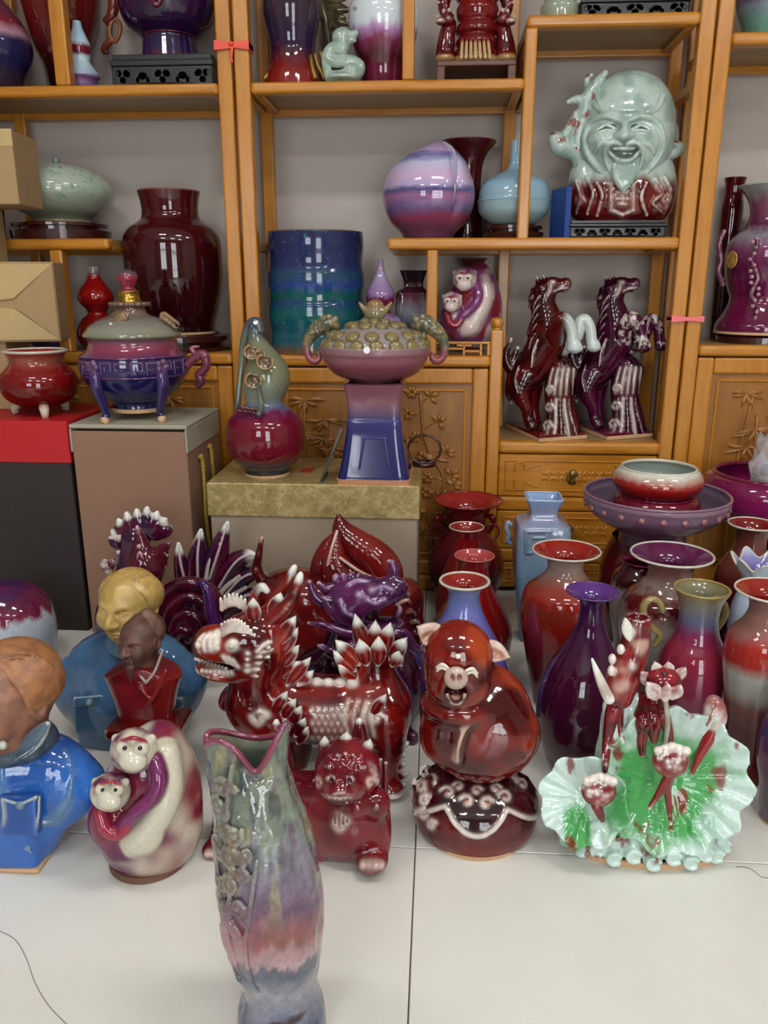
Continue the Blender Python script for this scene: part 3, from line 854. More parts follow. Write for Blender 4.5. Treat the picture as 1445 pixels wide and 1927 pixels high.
# ---- left bays
d = disc_stand('round_wood_stand', 'round two-tier dark red wooden stand under the flattened celadon jar', 118, 2.81, 1.1905, [(None, 88), (436, 90), (435, 74), (429, 74), (428, 86), (423, 86), (422, 70)], ROSE)
p = Pot('lidded_jar', 'flattened round celadon jar with tiny knob lid on a dark round stand', 'jar', 118, 2.81, d.top, [(None, 50), (412, 52), (398, 76), (378, 93), (362, 98), (345, 93), (325, 72), (313, 42), (309, 14)])
p.body(glaze('celadon_grey', [(0, '#7d7f6a'), (.25, '#8b9080'), (.6, '#a3b2a0'), (1, '#b6c4b4')], .12, speck=[('#6f8d78', .06, 45), ('#56604f', -.02, 70)]))
v, f = lathe(spline([(0, .0), (0, .02), (.006, .014), (.012, .012), (.02, .012), (.024, .004), (.024, 0)], 3), 24)
mesh_obj('knob', np.array(v)+[0, 0, p.pr[-1][0]-.001], f, glaze('knob_grey', [(0, '#6c7a72'), (1, '#7f8d86')]), p.root, True); p.foot()
d = disc_stand('round_wood_stand', 'round dark red wooden stand under the large dark oxblood vase', 336, 2.815, .8285, [(None, 100), (650, 102), (649, 86), (640, 86), (639, 98), (630, 98), (628, 84)], ROSE)
p = Pot('shouldered_vase', 'large dark oxblood vase with broad shoulders and short neck in the left bay', 'vase', 336, 2.815, d.top, [(None, 68), (618, 68), (606, 70), (580, 78), (530, 89), (480, 91), (448, 89), (430, 78), (420, 64), (412, 55), (398, 52), (378, 54), (361, 58)])
p.body(DOX); p.open(glaze('brown_lip', [(0, '#6b4038'), (1, '#7d4c42')]), DOX, .005); p.foot(h=.008)
S = Solid()
S.ell(p.w(264, 472, -.04), (.022, .03, .02)); S.ell(p.w(256, 484, -.05), (.018, .02, .016)); S.ell(p.w(250, 492, -.06), (.010, .012, .010)); S.ell(p.w(262, 460, -.05), (.008, .008, .012))
S.tube([tuple(p.w(258, 474, -.02))+(.02,), tuple(p.w(264, 484, 0))+(.02,), tuple(p.w(275, 478, .03))+(.02,)], k=.01)
S.tube([tuple(p.w(256, 494, -.05))+(.006,), tuple(p.w(250, 506, -.055))+(.007,), tuple(p.w(256, 512, -.04))+(.007,), tuple(p.w(258, 500, -.03))+(.006,)], k=.004)
S.build(.003); mesh_obj('lion_handle', S.V, S.Q, OX, p.root, True)
p = Pot('small_gourd_vase', 'pale lilac gourd vase with celadon neck behind the cardboard box', 'vase', 90, 2.82, .8285, [(None, 22), (640, 32), (615, 36), (598, 24), (590, 18), (572, 22), (552, 23), (532, 17), (518, 11), (505, 11)])
p.body(glaze('lilac_gourd', [(0, '#6a568c'), (.35, '#7c68a0'), (.42, '#9fb4c4'), (.55, '#8476a8'), (.75, '#9aa2b8'), (.9, '#8f9a98'), (1, '#8a9690')], .05)); p.open(None, PALE, .002, .2)
p = Pot('red_gourd_vase', 'glossy red double gourd vase with pale lip in the lower left bay', 'vase', 190, 2.76, .8285, [(None, 26), (645, 36), (625, 40), (602, 30), (591, 18), (582, 20), (570, 30), (558, 33), (543, 26), (527, 14), (515, 10.5), (502, 10.5)])
p.body(glaze('gourd_red', [(0, '#3c0508'), (.4, '#7a0a0c'), (.88, '#8d0f10'), (.94, '#8f7f78'), (1, '#aaa39a')], .03)); p.open(None, PALE, .002, .2); p.foot()
p = Pot('tall_black_vase', 'tall near-black vase at the left edge beyond the celadon jar', 'vase', -16, 2.83, 1.1905, [(None, 24), (440, 26), (380, 30), (300, 34), (250, 30), (230, 18), (222, 16), (212, 20)])
p.body(plain('black_glaze', '#0c0a0c', .15, .2, 40, 0, .5)); p.open(None, MATS['black_glaze'], .003, .2)
# ---- middle unit, top row
p = Pot('drip_glaze_vase', 'purple and blue drip glazed vase with flared red root foot on the top shelf', 'vase', 553, 2.79, ZA, [(None, 56), (143, 52), (125, 45), (100, 42), (75, 44), (45, 51), (15, 55), (-20, 54), (-50, 40), (-65, 42)])
p.body(glaze('drip_purple', [(0, '#8a1c14'), (.16, '#7a1a18'), (.3, '#3c1a2c'), (.42, '#2c1e40'), (.55, '#352638'), (.75, '#3e2a34'), (1, '#463640')], .14, 30, (1, 1, .1), speck=[('#343068', -.01, 40), ('#5a4a4c', .0, 60)])); p.open(MAR, MAR)
BRZ = plain('bronze_drip', '#9a7434', .3, .3, 70, .5)
for k, q in enumerate([[(592, 100, -.03, 3), (598, 122, -.035, 4), (606, 138, -.04, 4), (611, 149, -.04, 5)], [(584, 104, -.05, 3), (588, 128, -.06, 4), (594, 149, -.065, 5)], [(514, 118, -.04, 3), (506, 138, -.045, 4), (496, 149, -.045, 5)], [(602, 96, 0, 3), (610, 125, 0, 4), (616, 149, 0, 4)]]): p.tube('root_drip', q, BRZ, n=4)
p = Pot('white_plum_vase', 'white vase with plum red runs around its lower half beside the celadon dragon', 'vase', 722, 2.80, ZA, [(None, 40), (135, 42), (110, 50), (70, 62), (35, 67), (8, 62), (-12, 40), (-20, 24), (-32, 22), (-40, 28)])
p.body(glaze('white_to_plum', [(0, '#5c1434'), (.16, '#6a1a38'), (.28, '#4a1018'), (.42, '#7c2c50'), (.50, '#b48ab8'), (.56, '#d5dbe2'), (1, '#dbe6ea')], .12, 12, (1.3, 1.3, .5), speck=[('#5c1a3c', -.02, 9)])); p.open(PALE, PALE); p.foot(MAR)
# ---- middle unit, centre row
p = Pot('peach_vase', 'lilac peach-shaped vase with sky streaks and pointed tip', 'vase', 805, 2.765, ZB, [(None, 44), (438, 52), (420, 70), (395, 83), (368, 87), (338, 82), (308, 66), (288, 45), (273, 21), (263, 2)])
def pmod(A, Zv):
    d = np.angle(np.exp(1j*(A-radians(-52)))); zf = np.clip(Zv/p.pr[-1][0], 0, 1)
    return 1-.07*np.exp(-(d/.10)**2)*sstep(.10, .3, zf)+.035*np.exp(-((np.abs(d)-.24)/.18)**2)*sstep(.1, .4, zf)
def psx(v):
    zf = v[:, 2]/p.pr[-1][0]; v = v.copy(); v[:, 0] += p.rr(300, 17)*sstep(.62, 1.05, zf); return v
o = p.body(glaze('sky_lilac', [(0, '#5b2f48'), (.1, '#6b3a5c'), (.2, '#8f3a56'), (.3, '#6c5a88'), (.42, '#98668c'), (.47, '#4a4a78'), (.52, '#b3a2c8'), (.62, '#c7a6c6'), (.74, '#b9b9d6'), (.82, '#6a6aa0'), (.86, '#b9a0c4'), (1, '#9a8aa8')], .09, 9, (.8, .8, 3.2), speck=[('#2e3060', -.03, 11), ('#a9364f', -.06, 8)]), mod=pmod, seg=120, sx=psx, n=8); p.foot()
rows_ = [.97, .88, .74, .58, .42, .28]; SPk = p.S; PP = []
for t_, zf_ in enumerate(rows_):
    z_ = zf_*p.pr[-1][0]; r_ = float(np.interp(z_, SPk[:, 0], SPk[:, 1])); a_ = radians(-52+[14, 10, 4, 0, -4, -8][t_]); r_ *= float(pmod(np.array([a_]), np.array([z_]))[0]); PP.append((r_*cos(a_)+p.rr(300, 17)*float(sstep(.62, 1.05, np.array([zf_]))[0]), r_*sin(a_), z_))
v, f = tube(PP, [.003, .005, .0055, .005, .004, .002], 10, 6); mesh_obj('seam_stalk', v, f, glaze('seam_glaze', [(0, '#77628c'), (1, '#b9b4c6')]), p.root, True)
p = Pot('trumpet_vase', 'dark oxblood trumpet vase standing behind the peach vase', 'vase', 876, 2.928, ZB, [(None, 30), (430, 32), (400, 30), (350, 26), (310, 29), (288, 38), (274, 49), (268, 53)])
p.body(DOX); p.open(OX, DOX); p.foot()
d = disc_stand('round_wood_stand', 'round dark wooden stand under the pale blue bottle vase', 965, 2.82, ZB, [(None, 52), (439, 57), (438, 48), (433, 48), (432, 54), (427, 54), (426, 42)], ROSE)
p = Pot('bottle_vase', 'pale sky blue squat bottle vase with narrow neck behind the shelf post', 'vase', 965, 2.82, d.top, [(None, 36), (418, 48), (402, 64), (384, 68), (378, 69), (376, 67), (360, 65), (344, 58), (330, 36), (321, 18), (310, 12), (290, 10), (266, 11)])
p.body(glaze('sky_blue', [(0, '#94a8a8'), (.25, '#93adb4'), (.5, '#8fb2c8'), (.8, '#93bbd4'), (1, '#a3b7bc')], .06, fine=.03)); p.open(None, PALE, .002, .2); p.ring(379, 68.5, .0025, MATS['sky_blue'], 'waist_line')
# ---- middle unit, lower row
def bamb(A, Zv):
    z = Zv/.36; return 1+.02*np.sin(z*2*pi*3.1+1.2)+.014*np.exp(-((z-.15)/.015)**2)+.014*np.exp(-((z-.43)/.015)**2)+.014*np.exp(-((z-.72)/.015)**2)
p = Pot('brush_pot', 'large navy and teal cylindrical pot with bamboo-like rings', 'pot', 598, 2.815, ZC, [(None, 88), (648, 88), (600, 90), (550, 90), (500, 90), (460, 89), (438, 90)])
p.body(glaze('navy_teal', [(0, '#7a5a3a'), (.05, '#5c5648'), (.09, '#27606c'), (.22, '#1b5a6a'), (.32, '#0f5f5a'), (.42, '#1d3f66'), (.48, '#0c5c50'), (.56, '#2a3f88'), (.63, '#1f4a60'), (.72, '#26305c'), (.85, '#232a58'), (1, '#24294e')], .05, 22, (1, 1, .3), speck=[('#3f8e90', -.01, 60), ('#39509a', -.02, 50)], fine=.16, rough=.12), mod=bamb, n=12); p.open(glaze('brown_edge', [(0, '#5a4a40'), (1, '#6a564a')]), MATS['navy_teal'], .004, .5, bamb, .0025)
p = Pot('small_gourd_vase', 'lilac gourd vase speckled maroon at the waist behind the ingot lid', 'vase', 716, 2.70, ZC, [(None, 30), (650, 38), (622, 43), (600, 36), (587, 20), (580, 19), (570, 25), (556, 27.5), (542, 22), (522, 12), (505, 7), (487, 5)])
p.body(glaze('lilac_speckle', [(0, '#7c68a8'), (.38, '#9a86bc'), (.44, '#5c1230'), (.58, '#6a1a3c'), (.64, '#8a6a98'), (.8, '#9a88ac'), (1, '#8a7088')], .07, 60, (1, 1, 1))); p.open(None, MAR, .002, .1); p.foot()
p = Pot('square_vase', 'small square grey vase with plum runs left of the shelf upright', 'vase', 777, 2.88, ZC, [(None, 27), (640, 30), (600, 33), (560, 33), (548, 30), (542, 20), (535, 18), (525, 20), (509, 26), (509, 26)])
p.body(glaze('grey_plum_runs', [(0, '#2a2a48'), (.3, '#4a4a62'), (.5, '#7a7c86'), (.7, '#5a2030'), (.85, '#2c1420'), (1, '#2a1822')], .2, 40, (1, 1, .15)), mod=sq(8), seg=64); p.open(None, DOX, .003, .2, sq(8), seg=64)
p = Pot('flared_vase', 'brown flared vase hidden behind the seated monkeys on the shelf', 'vase', 884, 2.95, ZC, [(None, 20), (640, 22), (590, 26), (550, 22), (525, 14), (506, 15), (494, 23), (487, 28)])
p.body(glaze('brown_flare', [(0, '#3a1210'), (1, '#4f2a1e')])); p.open(glaze('brown_flare_lip', [(0, '#4a3024'), (1, '#5c3c2c')]), MATS['brown_flare'])
# ---- above the big head
p = Pot('celadon_pot', 'pale celadon pot with stepped foot above the smiling god head', 'pot', 1052, 2.735, ZE, [(None, 36), (14, 36), (12, 31), (4, 30), (-10, 32), (-30, 34), (-60, 30)])
p.body(glaze('celadon_foot', [(0, '#8f9884'), (1, '#a6ae9a')], .1)); p.open(CRM, CRM)
st2, c2 = carved_stand('carved_stand', 'black carved wooden stand on the highest right shelf', 1092, 1300, 2.672, .24, ZE, .055)
# ---- right unit
p = Pot('green_pot', 'purple pot with green lower glaze at the upper right corner', 'pot', 1440, 2.80, 1.7475, [(None, 40), (45, 48), (25, 56), (0, 62), (-30, 62), (-55, 50), (-65, 52)])
p.body(glaze('green_purple', [(0, '#5d8a78'), (.25, '#6a9484'), (.42, '#7f8a98'), (.5, '#6a5470'), (1, '#5c3a5c')], .1, speck=[('#4f7e68', .03, 40)])); p.open(MAR, MAR)
d = disc_stand('round_wood_stand', 'low dark wooden stand under the medallion vase at right', 1425, 2.80, .8625, [(None, 74), (632, 74), (628, 70)], ROSE)
p = Pot('medallion_vase', 'magenta and grey drum-waisted vase with gold medallion and dragon relief at right', 'vase', 1425, 2.80, d.top, [(None, 77), (611, 77), (596, 69), (575, 60), (560, 58), (546, 63), (520, 70), (480, 74), (455, 70), (438, 56), (425, 44), (405, 39), (385, 42), (366, 52), (350, 66)])
p.body(glaze('magenta_grey', [(0, '#5a1238'), (.2, '#6a1440'), (.45, '#5c1440'), (.58, '#7a3a60'), (.68, '#8a8490'), (.74, '#5a1a3c'), (.88, '#7c4a60'), (.96, '#8d8a8c'), (1, '#9a9a98')], .09, 20, speck=[('#8f7f90', -.03, 60)])); p.open(glaze('grey_lip', [(0, '#9a9c94'), (1, '#adb0a8')]), MAR, .005); p.foot(h=.008)
v, f = lathe([(0, .0), (.0, .024), (.003, .024), (.005, .021), (.004, .018), (.006, .010), (.006, 0)], 28)
mc = p.w(1377, 489, -.075); V = np.array(v); V = np.column_stack([V[:, 0]*.8, -V[:, 2], V[:, 1]*1.15]) @ rotm((0, 0, -42)).T + mc
mesh_obj('medallion', V, f, plain('gold_medallion', '#a88444', .35, .3, 90, .7), p.root, True)
S = Solid(); rg = np.random.RandomState(3)
S.tube([tuple(p.w(1420+6*sin(i*1.5), 600-i*15, -.122+.012*abs(i-5)/5))+(.007,) for i in range(11)], k=.004)
for i in range(14): S.ell(p.w(1420+rg.uniform(-9, 9), 598-i*11, -.126+.012*abs(i-7)/7), .007, None, .003)
S.tube([tuple(p.w(1362, 436, -.02))+(.008,), tuple(p.w(1353, 460, -.03))+(.009,), tuple(p.w(1356, 490, -.03))+(.008,), tuple(p.w(1352, 510, -.03))+(.008,), tuple(p.w(1360, 535, -.02))+(.008,)], k=.004)
S.build(.003); mesh_obj('dragon_relief', S.V, S.Q, painted(), p.root, True, mix3(lin('#5a1236'), lin('#b58a98'), sstep(.02, .2, S.curv)))
p = Pot('ewer', 'near-black oxblood ewer behind the medallion vase', 'vase', 1350, 2.955, .8625, [(None, 15), (600, 17), (480, 19), (420, 20), (390, 20), (370, 17), (350, 17), (336, 20)])  # dark pot form put in for the shadowed space behind the medallion vase
p.body(DOX); p.open(OX, DOX)
# ================================================================== boxes
CARD = plain('brown_cardboard', '#a48760', .85, .10, 25, bump=.2)
CARD2 = plain('pale_cardboard', '#b9a070', .85, .08, 25)
def box_thing(name, label, lo, hi, z0, z1, mat, rot=0, cat='box'):
    """carton: body with flaps and seams; lo, hi are floor corners"""
    c = np.array([(lo[0]+hi[0])/2, (lo[1]+hi[1])/2, z0]); t = thing(name, label, cat, tuple(c)); t.rotation_euler = (0, 0, rot)
    hx, hy, h = (hi[0]-lo[0])/2, (hi[1]-lo[1])/2, z1-z0
    box('carton_body', (-hx, -hy, 0), (hx, hy, h), mat, t, .004, 2)
    return t, hx, hy, h
def front_edges(pxl, pxr, row, Yf, z):
    return atY(pxl, row, Yf)[0], atY(pxr, row, Yf)[0]
# red and black gift box
RED = plain('red_paper', '#b8141c', .5, .06, 60); DRK = plain('dark_brown_paper', '#2c2423', .7, .10, 80)
x1 = atY(126, 800, 2.235)[0]; zt = atY(110, 793, 2.235)[2]
t = thing('gift_box', 'tall dark gift box with bright red lid at the left edge', 'box', (x1-.22, 2.41, 0))
box('box_body', (-.216, -.171, 0), (.216, .171, zt-.03), DRK, t, .003)
box('lid', (-.22, -.175, zt-.125), (.22, .175, zt), RED, t, .003); ZR = zt
# brown gift box with rope handles
BRP = plain('brown_paper_board', '#8d6a56', .8, .05, 200, bump=.15); GRL = plain('grey_linen_lid', '#a09a88', .85, .06, 200, bump=.2)
xa = atY(128, 800, 2.225)[0]; xb = atY(350, 805, 2.225)[0]; zt = atY(240, 800, 2.225)[2]; zb = zt
c0 = ((xa+xb)/2, 2.225+.175, 0); hx = (xb-xa)/2
t = thing('gift_box', 'tall brown gift box with grey lid and yellow rope handles', 'box', c0)
box('box_body', (-hx+.004, -.171, 0), (hx-.004, .171, zt-.02), BRP, t, .003)
bm = bmesh.new(); add_box(bm, (-hx, -.175, zt-.012), (hx, .175, zt), .003); add_box(bm, (hx-.006, -.175, zt-.082), (hx, .175, zt-.012), .002); add_box(bm, (-hx, -.175, zt-.082), (-hx+.006, .175, zt-.012), .002); add_box(bm, (-hx+.006, .169, zt-.082), (hx-.006, .175, zt-.012), .002)
bm_obj('lid', bm, GRL, t); ZBX = zt
ROPE, nt, b = nmat('yellow_rope'); tc = nt.nodes.new('ShaderNodeTexCoord'); w = N(nt, 'ShaderNodeTexWave', Scale=60.0, Distortion=1.0); w.bands_direction = 'DIAGONAL'
nt.links.new(tc.outputs['Object'], w.inputs[0]); nt.links.new(mixc(nt, w.outputs['Fac'], '#a8862a', '#d8b850'), b.inputs['Base Color']); b.inputs['Roughness'].default_value = .7
def rope(x, pts, par):
    P = spline([(x, y, z) for y, z in pts], 14); out = []
    T = np.gradient(P, axis=0); T /= np.linalg.norm(T, axis=1)[:, None]; s = np.cumsum(np.linalg.norm(np.diff(P, axis=0, prepend=P[:1]), axis=1))
    for k in range(3):
        a = s/.012*2*pi/3+k*2*pi/3; u = np.cross(T, [1, 0, 0]); u /= np.linalg.norm(u, axis=1)[:, None]
        Q = P+.0035*(np.cos(a)[:, None]*u+np.sin(a)[:, None]*np.array([[1, 0, 0]])); out.append(tube(Q, .0035, 6, 1))
    v, f = merge(*out); mesh_obj('rope_handle', v, f, ROPE, par, True)
xr = hx+.004
rope(xr, [(-.075, zt-.115), (-.06, zt-.112), (-.048, zt-.15), (-.05, zt-.30), (-.03, zt-.40), (.01, zt-.43), (.04, zt-.38), (.058, zt-.25), (.052, zt-.13), (.04, zt-.10), (.026, zt-.104)], t)
# gold topped box
def gold_mat():
    m, nt, b = nmat('gold_wrinkled_paper'); tc = nt.nodes.new('ShaderNodeTexCoord')
    f = noise(nt, tc.outputs['Object'], 28, 6, .65); v = N(nt, 'ShaderNodeTexVoronoi', Scale=32.0); v.feature = 'DISTANCE_TO_EDGE'
    n2 = noise(nt, tc.outputs['Object'], 12, 3); mp = N(nt, 'ShaderNodeVectorMath'); mp.operation = 'ADD'
    ns = N(nt, 'ShaderNodeTexNoise', Scale=14.0); nt.links.new(tc.outputs['Object'], ns.inputs['Vector'])
    sc = N(nt, 'ShaderNodeVectorMath'); sc.operation = 'SCALE'; sc.inputs['Scale'].default_value = .12; nt.links.new(ns.outputs['Color'], sc.inputs[0])
    nt.links.new(tc.outputs['Object'], mp.inputs[0]); nt.links.new(sc.outputs[0], mp.inputs[1]); nt.links.new(mp.outputs[0], v.inputs['Vector'])
    r = ramp(nt, [(.3, '#8a7646'), (.5, '#a8925c'), (.7, '#cdb98a')]); nt.links.new(f, r.inputs[0])
    r2 = ramp(nt, [(0, '#ffffff'), (.05, '#000000')]); nt.links.new(v.outputs['Distance'], r2.inputs[0])
    nt.links.new(mixc(nt, mathn(nt, 'MULTIPLY', r2.outputs[0], .5), r.outputs[0], '#dcc998'), b.inputs['Base Color'])
    b.inputs['Roughness'].default_value = .38; b.inputs['Metallic'].default_value = .35
    bp = N(nt, 'ShaderNodeBump', Strength=.6, Distance=.003); nt.links.new(f, bp.inputs['Height']); nt.links.new(bp.outputs[0], b.inputs['Normal'])
    return m
GOLD = gold_mat(); TAUP = plain('taupe_paper', '#978674', .6, .05, 60)
Yg = 2.20; xa = atY(387, 905, Yg)[0]; xb = atY(790, 912, Yg)[0]; zt = atY(600, 912, Yg)[2]; zl = atY(600, 975, Yg)[2]
t = thing('gift_box', 'wide taupe gift box with crinkled gold lid in the middle', 'box', ((xa+xb)/2, Yg+.18, 0)); hx = (xb-xa)/2
box('box_body', (-hx+.006, -.174, 0), (hx-.006, .174, zt-.02), TAUP, t, .003)
gl_ = box('lid', (-hx, -.18, zl), (hx, .18, zt), GOLD, t, .003); ZG = zt
rs_ = atZ(577, 885, ZG)-np.array([(xa+xb)/2, Yg+.18, 0]); box('red_label', (rs_[0]-.02, rs_[1]-.03, zt), (rs_[0]+.02, rs_[1]+.03, zt+.0012), plain('red_print', '#a8302c', .5), gl_, .0004)
# corrugated cartons at the left edge
FLAP = plain('carton_seam', '#5f4a30', .9)
def carton(name, label, px, row_b, row_t, Yc, hx, hy, rot, z0, seam):
    q = atY(px, row_b, Yc-hy); z1 = atY(px, row_t, Yc-hy)[2]
    x = q[0]; c = (x, Yc, z0); h = z1-z0
    t = thing(name, label, 'carton', c); t.rotation_euler = (0, 0, rot)
    box('carton_body', (-hx, -hy, 0), (hx, hy, h), CARD, t, .004, 2)
    if seam:
        V = [(-hx*.98, -hy-.004, h*.97), (hx*.98, -hy-.004, h*.97), (hx*.3, -hy-.007, h*.55), (-hx*.3, -hy-.007, h*.50)]
        mesh_obj('end_flap', V+[(a, b+.006, c2) for a, b, c2 in V], [[0, 1, 2, 3], [4, 7, 6, 5], [0, 3, 7, 4], [3, 2, 6, 7], [2, 1, 5, 6], [1, 0, 4, 5]], CARD2, t)
        V = [(-hx*.98, -hy-.004, h*.03), (hx*.98, -hy-.004, h*.03), (hx*.3, -hy-.007, h*.42), (-hx*.3, -hy-.007, h*.46)]
        mesh_obj('end_flap', V+[(a, b+.006, c2) for a, b, c2 in V], [[0, 3, 2, 1], [4, 5, 6, 7], [0, 4, 7, 3], [3, 7, 6, 2], [2, 6, 5, 1], [1, 5, 4, 0]], CARD2, t)
        V = [(hx*.98, -hy-.005, h*.03), (hx*.98, -hy-.005, h*.97), (hx*.34, -hy-.008, h*.55), (hx*.34, -hy-.008, h*.42)]
        mesh_obj('end_flap', V+[(a, b+.006, c2) for a, b, c2 in V], [[0, 1, 2, 3], [4, 7, 6, 5], [0, 3, 7, 4], [3, 2, 6, 7], [2, 1, 5, 6], [1, 0, 4, 5]], CARD, t)
        bm = bmesh.new()
    return t, z1
t1, zc = carton('cardboard_carton', 'brown cardboard carton standing on the red lid behind the red censer', -62, 770, 643, 2.52, .155, .075, 0, ZR, False)
t2, zc2 = carton('cardboard_carton', 'tilted brown cardboard carton with folded end flaps at left', -10, 640, 492, 2.50, .175, .08, radians(14), zc, True)
t3, zc3 = carton('cardboard_carton', 'cardboard carton stacked out of view at the left edge', -130, 500, 385, 2.52, .15, .09, 0, zc2, False)
t4, zc4 = carton('cardboard_carton', 'topmost cardboard carton cut by the left picture edge', -65, 380, 243, 2.52, .152, .09, radians(4), zc3, False)
box('lid_flap', (-.15, -.092, zc4-zc3-.045), (.154, -.088, zc4-zc3+.002), CARD2, t4, .001)
# blue folder box beside the big head
BLU = plain('blue_book_cloth', '#1d3f86', .5, .08, 150); PGS = plain('page_edges', '#d0ccbe', .8, .1, 300)
t = thing('blue_book', 'blue hardback book standing upright between bottle vase and smiling head', 'book', (.381, 2.735, ZB)); t.rotation_euler = (0, 0, radians(17))
ht = atY(1060, 352, 2.70)[2]-ZB
for s in (-1, 1): box('cover', (s*.008-.0012, -.055, 0), (s*.008+.0012, .055, ht), BLU, t, .001)
box('spine', (-.0092, -.058, 0), (.0092, -.0545, ht), BLU, t, .001); box('pages', (-.0067, -.0545, .004), (.0067, .052, ht-.004), PGS, t)
# slim grey plate leaning on the pedestal, and a rolled hoop behind it
GLS = plain('smoked_glass', '#4c544e', .12, .2, 30, .3, .5)
a = atY(606, 905, 2.25); b = atY(645, 806, 2.25); d = b-a; d /= np.linalg.norm(d); n = np.array([d[2], 0, -d[0]])
t = thing('leaning_plate', 'thin smoky glass plate leaning against the blue pedestal', 'plate', (a[0], 2.25, ZG))
L = np.linalg.norm(b-a); V = []
for y in (-.03, .09):
    for u, w_ in ((0, -.0035), (L, -.0035), (L, .0035), (0, .0035)):
        q = d*u+n*w_; V.append((q[0], y, q[2]+.003))
mesh_obj('glass_sheet', V, [[0, 1, 2, 3], [7, 6, 5, 4], [0, 4, 5, 1], [1, 5, 6, 2], [2, 6, 7, 3], [3, 7, 4, 0]], GLS, t)
bm = bmesh.new(); add_box(bm, (-.002, -.032, 0), (.006, .092, .005), .001); bm_obj('edge_strip', bm, plain('grey_rubber', '#3a3c3a', .6), t)
# ================================================================== floor vases, right side
def vase(name, label, px, Y, prof, mat, rim=None, inner=None, foot=True, z0=0, t=.004, deep=.5, mod=None, seg=56, n=6):
    p = Pot(name, label, 'vase', px, Y, z0, prof); p.body(mat, mod=mod, seg=seg, n=n)
    if inner: p.open(rim, inner, t, deep, mod, seg=seg)
    if foot: p.foot(mod=mod)
    return p
p = vase('ring_handled_vase', 'oxblood vase with wide flared mouth and ring handles against the drawers', 875, 2.522, [(None, 44), (1120, 52), (1085, 68), (1055, 71), (1025, 60), (1003, 42), (985, 35), (965, 38), (950, 50), (941, 65)], glaze('oxblood_a', [(0, '#3a0812'), (.5, '#5e0c1c'), (1, '#6c1216')], .1), OX, OXI, t=.005)
for s in (-1, 1):
    S = Solid(); S.tube([tuple(p.w(875+s*36, 975, 0))+(.006,), tuple(p.w(875+s*48, 970, 0))+(.007,), tuple(p.w(875+s*54, 985, -.01))+(.008,), tuple(p.w(875+s*46, 1000, -.01))+(.007,)], k=.005); S.ell(p.w(875+s*52, 974, -.01), .012); S.build(.0025)
    h = mesh_obj('beast_handle', S.V, S.Q, OX, p.root, True)
    v, f = tube([p.w(875+s*52+12*sin(a), 1000-14*cos(a), -.015) for a in np.linspace(0, 2*pi, 13)], .003, 8, 2); mesh_obj('ring', v, f, MAR, h, True)
vase('pear_vase', 'red pear vase whose small flared mouth shows between the red flared vases', 872, 2.308, [(None, 36), (1170, 50), (1130, 55), (1085, 46), (1045, 30), (1015, 23), (1000, 27), (991, 33)], glaze('oxblood_b', [(0, '#4a0810'), (1, '#7c1014')], .1), CRM, REDI, t=.003)
vase('pear_vase', 'plain red pear vase with small pink mouth behind the blue streaked vase', 886, 2.10, [(None, 48), (1228, 67), (1200, 75), (1175, 72), (1140, 56), (1105, 36), (1072, 27), (1055, 31), (1045, 38)], glaze('oxblood_c', [(0, '#4a080c'), (.5, '#7a1010'), (1, '#8c1818')], .1), glaze('pink_lip', [(0, '#a85a58'), (1, '#b86a64')]), glaze('pink_inside', [(0, '#9a2a28'), (1, '#b04844')]), t=.003)
vase('streaked_pear_vase', 'lavender blue streaked pear vase with cream lip behind the pig', 867, 1.85, [(None, 54), (1312, 78), (1275, 90), (1235, 82), (1190, 57), (1150, 36), (1122, 29), (1105, 34), (1093, 48)], glaze('lavender_streak', [(0, '#3c3474'), (.4, '#5a4c9c'), (.7, '#6d6ab2'), (.9, '#7482bc'), (1, '#98a0c8')], .06, 60, (1, 1, .1)), CRM, REDI, t=.006)
p = Pot('square_handled_vase', 'pale blue square-shouldered vase with relief panels before the drawers', 'vase', 1008, 2.30, 0, [(None, 33), (1160, 36), (1080, 47), (1010, 50), (985, 48), (978, 42), (972, 30), (962, 25), (950, 28), (936, 34), (934, 34)])
BLV = glaze('jun_blue', [(0, '#5f7f9c'), (.5, '#7190aa'), (.78, '#8894aa'), (.9, '#8a8fae'), (1, '#8aa6cc')], .12, speck=[('#8a6a84', -.02, 30), ('#556f80', .0, 70)])
def sqm(A, Zv):
    k = sq(9, 0)(A, Zv); return k
p.body(BLV, mod=sqm, seg=80, n=6); p.open(glaze('jun_lip', [(0, '#93aac8'), (1, '#a2b8d4')]), glaze('jun_inside', [(0, '#5a78a8'), (1, '#8aa4d0')]), .004, .25, sqm, .003, 80)
S = Solid(); yF = -p.rr(1040, 49)
for (a, b, c2, d2) in ((990, 1000, 1036, 1000), (990, 1000, 990, 1040), (1036, 1000, 1036, 1040), (1004, 1012, 1024, 1012), (990, 1040, 1000, 1040), (1036, 1040, 1026, 1040)):
    S.cone(p.w(a, b, yF), p.w(c2, d2, yF), .006, .006, .003)
S.build(.0025); mesh_obj('relief_panel', S.V, S.Q, BLV, p.root, True)
for s in (-1, 1):
    v, f = tube([p.w(1008+s*46, 988, 0), p.w(1008+s*52, 983, 0), p.w(1008+s*55, 995, 0), p.w(1008+s*50, 1006, 0), p.w(1008+s*53, 1016, 0), p.w(1008+s*47, 1024, 0)], .007, 10, 5); mesh_obj('scroll_handle', v, f, BLV, p.root, True)
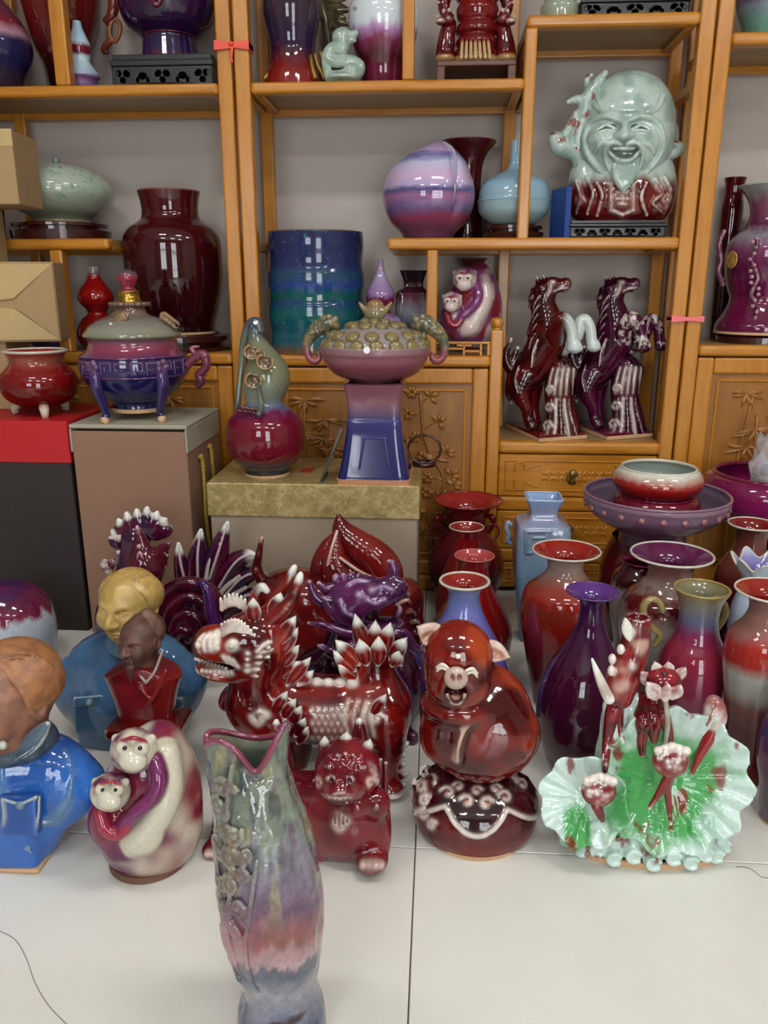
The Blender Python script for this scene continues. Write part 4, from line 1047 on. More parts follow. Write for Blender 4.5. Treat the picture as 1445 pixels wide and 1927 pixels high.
# stacked basins
p = vase('storage_jar', 'dark red jar carrying the stacked basins', 1190, 2.30, [(None, 50), (1150, 62), (1095, 71), (1055, 70), (1025, 60), (1012, 54), (1008, 54)], glaze('oxblood_jar', [(0, '#380608'), (.7, '#5c0a0c'), (1, '#4a0a10')], .1), None, OX); zj = p.z0+p.pr[-1][0]
p = Pot('drum_nail_basin', 'wide lilac basin with a row of studs under the red washers', 'basin', 1226, 2.245, zj, [(None, 62), (1000, 62), (990, 78), (975, 104), (958, 124), (942, 131), (936, 134), (928, 134)])
LIL = glaze('matte_lilac', [(0, '#5a4038'), (.12, '#68485a'), (.5, '#6a4660'), (.75, '#7a5872'), (1, '#8a707c')], .10, speck=[('#8a6a6a', -.03, 30)], rough=.2)
p.body(LIL); p.open(LIL, glaze('lilac_inside', [(0, '#564660'), (1, '#6e5c74')], rough=.2), .008, .8)
STUD = glaze('stud_glaze', [(0, '#7a4450'), (1, '#9a6a68')])
v0, f0 = lathe(spline([(0, .0), (0, .009), (.004, .008), (.007, 0)], 3), 14); sm = None; ring_r = p.rr(948, 129)
for k in range(22):
    a = 2*pi*k/22; pos = np.array([cos(a)*ring_r, sin(a)*ring_r, p.zz(949)])
    if sm is None:
        V = np.array(v0); V = np.column_stack([V[:, 2], V[:, 1], V[:, 0]]); o = mesh_obj('stud', V, f0, STUD, p.root, True); sm = o.data
    else: o = bpy.data.objects.new('stud', sm); COL.objects.link(o); o.parent = p.root
    o.location = pos; o.rotation_euler = (0, 0, a)
zb_ = zj+p.zz(996)
p = Pot('brush_washer', 'maroon low washer beneath the red and white washer', 'bowl', 1230, 2.245, zb_, [(None, 60), (958, 76), (944, 79), (934, 74), (930, 68)])
p.body(glaze('maroon_washer', [(0, '#4a0a1c'), (1, '#6c1024')], .1)); p.open(MAR, MAR, .006); zb2 = zb_+p.pr[-1][0]+.004
p = Pot('brush_washer', 'red and white round washer at the top of the basin stack', 'bowl', 1235, 2.245, zb2, [(None, 66), (921, 74), (908, 82), (897, 82), (886, 76), (880, 70)])
p.body(glaze('washer_red_white', [(0, '#5a0a0c'), (.35, '#8a1410'), (.6, '#9a2a22'), (.8, '#b7998c'), (1, '#cfd2c4')], .22, 22, (1, 1, .6))); p.open(CRM, glaze('celadon_inside', [(0, '#9aa8a0'), (.7, '#a4b0a6'), (1, '#7c4a44')], .1), .008, .8)
p = vase('storage_jar', 'black glazed jar carrying the magenta basin at the right edge', 1438, 2.45, [(None, 52), (1120, 62), (1060, 68), (1010, 62), (990, 56), (978, 56)], plain('black_glaze', '#0c0a0c', .15), None, MAR); zj = p.z0+p.pr[-1][0]
p = Pot('wide_basin', 'wide magenta basin at the right edge beside the lilac basin', 'basin', 1438, 2.45, zj, [(None, 78), (968, 92), (945, 113), (920, 119), (900, 112), (892, 102)])
p.body(glaze('magenta', [(0, '#5a1034'), (.5, '#7a1850'), (1, '#6c1440')], .1)); p.open(MAR, MATS['magenta'], .012, .8); p.foot(CRM)
# crumpled clear bag on the basin
bm = bmesh.new(); bmesh.ops.create_icosphere(bm, subdivisions=4, radius=1.0); rg = random.Random(5)
o_ = p.w(1452, 872, -.02)
P_ = np.array([v.co[:] for v in bm.verts]); nn_ = fbm(P_*2.3+7, 3, 9); n2_ = np.abs(fbm(P_*5+3, 2, 4)-.5)
for v, a, b_ in zip(bm.verts, nn_, n2_): v.co = (v.co.x*.05*(.6+a), v.co.y*.05*(.6+a), v.co.z*.075*(.6+.8*a+b_))
me_o = None
PL, nt, b = nmat('clear_plastic'); b.inputs['Base Color'].default_value = (.9, .92, .95, 1); b.inputs['Roughness'].default_value = .12; b.inputs['Transmission Weight'].default_value = .75; b.inputs['IOR'].default_value = 1.15
zbag = p.z0+p.zz(935)
bag = bm_obj('plastic_bag', bm, PL, None, True, (p.o[0]-.02, 2.42, zbag+.012)); zmin_ = min(v.co.z for v in bag.data.vertices); bag.location.z = zbag-zmin_+.002
tag(bag, 'crumpled clear plastic bag lying in the magenta basin', 'bag')
# red and white vases
def rw(name, lo, mid, sh, nk, **k): return glaze(name, [(0, lo), (.45, mid), (.62, mid), (.72, sh), (.80, nk), (1, nk)], .05, 16, **k)
vase('baluster_vase', 'red baluster vase with pale shoulder and wide red mouth left of the purple bottle', 1047, 1.89, [(None, 44), (1300, 48), (1240, 62), (1180, 75), (1140, 78), (1110, 72), (1092, 52), (1075, 36), (1058, 34), (1045, 44), (1035, 64)], glaze('red_pale_shoulder', [(0, '#3a0406'), (.35, '#600a08'), (.58, '#861a10'), (.68, '#7c2a20'), (.73, '#8c1c14'), (.8, '#8a3a2e'), (.86, '#96766c'), (.94, '#a39a90'), (1, '#8d2018')], .06, 14, speck=[('#a5a69c', -.045, 7)]), CRM, REDI, t=.004)
SPK = glaze('speckled_grey_red', [(0, '#4a1210'), (.3, '#6a1a14'), (.42, '#8f8a82'), (.58, '#a8a8a0'), (.66, '#7c5a54'), (.7, '#4a0c10'), (.75, '#5a1416'), (.82, '#94827a'), (1, '#8f3a32')], .07, 40, (1, 1, .5), speck=[('#5a1010', .0, 140)])
vase('baluster_vase', 'grey speckled baluster vase with dark plum mouth between the two red and white vases', 1235, 1.905, [(None, 48), (1295, 52), (1245, 66), (1190, 82), (1150, 86), (1122, 76), (1105, 56), (1085, 42), (1066, 42), (1052, 54), (1042, 76)], SPK, CRM, PURI, t=.005)
vase('baluster_vase', 'grey speckled vase half hidden under the lilac basin', 1192, 2.105, [(None, 38), (1200, 42), (1150, 53), (1110, 56), (1082, 52), (1070, 42), (1060, 36), (1054, 42)], glaze('speckled_grey_b', [(0, '#5a1a18'), (.5, '#8f7f78'), (.75, '#9a9690'), (.82, '#3c0c14'), (1, '#4a1420')], .07, 40, (1, 1, .5), speck=[('#5a1010', .0, 140)]), MAR, MAR)
vase('purple_bottle_vase', 'plain dark purple long-necked bottle vase with violet mouth', 1090, 1.60, [(None, 56), (1415, 70), (1370, 86), (1315, 88), (1260, 72), (1215, 46), (1180, 28), (1150, 22), (1130, 24), (1118, 36), (1112, 50)], glaze('aubergine', [(0, '#4a1f2c'), (.2, '#3a0c20'), (.6, '#3c0a28'), (.9, '#3a1040'), (1, '#40185a')], .06), glaze('violet_lip', [(0, '#44205a'), (1, '#523066')]), glaze('violet_inside', [(0, '#3e1c5c'), (1, '#583078')]), t=.003)
p = vase('handled_vase', 'rosy purple vase with olive mouth and two looped handles behind the lotus', 1287, 1.715, [(None, 44), (1385, 48), (1330, 60), (1270, 66), (1225, 58), (1195, 42), (1165, 36), (1130, 40), (1110, 50), (1107, 51)], glaze('rose_purple', [(0, '#4a2a3c'), (.2, '#5c2a44'), (.45, '#7c2440'), (.65, '#8a2438'), (.75, '#7a2a50'), (.82, '#5f6480'), (.92, '#7f7a72'), (1, '#8a7a50')], .07, 20, (1, 1, .4)), glaze('olive_lip', [(0, '#85733f'), (1, '#9a884e')]), glaze('olive_inside', [(0, '#4e5a5a'), (.6, '#6f7a78'), (1, '#857a52')]), t=.005)
OLV = glaze('olive_handle', [(0, '#7c6a42'), (1, '#94824f')], .2)
for s in (-1, 1):
    P = [(1287+s*40, 1150, 0, 7), (1287+s*48, 1132, 0, 6.5), (1287+s*64, 1128, 0, 7), (1287+s*76, 1142, 0, 7.5), (1287+s*74, 1162, 0, 7), (1287+s*60, 1182, 0, 7), (1287+s*46, 1192, 0, 7), (1287+s*50, 1206, 0, 6), (1287+s*58, 1216, 0, 5)]
    p.tube('handle', P, OLV)
vase('baluster_vase', 'red baluster vase with cloudy white belly at the right edge', 1405, 1.595, [(None, 44), (1425, 47), (1360, 52), (1290, 64), (1235, 72), (1195, 66), (1172, 48), (1150, 38), (1130, 40), (1118, 52), (1110, 68)], glaze('cloudy_red', [(0, '#5a0c14'), (.3, '#4a1014'), (.42, '#6a3a36'), (.5, '#96928a'), (.6, '#a3a098'), (.66, '#9a2e26'), (.74, '#a02a24'), (.8, '#8a5a54'), (.95, '#8a6a62'), (1, '#8f2018')], .06, 12), CRM, REDI, t=.004)
def lobe(A, Zv): return 1+.10*np.cos(7*A)*sstep(.6, 1, Zv/.40)
p = Pot('lobed_vase', 'pale blue vase with frilled flower mouth at the right edge', 'vase', 1398, 1.90, 0, [(None, 36), (1230, 40), (1180, 46), (1140, 44), (1105, 34), (1082, 34), (1065, 46), (1055, 53)])
def wav(v):
    v = v.copy(); zf = v[:, 2]/p.pr[-1][0]; A = np.arctan2(v[:, 1], v[:, 0]); v[:, 2] += .012*np.cos(7*A)*sstep(.85, 1, zf); return v
PBL = glaze('pale_blue', [(0, '#93a4c4'), (.8, '#b4c4d6'), (1, '#c4d2de')], .08)
hgt = p.pr[-1][0]
def lobe(A, Zv): return 1+.09*np.cos(7*A)*sstep(.80, 1, Zv/hgt)
p.body(PBL, mod=lobe, seg=112, sx=wav)
S_ = p.S[::-1]; I = np.column_stack([S_[:14, 0], S_[:14, 1]-.004]); v, f = lathe(I, 112, lobe); v = wav(np.array(v))
mesh_obj('interior', v, f, glaze('lavender_inside', [(0, '#6c5c9a'), (.6, '#8a84b8'), (1, '#bccad8')]), p.root, True)
v, f = torus(p.pr[-1][1]-.002, .003, hgt, 112); v = np.array(v); A = np.arctan2(v[:, 1], v[:, 0]); k = lobe(A, np.full(len(v), hgt)); v[:, 0] *= k; v[:, 1] *= k; v[:, 2] += .012*np.cos(7*A)
mesh_obj('rim', v, f, CRM, p.root, True)
vase('baluster_vase', 'dark red vase with white-edged mouth below the magenta basin', 1380, 2.10, [(None, 38), (1180, 48), (1120, 56), (1075, 54), (1050, 42), (1030, 29), (1008, 28), (992, 36), (985, 45)], glaze('oxblood_d', [(0, '#380608'), (.6, '#5a1210'), (.8, '#6d3a30'), (1, '#4a1a18')], .1, speck=[('#8a6a5c', -.02, 30)]), CRM, OX, t=.004)
p = vase('banded_vase', 'violet blue banded vase cut off at the lower right edge', 1478, 1.44, [(None, 46), (1480, 56), (1440, 66), (1395, 68), (1350, 58), (1310, 38), (1285, 34), (1270, 42)], glaze('violet_bands', [(0, '#5a5058'), (.15, '#4a3a4c'), (.35, '#4c2038'), (.5, '#5a2a4a'), (.62, '#4a3a68'), (.8, '#5a6484'), (1, '#5a4a70')], .05), MAR, MAR)
# globe at left
p = vase('globe_jar', 'white round jar with purple red runs behind the brown-headed bust', 30, 2.0, [(None, 42), (1275, 58), (1235, 74), (1185, 81), (1140, 74), (1112, 52), (1099, 26), (1095, 1)], glaze('white_purple_runs', [(0, '#8a94a0'), (.3, '#8f98a8'), (.5, '#a4adba'), (.66, '#b4bcc6'), (.74, '#7a2040'), (.85, '#5a1438'), (1, '#3c1a4c')], .30, 18, (1, 1, .22)), foot=True)
# red tripod censer on the red lid
p = Pot('tripod_censer', 'small red censer with white lip and stub feet on the red box lid', 'censer', 80, 2.37, ZR, [(762, 34), (758, 46), (745, 62), (725, 71), (705, 68), (692, 56), (682, 49), (672, 50), (664, 55), (660, 58)])
p.body(glaze('censer_red', [(0, '#4a0608'), (.45, '#6e0c0c'), (.7, '#7c1412'), (.85, '#8a4a3c'), (1, '#8f2c24')], .08, speck=[('#9a6a5c', -.05, 60)])); p.open(CRM, glaze('censer_in', [(0, '#6a0c10'), (1, '#8a1c1c')]), .007, .6)
for k in range(3):
    a = -pi/2+.55+k*2*pi/3; r0 = p.rr(760, 42); z = p.pr[0][0]
    v, f = tube([(cos(a)*r0, sin(a)*r0, z+.012), (cos(a)*r0*1.15, sin(a)*r0*1.15, z), (cos(a)*r0*1.25, sin(a)*r0*1.25, .012), (cos(a)*r0*1.2, sin(a)*r0*1.2, .001)], [.014, .015, .012, .010], 10, 4); mesh_obj('stub_foot', v, f, glaze('foot_pale', [(0, '#c4a48a'), (.5, '#c9c0b0'), (1, '#8a2a20')]), p.root, True)
# ================================================================== modelled figures: glaze colouring
PG = painted()
def glz(dark, mid, pale, lo=.10, hi=.28, sc=30, seed=1, pick=True, thin=None, amt=1.0):
    """fired colour: pooled dark to mid by noise, worn to pale clay on sharp ridges; coloured pieces keep their own colour"""
    d, m, p_ = [np.array(lin(c)) for c in (dark, mid, pale)]
    d, m = [v*(.72 if v[0] > 2.5*v[1] and v[0] > 1.3*v[2] else 1.0) for v in (d, m)]      # iron red fires deep
    def f(s):
        n = fbm(s.V*sc+11, 4, seed); C = mix3(d, m, sstep(.30, .66, n))
        if thin is not None: C = mix3(C, lin(thin), sstep(.55, .75, fbm(s.V*sc*.6+5, 3, seed+7))*.8)
        if pick:
            W = np.full(len(s.V), 1e-3); A = np.zeros(len(s.V)); CC = np.zeros((len(s.V), 3))
            for g, a, b, k, op, c in s.pr:
                if op in ('s', 'groove') and c is None: continue
                kc = s.h*.55; sel = np.all((s.V > a-8*kc) & (s.V < b+8*kc), 1)
                if not sel.any(): continue
                w = np.exp(-np.maximum(np.abs(g(s.V[sel])) if op != 'u' else np.maximum(g(s.V[sel]), 0), 0)/kc)*(5 if op != 'u' else 1); W[sel] += w
                if c is not None: A[sel] += w; CC[sel] += w[:, None]*c
            t = np.clip(A/W, 0, 1); CC = CC/np.maximum(A, 1e-6)[:, None]; C = mix3(C, CC, t)
        e = sstep(lo*.5, hi*.5, s.curv+(n-.5)*.03)*amt
        return mix3(C, p_, e)
    return f
RED3 = ('#4a0508', '#7e1210', '#d8c8bc'); CREAM = '#dfe2d6'
def px3(F, c, r): return F.p(*c), tuple(v*F.s for v in (r if not np.isscalar(r) else (r, r, r)))
def E(S, F, c, r, rot=None, k=.008, op='u', col=None): S.ell(F.p(*c), tuple(v*F.s for v in (r if not np.isscalar(r) else (r,)*3)), rot, k, op, col)
def T(S, F, L, k=.006, op='u', col=None, n=4): S.tube(F.P(L), k, op, col, n)
def Lf(S, F, a, b, w, t=5, nrm=(0, -1, .3), k=.004, col=None, op='u'): S.leaf(F.p(*a), F.p(*b), w*F.s, t*F.s, nrm, k, op, col)

def Ds(S, F, L, k=.003, op='u', col=None, n=4, base=None, lift=0.0):
    """ridge laid on the surface already modelled; L rows (px, py, radius px)"""
    if n > 1: L = spline(L, 3)
    P, D = F.hit(base or S, [(l[0], l[1]) for l in L]); P = P-D*np.array([[l[2]*F.s*lift] for l in L])
    S.tube([tuple(p)+(max(l[2], .3)*F.s,) for p, l in zip(P, L)], k, op, col, 2 if n > 1 else 1)
def De(S, F, c, r, k=.003, op='u', col=None, rot=None, base=None, lift=0.0):
    P, D = F.hit(base or S, [c]); r = tuple(v*F.s for v in (r if not np.isscalar(r) else (r,)*3)); S.ell(P[0]-D[0]*r[1]*lift, r, rot, k, op, col)
def curl(cx, cy, r, a0=0., turns=1.2, w=2.5, n=9, flip=1):
    return [(cx+flip*r*(1-.75*t)*cos(a0+turns*2*pi*t), cy-r*(1-.75*t)*sin(a0+turns*2*pi*t), w) for t in np.linspace(0, 1, n)]
# ------------------------------------------------------------------ laughing pig
F = Fig('pig_figurine', 'laughing red glazed pig sitting on a draped round cushion', 'figurine', 893, 1552)
S = Solid(); E(S, F, (893, 1512, 0), (116, 104, 74)); E(S, F, (893, 1535, 0), (112, 100, 60), k=.02)
E(S, F, (798, 1500, -.02), (22, 40, 44), (0, 12, 0), .01)
CU = S
for c_ in ((800, 1452, 14, 1), (790, 1480, 13, -1), (800, 1506, 13, 1), (796, 1532, 12, -1), (812, 1552, 9, 1)): Ds(S, F, curl(c_[0], c_[1], c_[2], .5, 1.1, 3.2, 8, c_[3]), .002, col='#d2c2b6', n=1)
for c_ in ((778, 1470), (776, 1500), (782, 1528), (818, 1476), (820, 1500)): De(S, F, c_, (4, 4, 9), .002, col='#d2c2b6', rot=(0, 20, 0))
F.finish('cushion', S, .003, PG, glz('#4c0d12', '#7a1814', '#d9c7bb', .3, .6, 12, 3, thin='#5c2028'))
v, f = lathe([(0, .098), (0, .1055), (.009, .1085), (.009, .1)], 64, None, True); mesh_obj('foot_rim', v, f, TAN, F.root)
C0 = Solid(); E(C0, F, (893, 1512, 0), (116, 104, 74)); E(C0, F, (893, 1535, 0), (112, 100, 60), k=.02)
S = Solid(); zt_ = F.p(893, 1512, 0)[2]
def scal(a): return zt_+.044-.036*np.abs(np.cos(2.5*(a+.35)))**1.3
def drape(P):
    sh = P.shape[:-1]; Q = P.reshape(-1, 3); d = C0.eval(Q); a = np.arctan2(Q[:, 1], Q[:, 0]); z = Q[:, 2]
    lip = .0035*np.exp(-((z-scal(a))/.006)**2)
    return np.maximum(d-.006-lip, (scal(a)-z)*.7).reshape(sh)
S.fn(drape, (-.135, -.125, zt_-.02), (.135, .125, zt_+.10)); B0 = Solid(); B0.pr = list(S.pr)
edge = []
for a in np.linspace(-pi, 0, 46):
    z = float(scal(a))+.003; t = np.linspace(.02, .16, 60); Q = np.column_stack([cos(a)*t, sin(a)*t, np.full(60, z)]); d = C0.eval(Q); r = t[np.argmin(np.abs(d-.006))]; edge.append((r*cos(a), r*sin(a), z, .0042))
S.tube(edge, .002, 'u', '#d6c9be', 1)
for c_ in ((812, 1468, 13), (842, 1492, 14), (878, 1508, 14), (915, 1512, 14), (950, 1500, 14), (982, 1476, 12), (862, 1480, 9), (897, 1488, 9), (933, 1484, 9), (966, 1462, 9)):
    Ds(S, F, curl(c_[0], c_[1], c_[2], .4, .75, 3, 7, 1 if c_[0] % 2 else -1), .002, col='#cfc0b4', n=1, base=B0); De(S, F, (c_[0], c_[1]), (4.5, 4, 4.5), .002, col='#8a3028', base=B0)
F.finish('drapery', S, .0026, PG, glz('#2a0812', '#4c0c18', '#dccfc6', .3, .6, 20, 4))
S = Solid(); E(S, F, (902, 1355, 0), (98, 86, 112)); E(S, F, (905, 1388, 0), (99, 86, 66), k=.03)
E(S, F, (945, 1378, -.033), (68, 54, 72), (0, -12, 0), .012); E(S, F, (838, 1368, -.04), (46, 42, 70), (0, 10, 0), .014)
E(S, F, (882, 1378, -.066), (34, 28, 58), (0, 8, 0), .010)
T(S, F, [(893, 1335, -.085, 2.5), (877, 1365, -.096, 3.5), (864, 1400, -.098, 3.5), (860, 1432, -.09, 3)], .003, col='#c4ac98')
T(S, F, [(900, 1342, -.085, 3), (884, 1375, -.096, 4), (872, 1408, -.097, 4.5), (870, 1436, -.09, 3)], .003, 'groove', '#3a0808')
E(S, F, (862, 1322, -.045), (66, 58, 30), k=.02)
E(S, F, (996, 1372, .01), (9, 12, 26), (0, 10, 0), .004, col='#c9b09c'); E(S, F, (988, 1392, .0), (8, 8, 22), k=.006)
F.finish('body', S, .0028, PG, glz('#4a0708', '#84150c', '#d0a890', .16, .4, 16, 5, thin='#9c3414'))
S = Solid(); E(S, F, (862, 1250, -.055), (62, 58, 74)); E(S, F, (833, 1288, -.085), (28, 26, 30), k=.014); E(S, F, (892, 1292, -.085), (28, 26, 30), k=.014); E(S, F, (860, 1310, -.08), (34, 26, 22), k=.016)
E(S, F, (861, 1216, -.06), (46, 44, 36), k=.03)
E(S, F, (857, 1306, -.115), (18, 16, 17), k=.004, op='s', col='#1c0408'); E(S, F, (857, 1311, -.108), (11, 8, 6), k=.003, col='#8a5a50')
T(S, F, [(842, 1308, -.122, 4), (850, 1322, -.126, 4), (866, 1322, -.126, 4), (874, 1308, -.122, 4)], .004, col='#3c0a0c')
head = F.finish('head', S, .0026, PG, glz('#4a0708', '#8c1a0e', '#c99a80', .18, .42, 18, 6, thin='#a84018'))
S = Solid(); E(S, F, (858, 1276, -.128), (20, 14, 20), k=.004)
for s in (-1, 1): E(S, F, (858+s*7, 1276, -.143), (3.4, 8, 5), k=.002, op='s', col='#6a1a10')
F.finish('snout', S, .0018, PG, glz('#b0968a', '#c8b8a8', '#dccfc4', .3, .5, 30, 1), parent=head)
for L in ([(822, 1256, -.113, 2.5), (832, 1250, -.12, 3), (843, 1257, -.122, 2.5)], [(877, 1262, -.122, 2.5), (889, 1258, -.12, 3), (898, 1267, -.113, 2.5)]):
    S = Solid(); T(S, F, L, .002); T(S, F, [(a, b+7, c, r*.8) for a, b, c, r in L], .002); F.finish('eye', S, .0014, PG, base='#d8cdbf', parent=head)
S = Solid(); E(S, F, (862, 1235, -.118), 5); F.finish('forehead_bead', S, .0014, PG, base='#e0d5c8', parent=head)
for (a, b, w) in (((838, 1208, -.06), (786, 1180, -.065), 22), ((898, 1215, -.06), (958, 1236, -.065), 19)):
    S = Solid(); Lf(S, F, a, b, w, 7, (0, -1, .4)); m = [(a[i]+b[i])/2 for i in range(3)]
    E(S, F, (m[0], m[1]+4, m[2]-.012), (20, 9, 9), (0, 25 if b[0] > a[0] else -25, 0), .004, op='s', col='#a06a58')
    F.finish('ear', S, .002, PG, glz('#b89a8c', '#d5cabc', '#e4ddd2', .2, .5, 30, 2), parent=head)

# ------------------------------------------------------------------ hugging monkeys on the floor
def monkeys(F, P, h, cols, eye=True):
    """P maps design pixels of the floor pair (origin 262,1620) to this figure"""
    A, B_, W_ = cols
    S = Solid(); q = P
    def e(c, r, **k): S.ell(F.p(*q(c)), tuple(v*F.s*q.k for v in (r if not np.isscalar(r) else (r,)*3)), k.pop('rot', None), k.pop('kk', .010)*q.k*1.0, k.pop('op', 'u'), k.pop('col', None))
    def t(L, kk=.006, col=None, op='u'): S.tube([tuple(F.p(*q(l[:3])))+(l[3]*F.s*q.k,) for l in L], kk*q.k, op, col, 4)
    e((272, 1535, 0), (92, 78, 118)); e((285, 1465, .0), (76, 70, 90), kk=.03); e((285, 1575, 0), (80, 72, 60), kk=.03)
    t([(300, 1400, .01, 44), (330, 1470, .015, 44), (335, 1550, .01, 42), (300, 1600, 0, 40)], .03)
    # mother's long arm coming down and round, knee
    t([(312, 1420, -.03, 26), (316, 1480, -.05, 28), (300, 1530, -.066, 27), (272, 1570, -.075, 22), (252, 1592, -.075, 16)], .014, col=W_)
    t([(292, 1430, -.06, 14), (300, 1465, -.075, 15), (288, 1500, -.085, 14), (255, 1530, -.095, 13), (228, 1555, -.09, 12)], .005, col=B_)
    e((268, 1575, -.075), (40, 26, 32), kk=.008, col=W_, rot=(0, -30, 0)); e((230, 1590, -.06), (34, 30, 34), kk=.01)
    # baby body
    e((212, 1545, -.055), (44, 40, 60), kk=.008); t([(190, 1530, -.09, 12), (200, 1560, -.1, 12), (222, 1570, -.1, 11), (240, 1556, -.1, 9)], .005, col=A)
    body = F.finish('body', S, h, PG, glz(B_, A, W_, .2, .5, 15/q.k, 9, thin=W_))
    for (cx, cy, dy, r, nm) in ((252, 1412, -.055, 40, 'mother_head'), (208, 1490, -.085, 34, 'baby_head')):
        S = Solid(); e((cx, cy, dy), (r*1.02, r*.95, r*1.0)); 
        for sx in (-1, 1): e((cx+sx*r*.40-2, cy-r*.12, dy-r*.00075), (r*.36, r*.30, r*.34), kk=.003, col=W_)
        e((cx-2, cy+r*.50, dy-r*.00085), (r*.62, r*.40, r*.48), kk=.004, col=W_)
        for sx in (-1, 1): e((cx+sx*r*.85, cy-r*.55, dy), (r*.2, r*.16, r*.22), kk=.004, col=W_)
        t([(cx-r*.62, cy-r*.42, dy-r*.00072, r*.07), (cx-r*.05, cy-r*.58, dy-r*.00095, r*.10), (cx+r*.55, cy-r*.44, dy-r*.00075, r*.07)], .004, col=A)
        hd = F.finish(nm, S, h*.8, PG, glz(B_, W_, W_, .3, .6, 30/q.k, 3, thin=W_), parent=body)
        for sx in (-1, 1):
            S = Solid(); e((cx+sx*r*.36-3, cy-r*.10, dy-r*.00107), r*.10); F.finish('eye', S, h*.35, PG, base='#1a1412', parent=hd)
    return body
class Pm:
    def __init__(s, k, ox, oy, dk=None, x0=262, y0=1620): s.k, s.ox, s.oy, s.x0, s.y0 = k, ox, oy, x0, y0; s.d = dk or k
    def __call__(s, c): return (s.ox+(c[0]-s.x0)*s.k, s.oy+(c[1]-s.y0)*s.k, c[2]*s.d)
F = Fig('monkey_figurine', 'cream and magenta mother monkey hugging her baby on the floor at lower left', 'figurine', 270, 1612)
monkeys(F, Pm(1, 262, 1620), .0027, ('#94283c', '#6e2656', '#c9c2ae'))
v, f = lathe([(0, .070), (0, .074), (.012, .072), (.012, .06)], 48, None, True); mesh_obj('foot_rim', np.array(v)+F.p(282, 1612, 0), f, plain('brown_clay', '#6b4a38', .7), F.root)

# ------------------------------------------------------------------ lotus pond
F = Fig('lotus_sculpture', 'green and white lotus leaf sculpture with red buds at lower right', 'figurine', 1213, 1592)
GRN = '#4fa058'; LPALE = '#c2d8d0'
def lotus_col(s):
    C = np.tile(np.array(lin(LPALE)), (len(s.V), 1)); n = fbm(s.V*26, 4, 3)
    x, y, z = s.V.T; gx = np.exp(-((x-F.p(1240, 1455)[0])/.105)**2-((z-F.p(1235, 1455)[2])/.10)**2)+.8*np.exp(-((x-F.p(1075, 1480)[0])/.03)**2-((z-.07)/.06)**2)
    C = mix3(C, lin('#3f9a4a'), np.clip(sstep(.26, .62, gx*.9+n*.55-.18), 0, .95))
    r = sstep(.66, .74, fbm(s.V*np.array([38, 38, 16])+3, 3, 8)); C = mix3(C, lin('#7c1a20'), r*.85)
    return mix3(C, lin('#dfe9e4'), sstep(.12, .35, s.curv)*.7)
S = Solid()
E(S, F, (1213, 1560, 0), (158, 62, 45)); E(S, F, (1213, 1540, .01), (150, 50, 60), k=.03)
def leaf_disc(px, py, dy, R, tilt, yaw, amp, nr):
    c = F.p(px, py, dy); M = rotm((90-tilt, 0, yaw)); R = R*F.s
    def f(P):
        q = (P-c) @ M; x, y, z = q[..., 0], q[..., 1], q[..., 2]; r = np.sqrt(x*x+y*y); a = np.arctan2(y, x)
        zz = .55*r*r/R*.55+amp*F.s*np.cos(a*nr)*(r/R)**2; Rr = R*(1+.05*np.cos(a*nr*.5+1))
        return np.maximum(np.abs(z-zz)*.75-.006, r-Rr)
    S.fn(f, c-R*1.15, c+R*1.15, .008)
leaf_disc(1258, 1455, -.005, 134, 12, 0, 4, 22); leaf_disc(1102, 1505, -.035, 80, 25, -22, 4, 16)
E(S, F, (1160, 1420, .02), (40, 26, 120), (0, 3, 0), .02); E(S, F, (1215, 1420, .02), (60, 24, 110), None, .02); E(S, F, (1185, 1350, .02), (50, 26, 50), None, .02)
T(S, F, [(1150, 1540, -.02, 14), (1148, 1440, -.01, 14), (1150, 1330, .0, 16)], .01)
for a_ in np.linspace(-.5, 3.4, 15): Ds(S, F, [(1258+25*cos(a_), 1470-20*sin(a_), 2.5), (1258+70*cos(a_), 1470-72*sin(a_), 2.2), (1258+112*cos(a_), 1470-115*sin(a_), 1.5)], .004)
for a_ in np.linspace(.2, 4.0, 9): Ds(S, F, [(1100+12*cos(a_), 1500-12*sin(a_), 2.5), (1100+60*cos(a_), 1500-56*sin(a_), 1.5)], .004)
for i in range(13):
    a = pi*(1.03+.94*i/12); cx = 1213+148*cos(a); dy = .062*sin(a)*1.02; py = 1560-12-(62*0)
    base = np.array([F.p(cx, 1560, 0)[0], dy, .022+.012*(i % 2)])
    S.ell(base, (.018, .016, .02), None, .004)
    S.tube([tuple(base+[.012*cos(q), -.014, .012*sin(q)])+(.0045,) for q in np.linspace(.5, 5.5, 7)], k=.002)
for i in range(10):
    cx = 1090+i*28; S.ell(np.array([F.p(cx, 1540, 0)[0], -.048+.0004*abs(i-5), .06+.01*sin(i*2.1)]), (.013, .012, .016), None, .005)
for k_, (a, b, r) in enumerate(((1085, 1545, 13), (1120, 1562, 15), (1158, 1570, 16), (1196, 1572, 15), (1234, 1560, 17), (1270, 1572, 16), (1306, 1560, 15), (1335, 1548, 13), (1240, 1520, 15), (1295, 1528, 13), (1345, 1505, 12))):
    Ds(S, F, curl(a, b, r, 1.2, 1.0, 4.2, 8, 1 if k_ % 2 else -1), .004, n=1)
base = F.finish('lotus_leaves', S, .003, PG, lotus_col)
v, f = lathe([(0, .95), (0, 1.0), (.012, 1.0), (.012, .9)], 64, None, True); V = np.array(v); V[:, 0] *= .155; V[:, 1] *= .066; mesh_obj('foot_rim', V, f, TAN, F.root)
RC = glz('#5c0c14', '#96242a', '#d9d2c8', .16, .34, 40, 5)
LS = Solid(); LS.pr = list(S.pr)
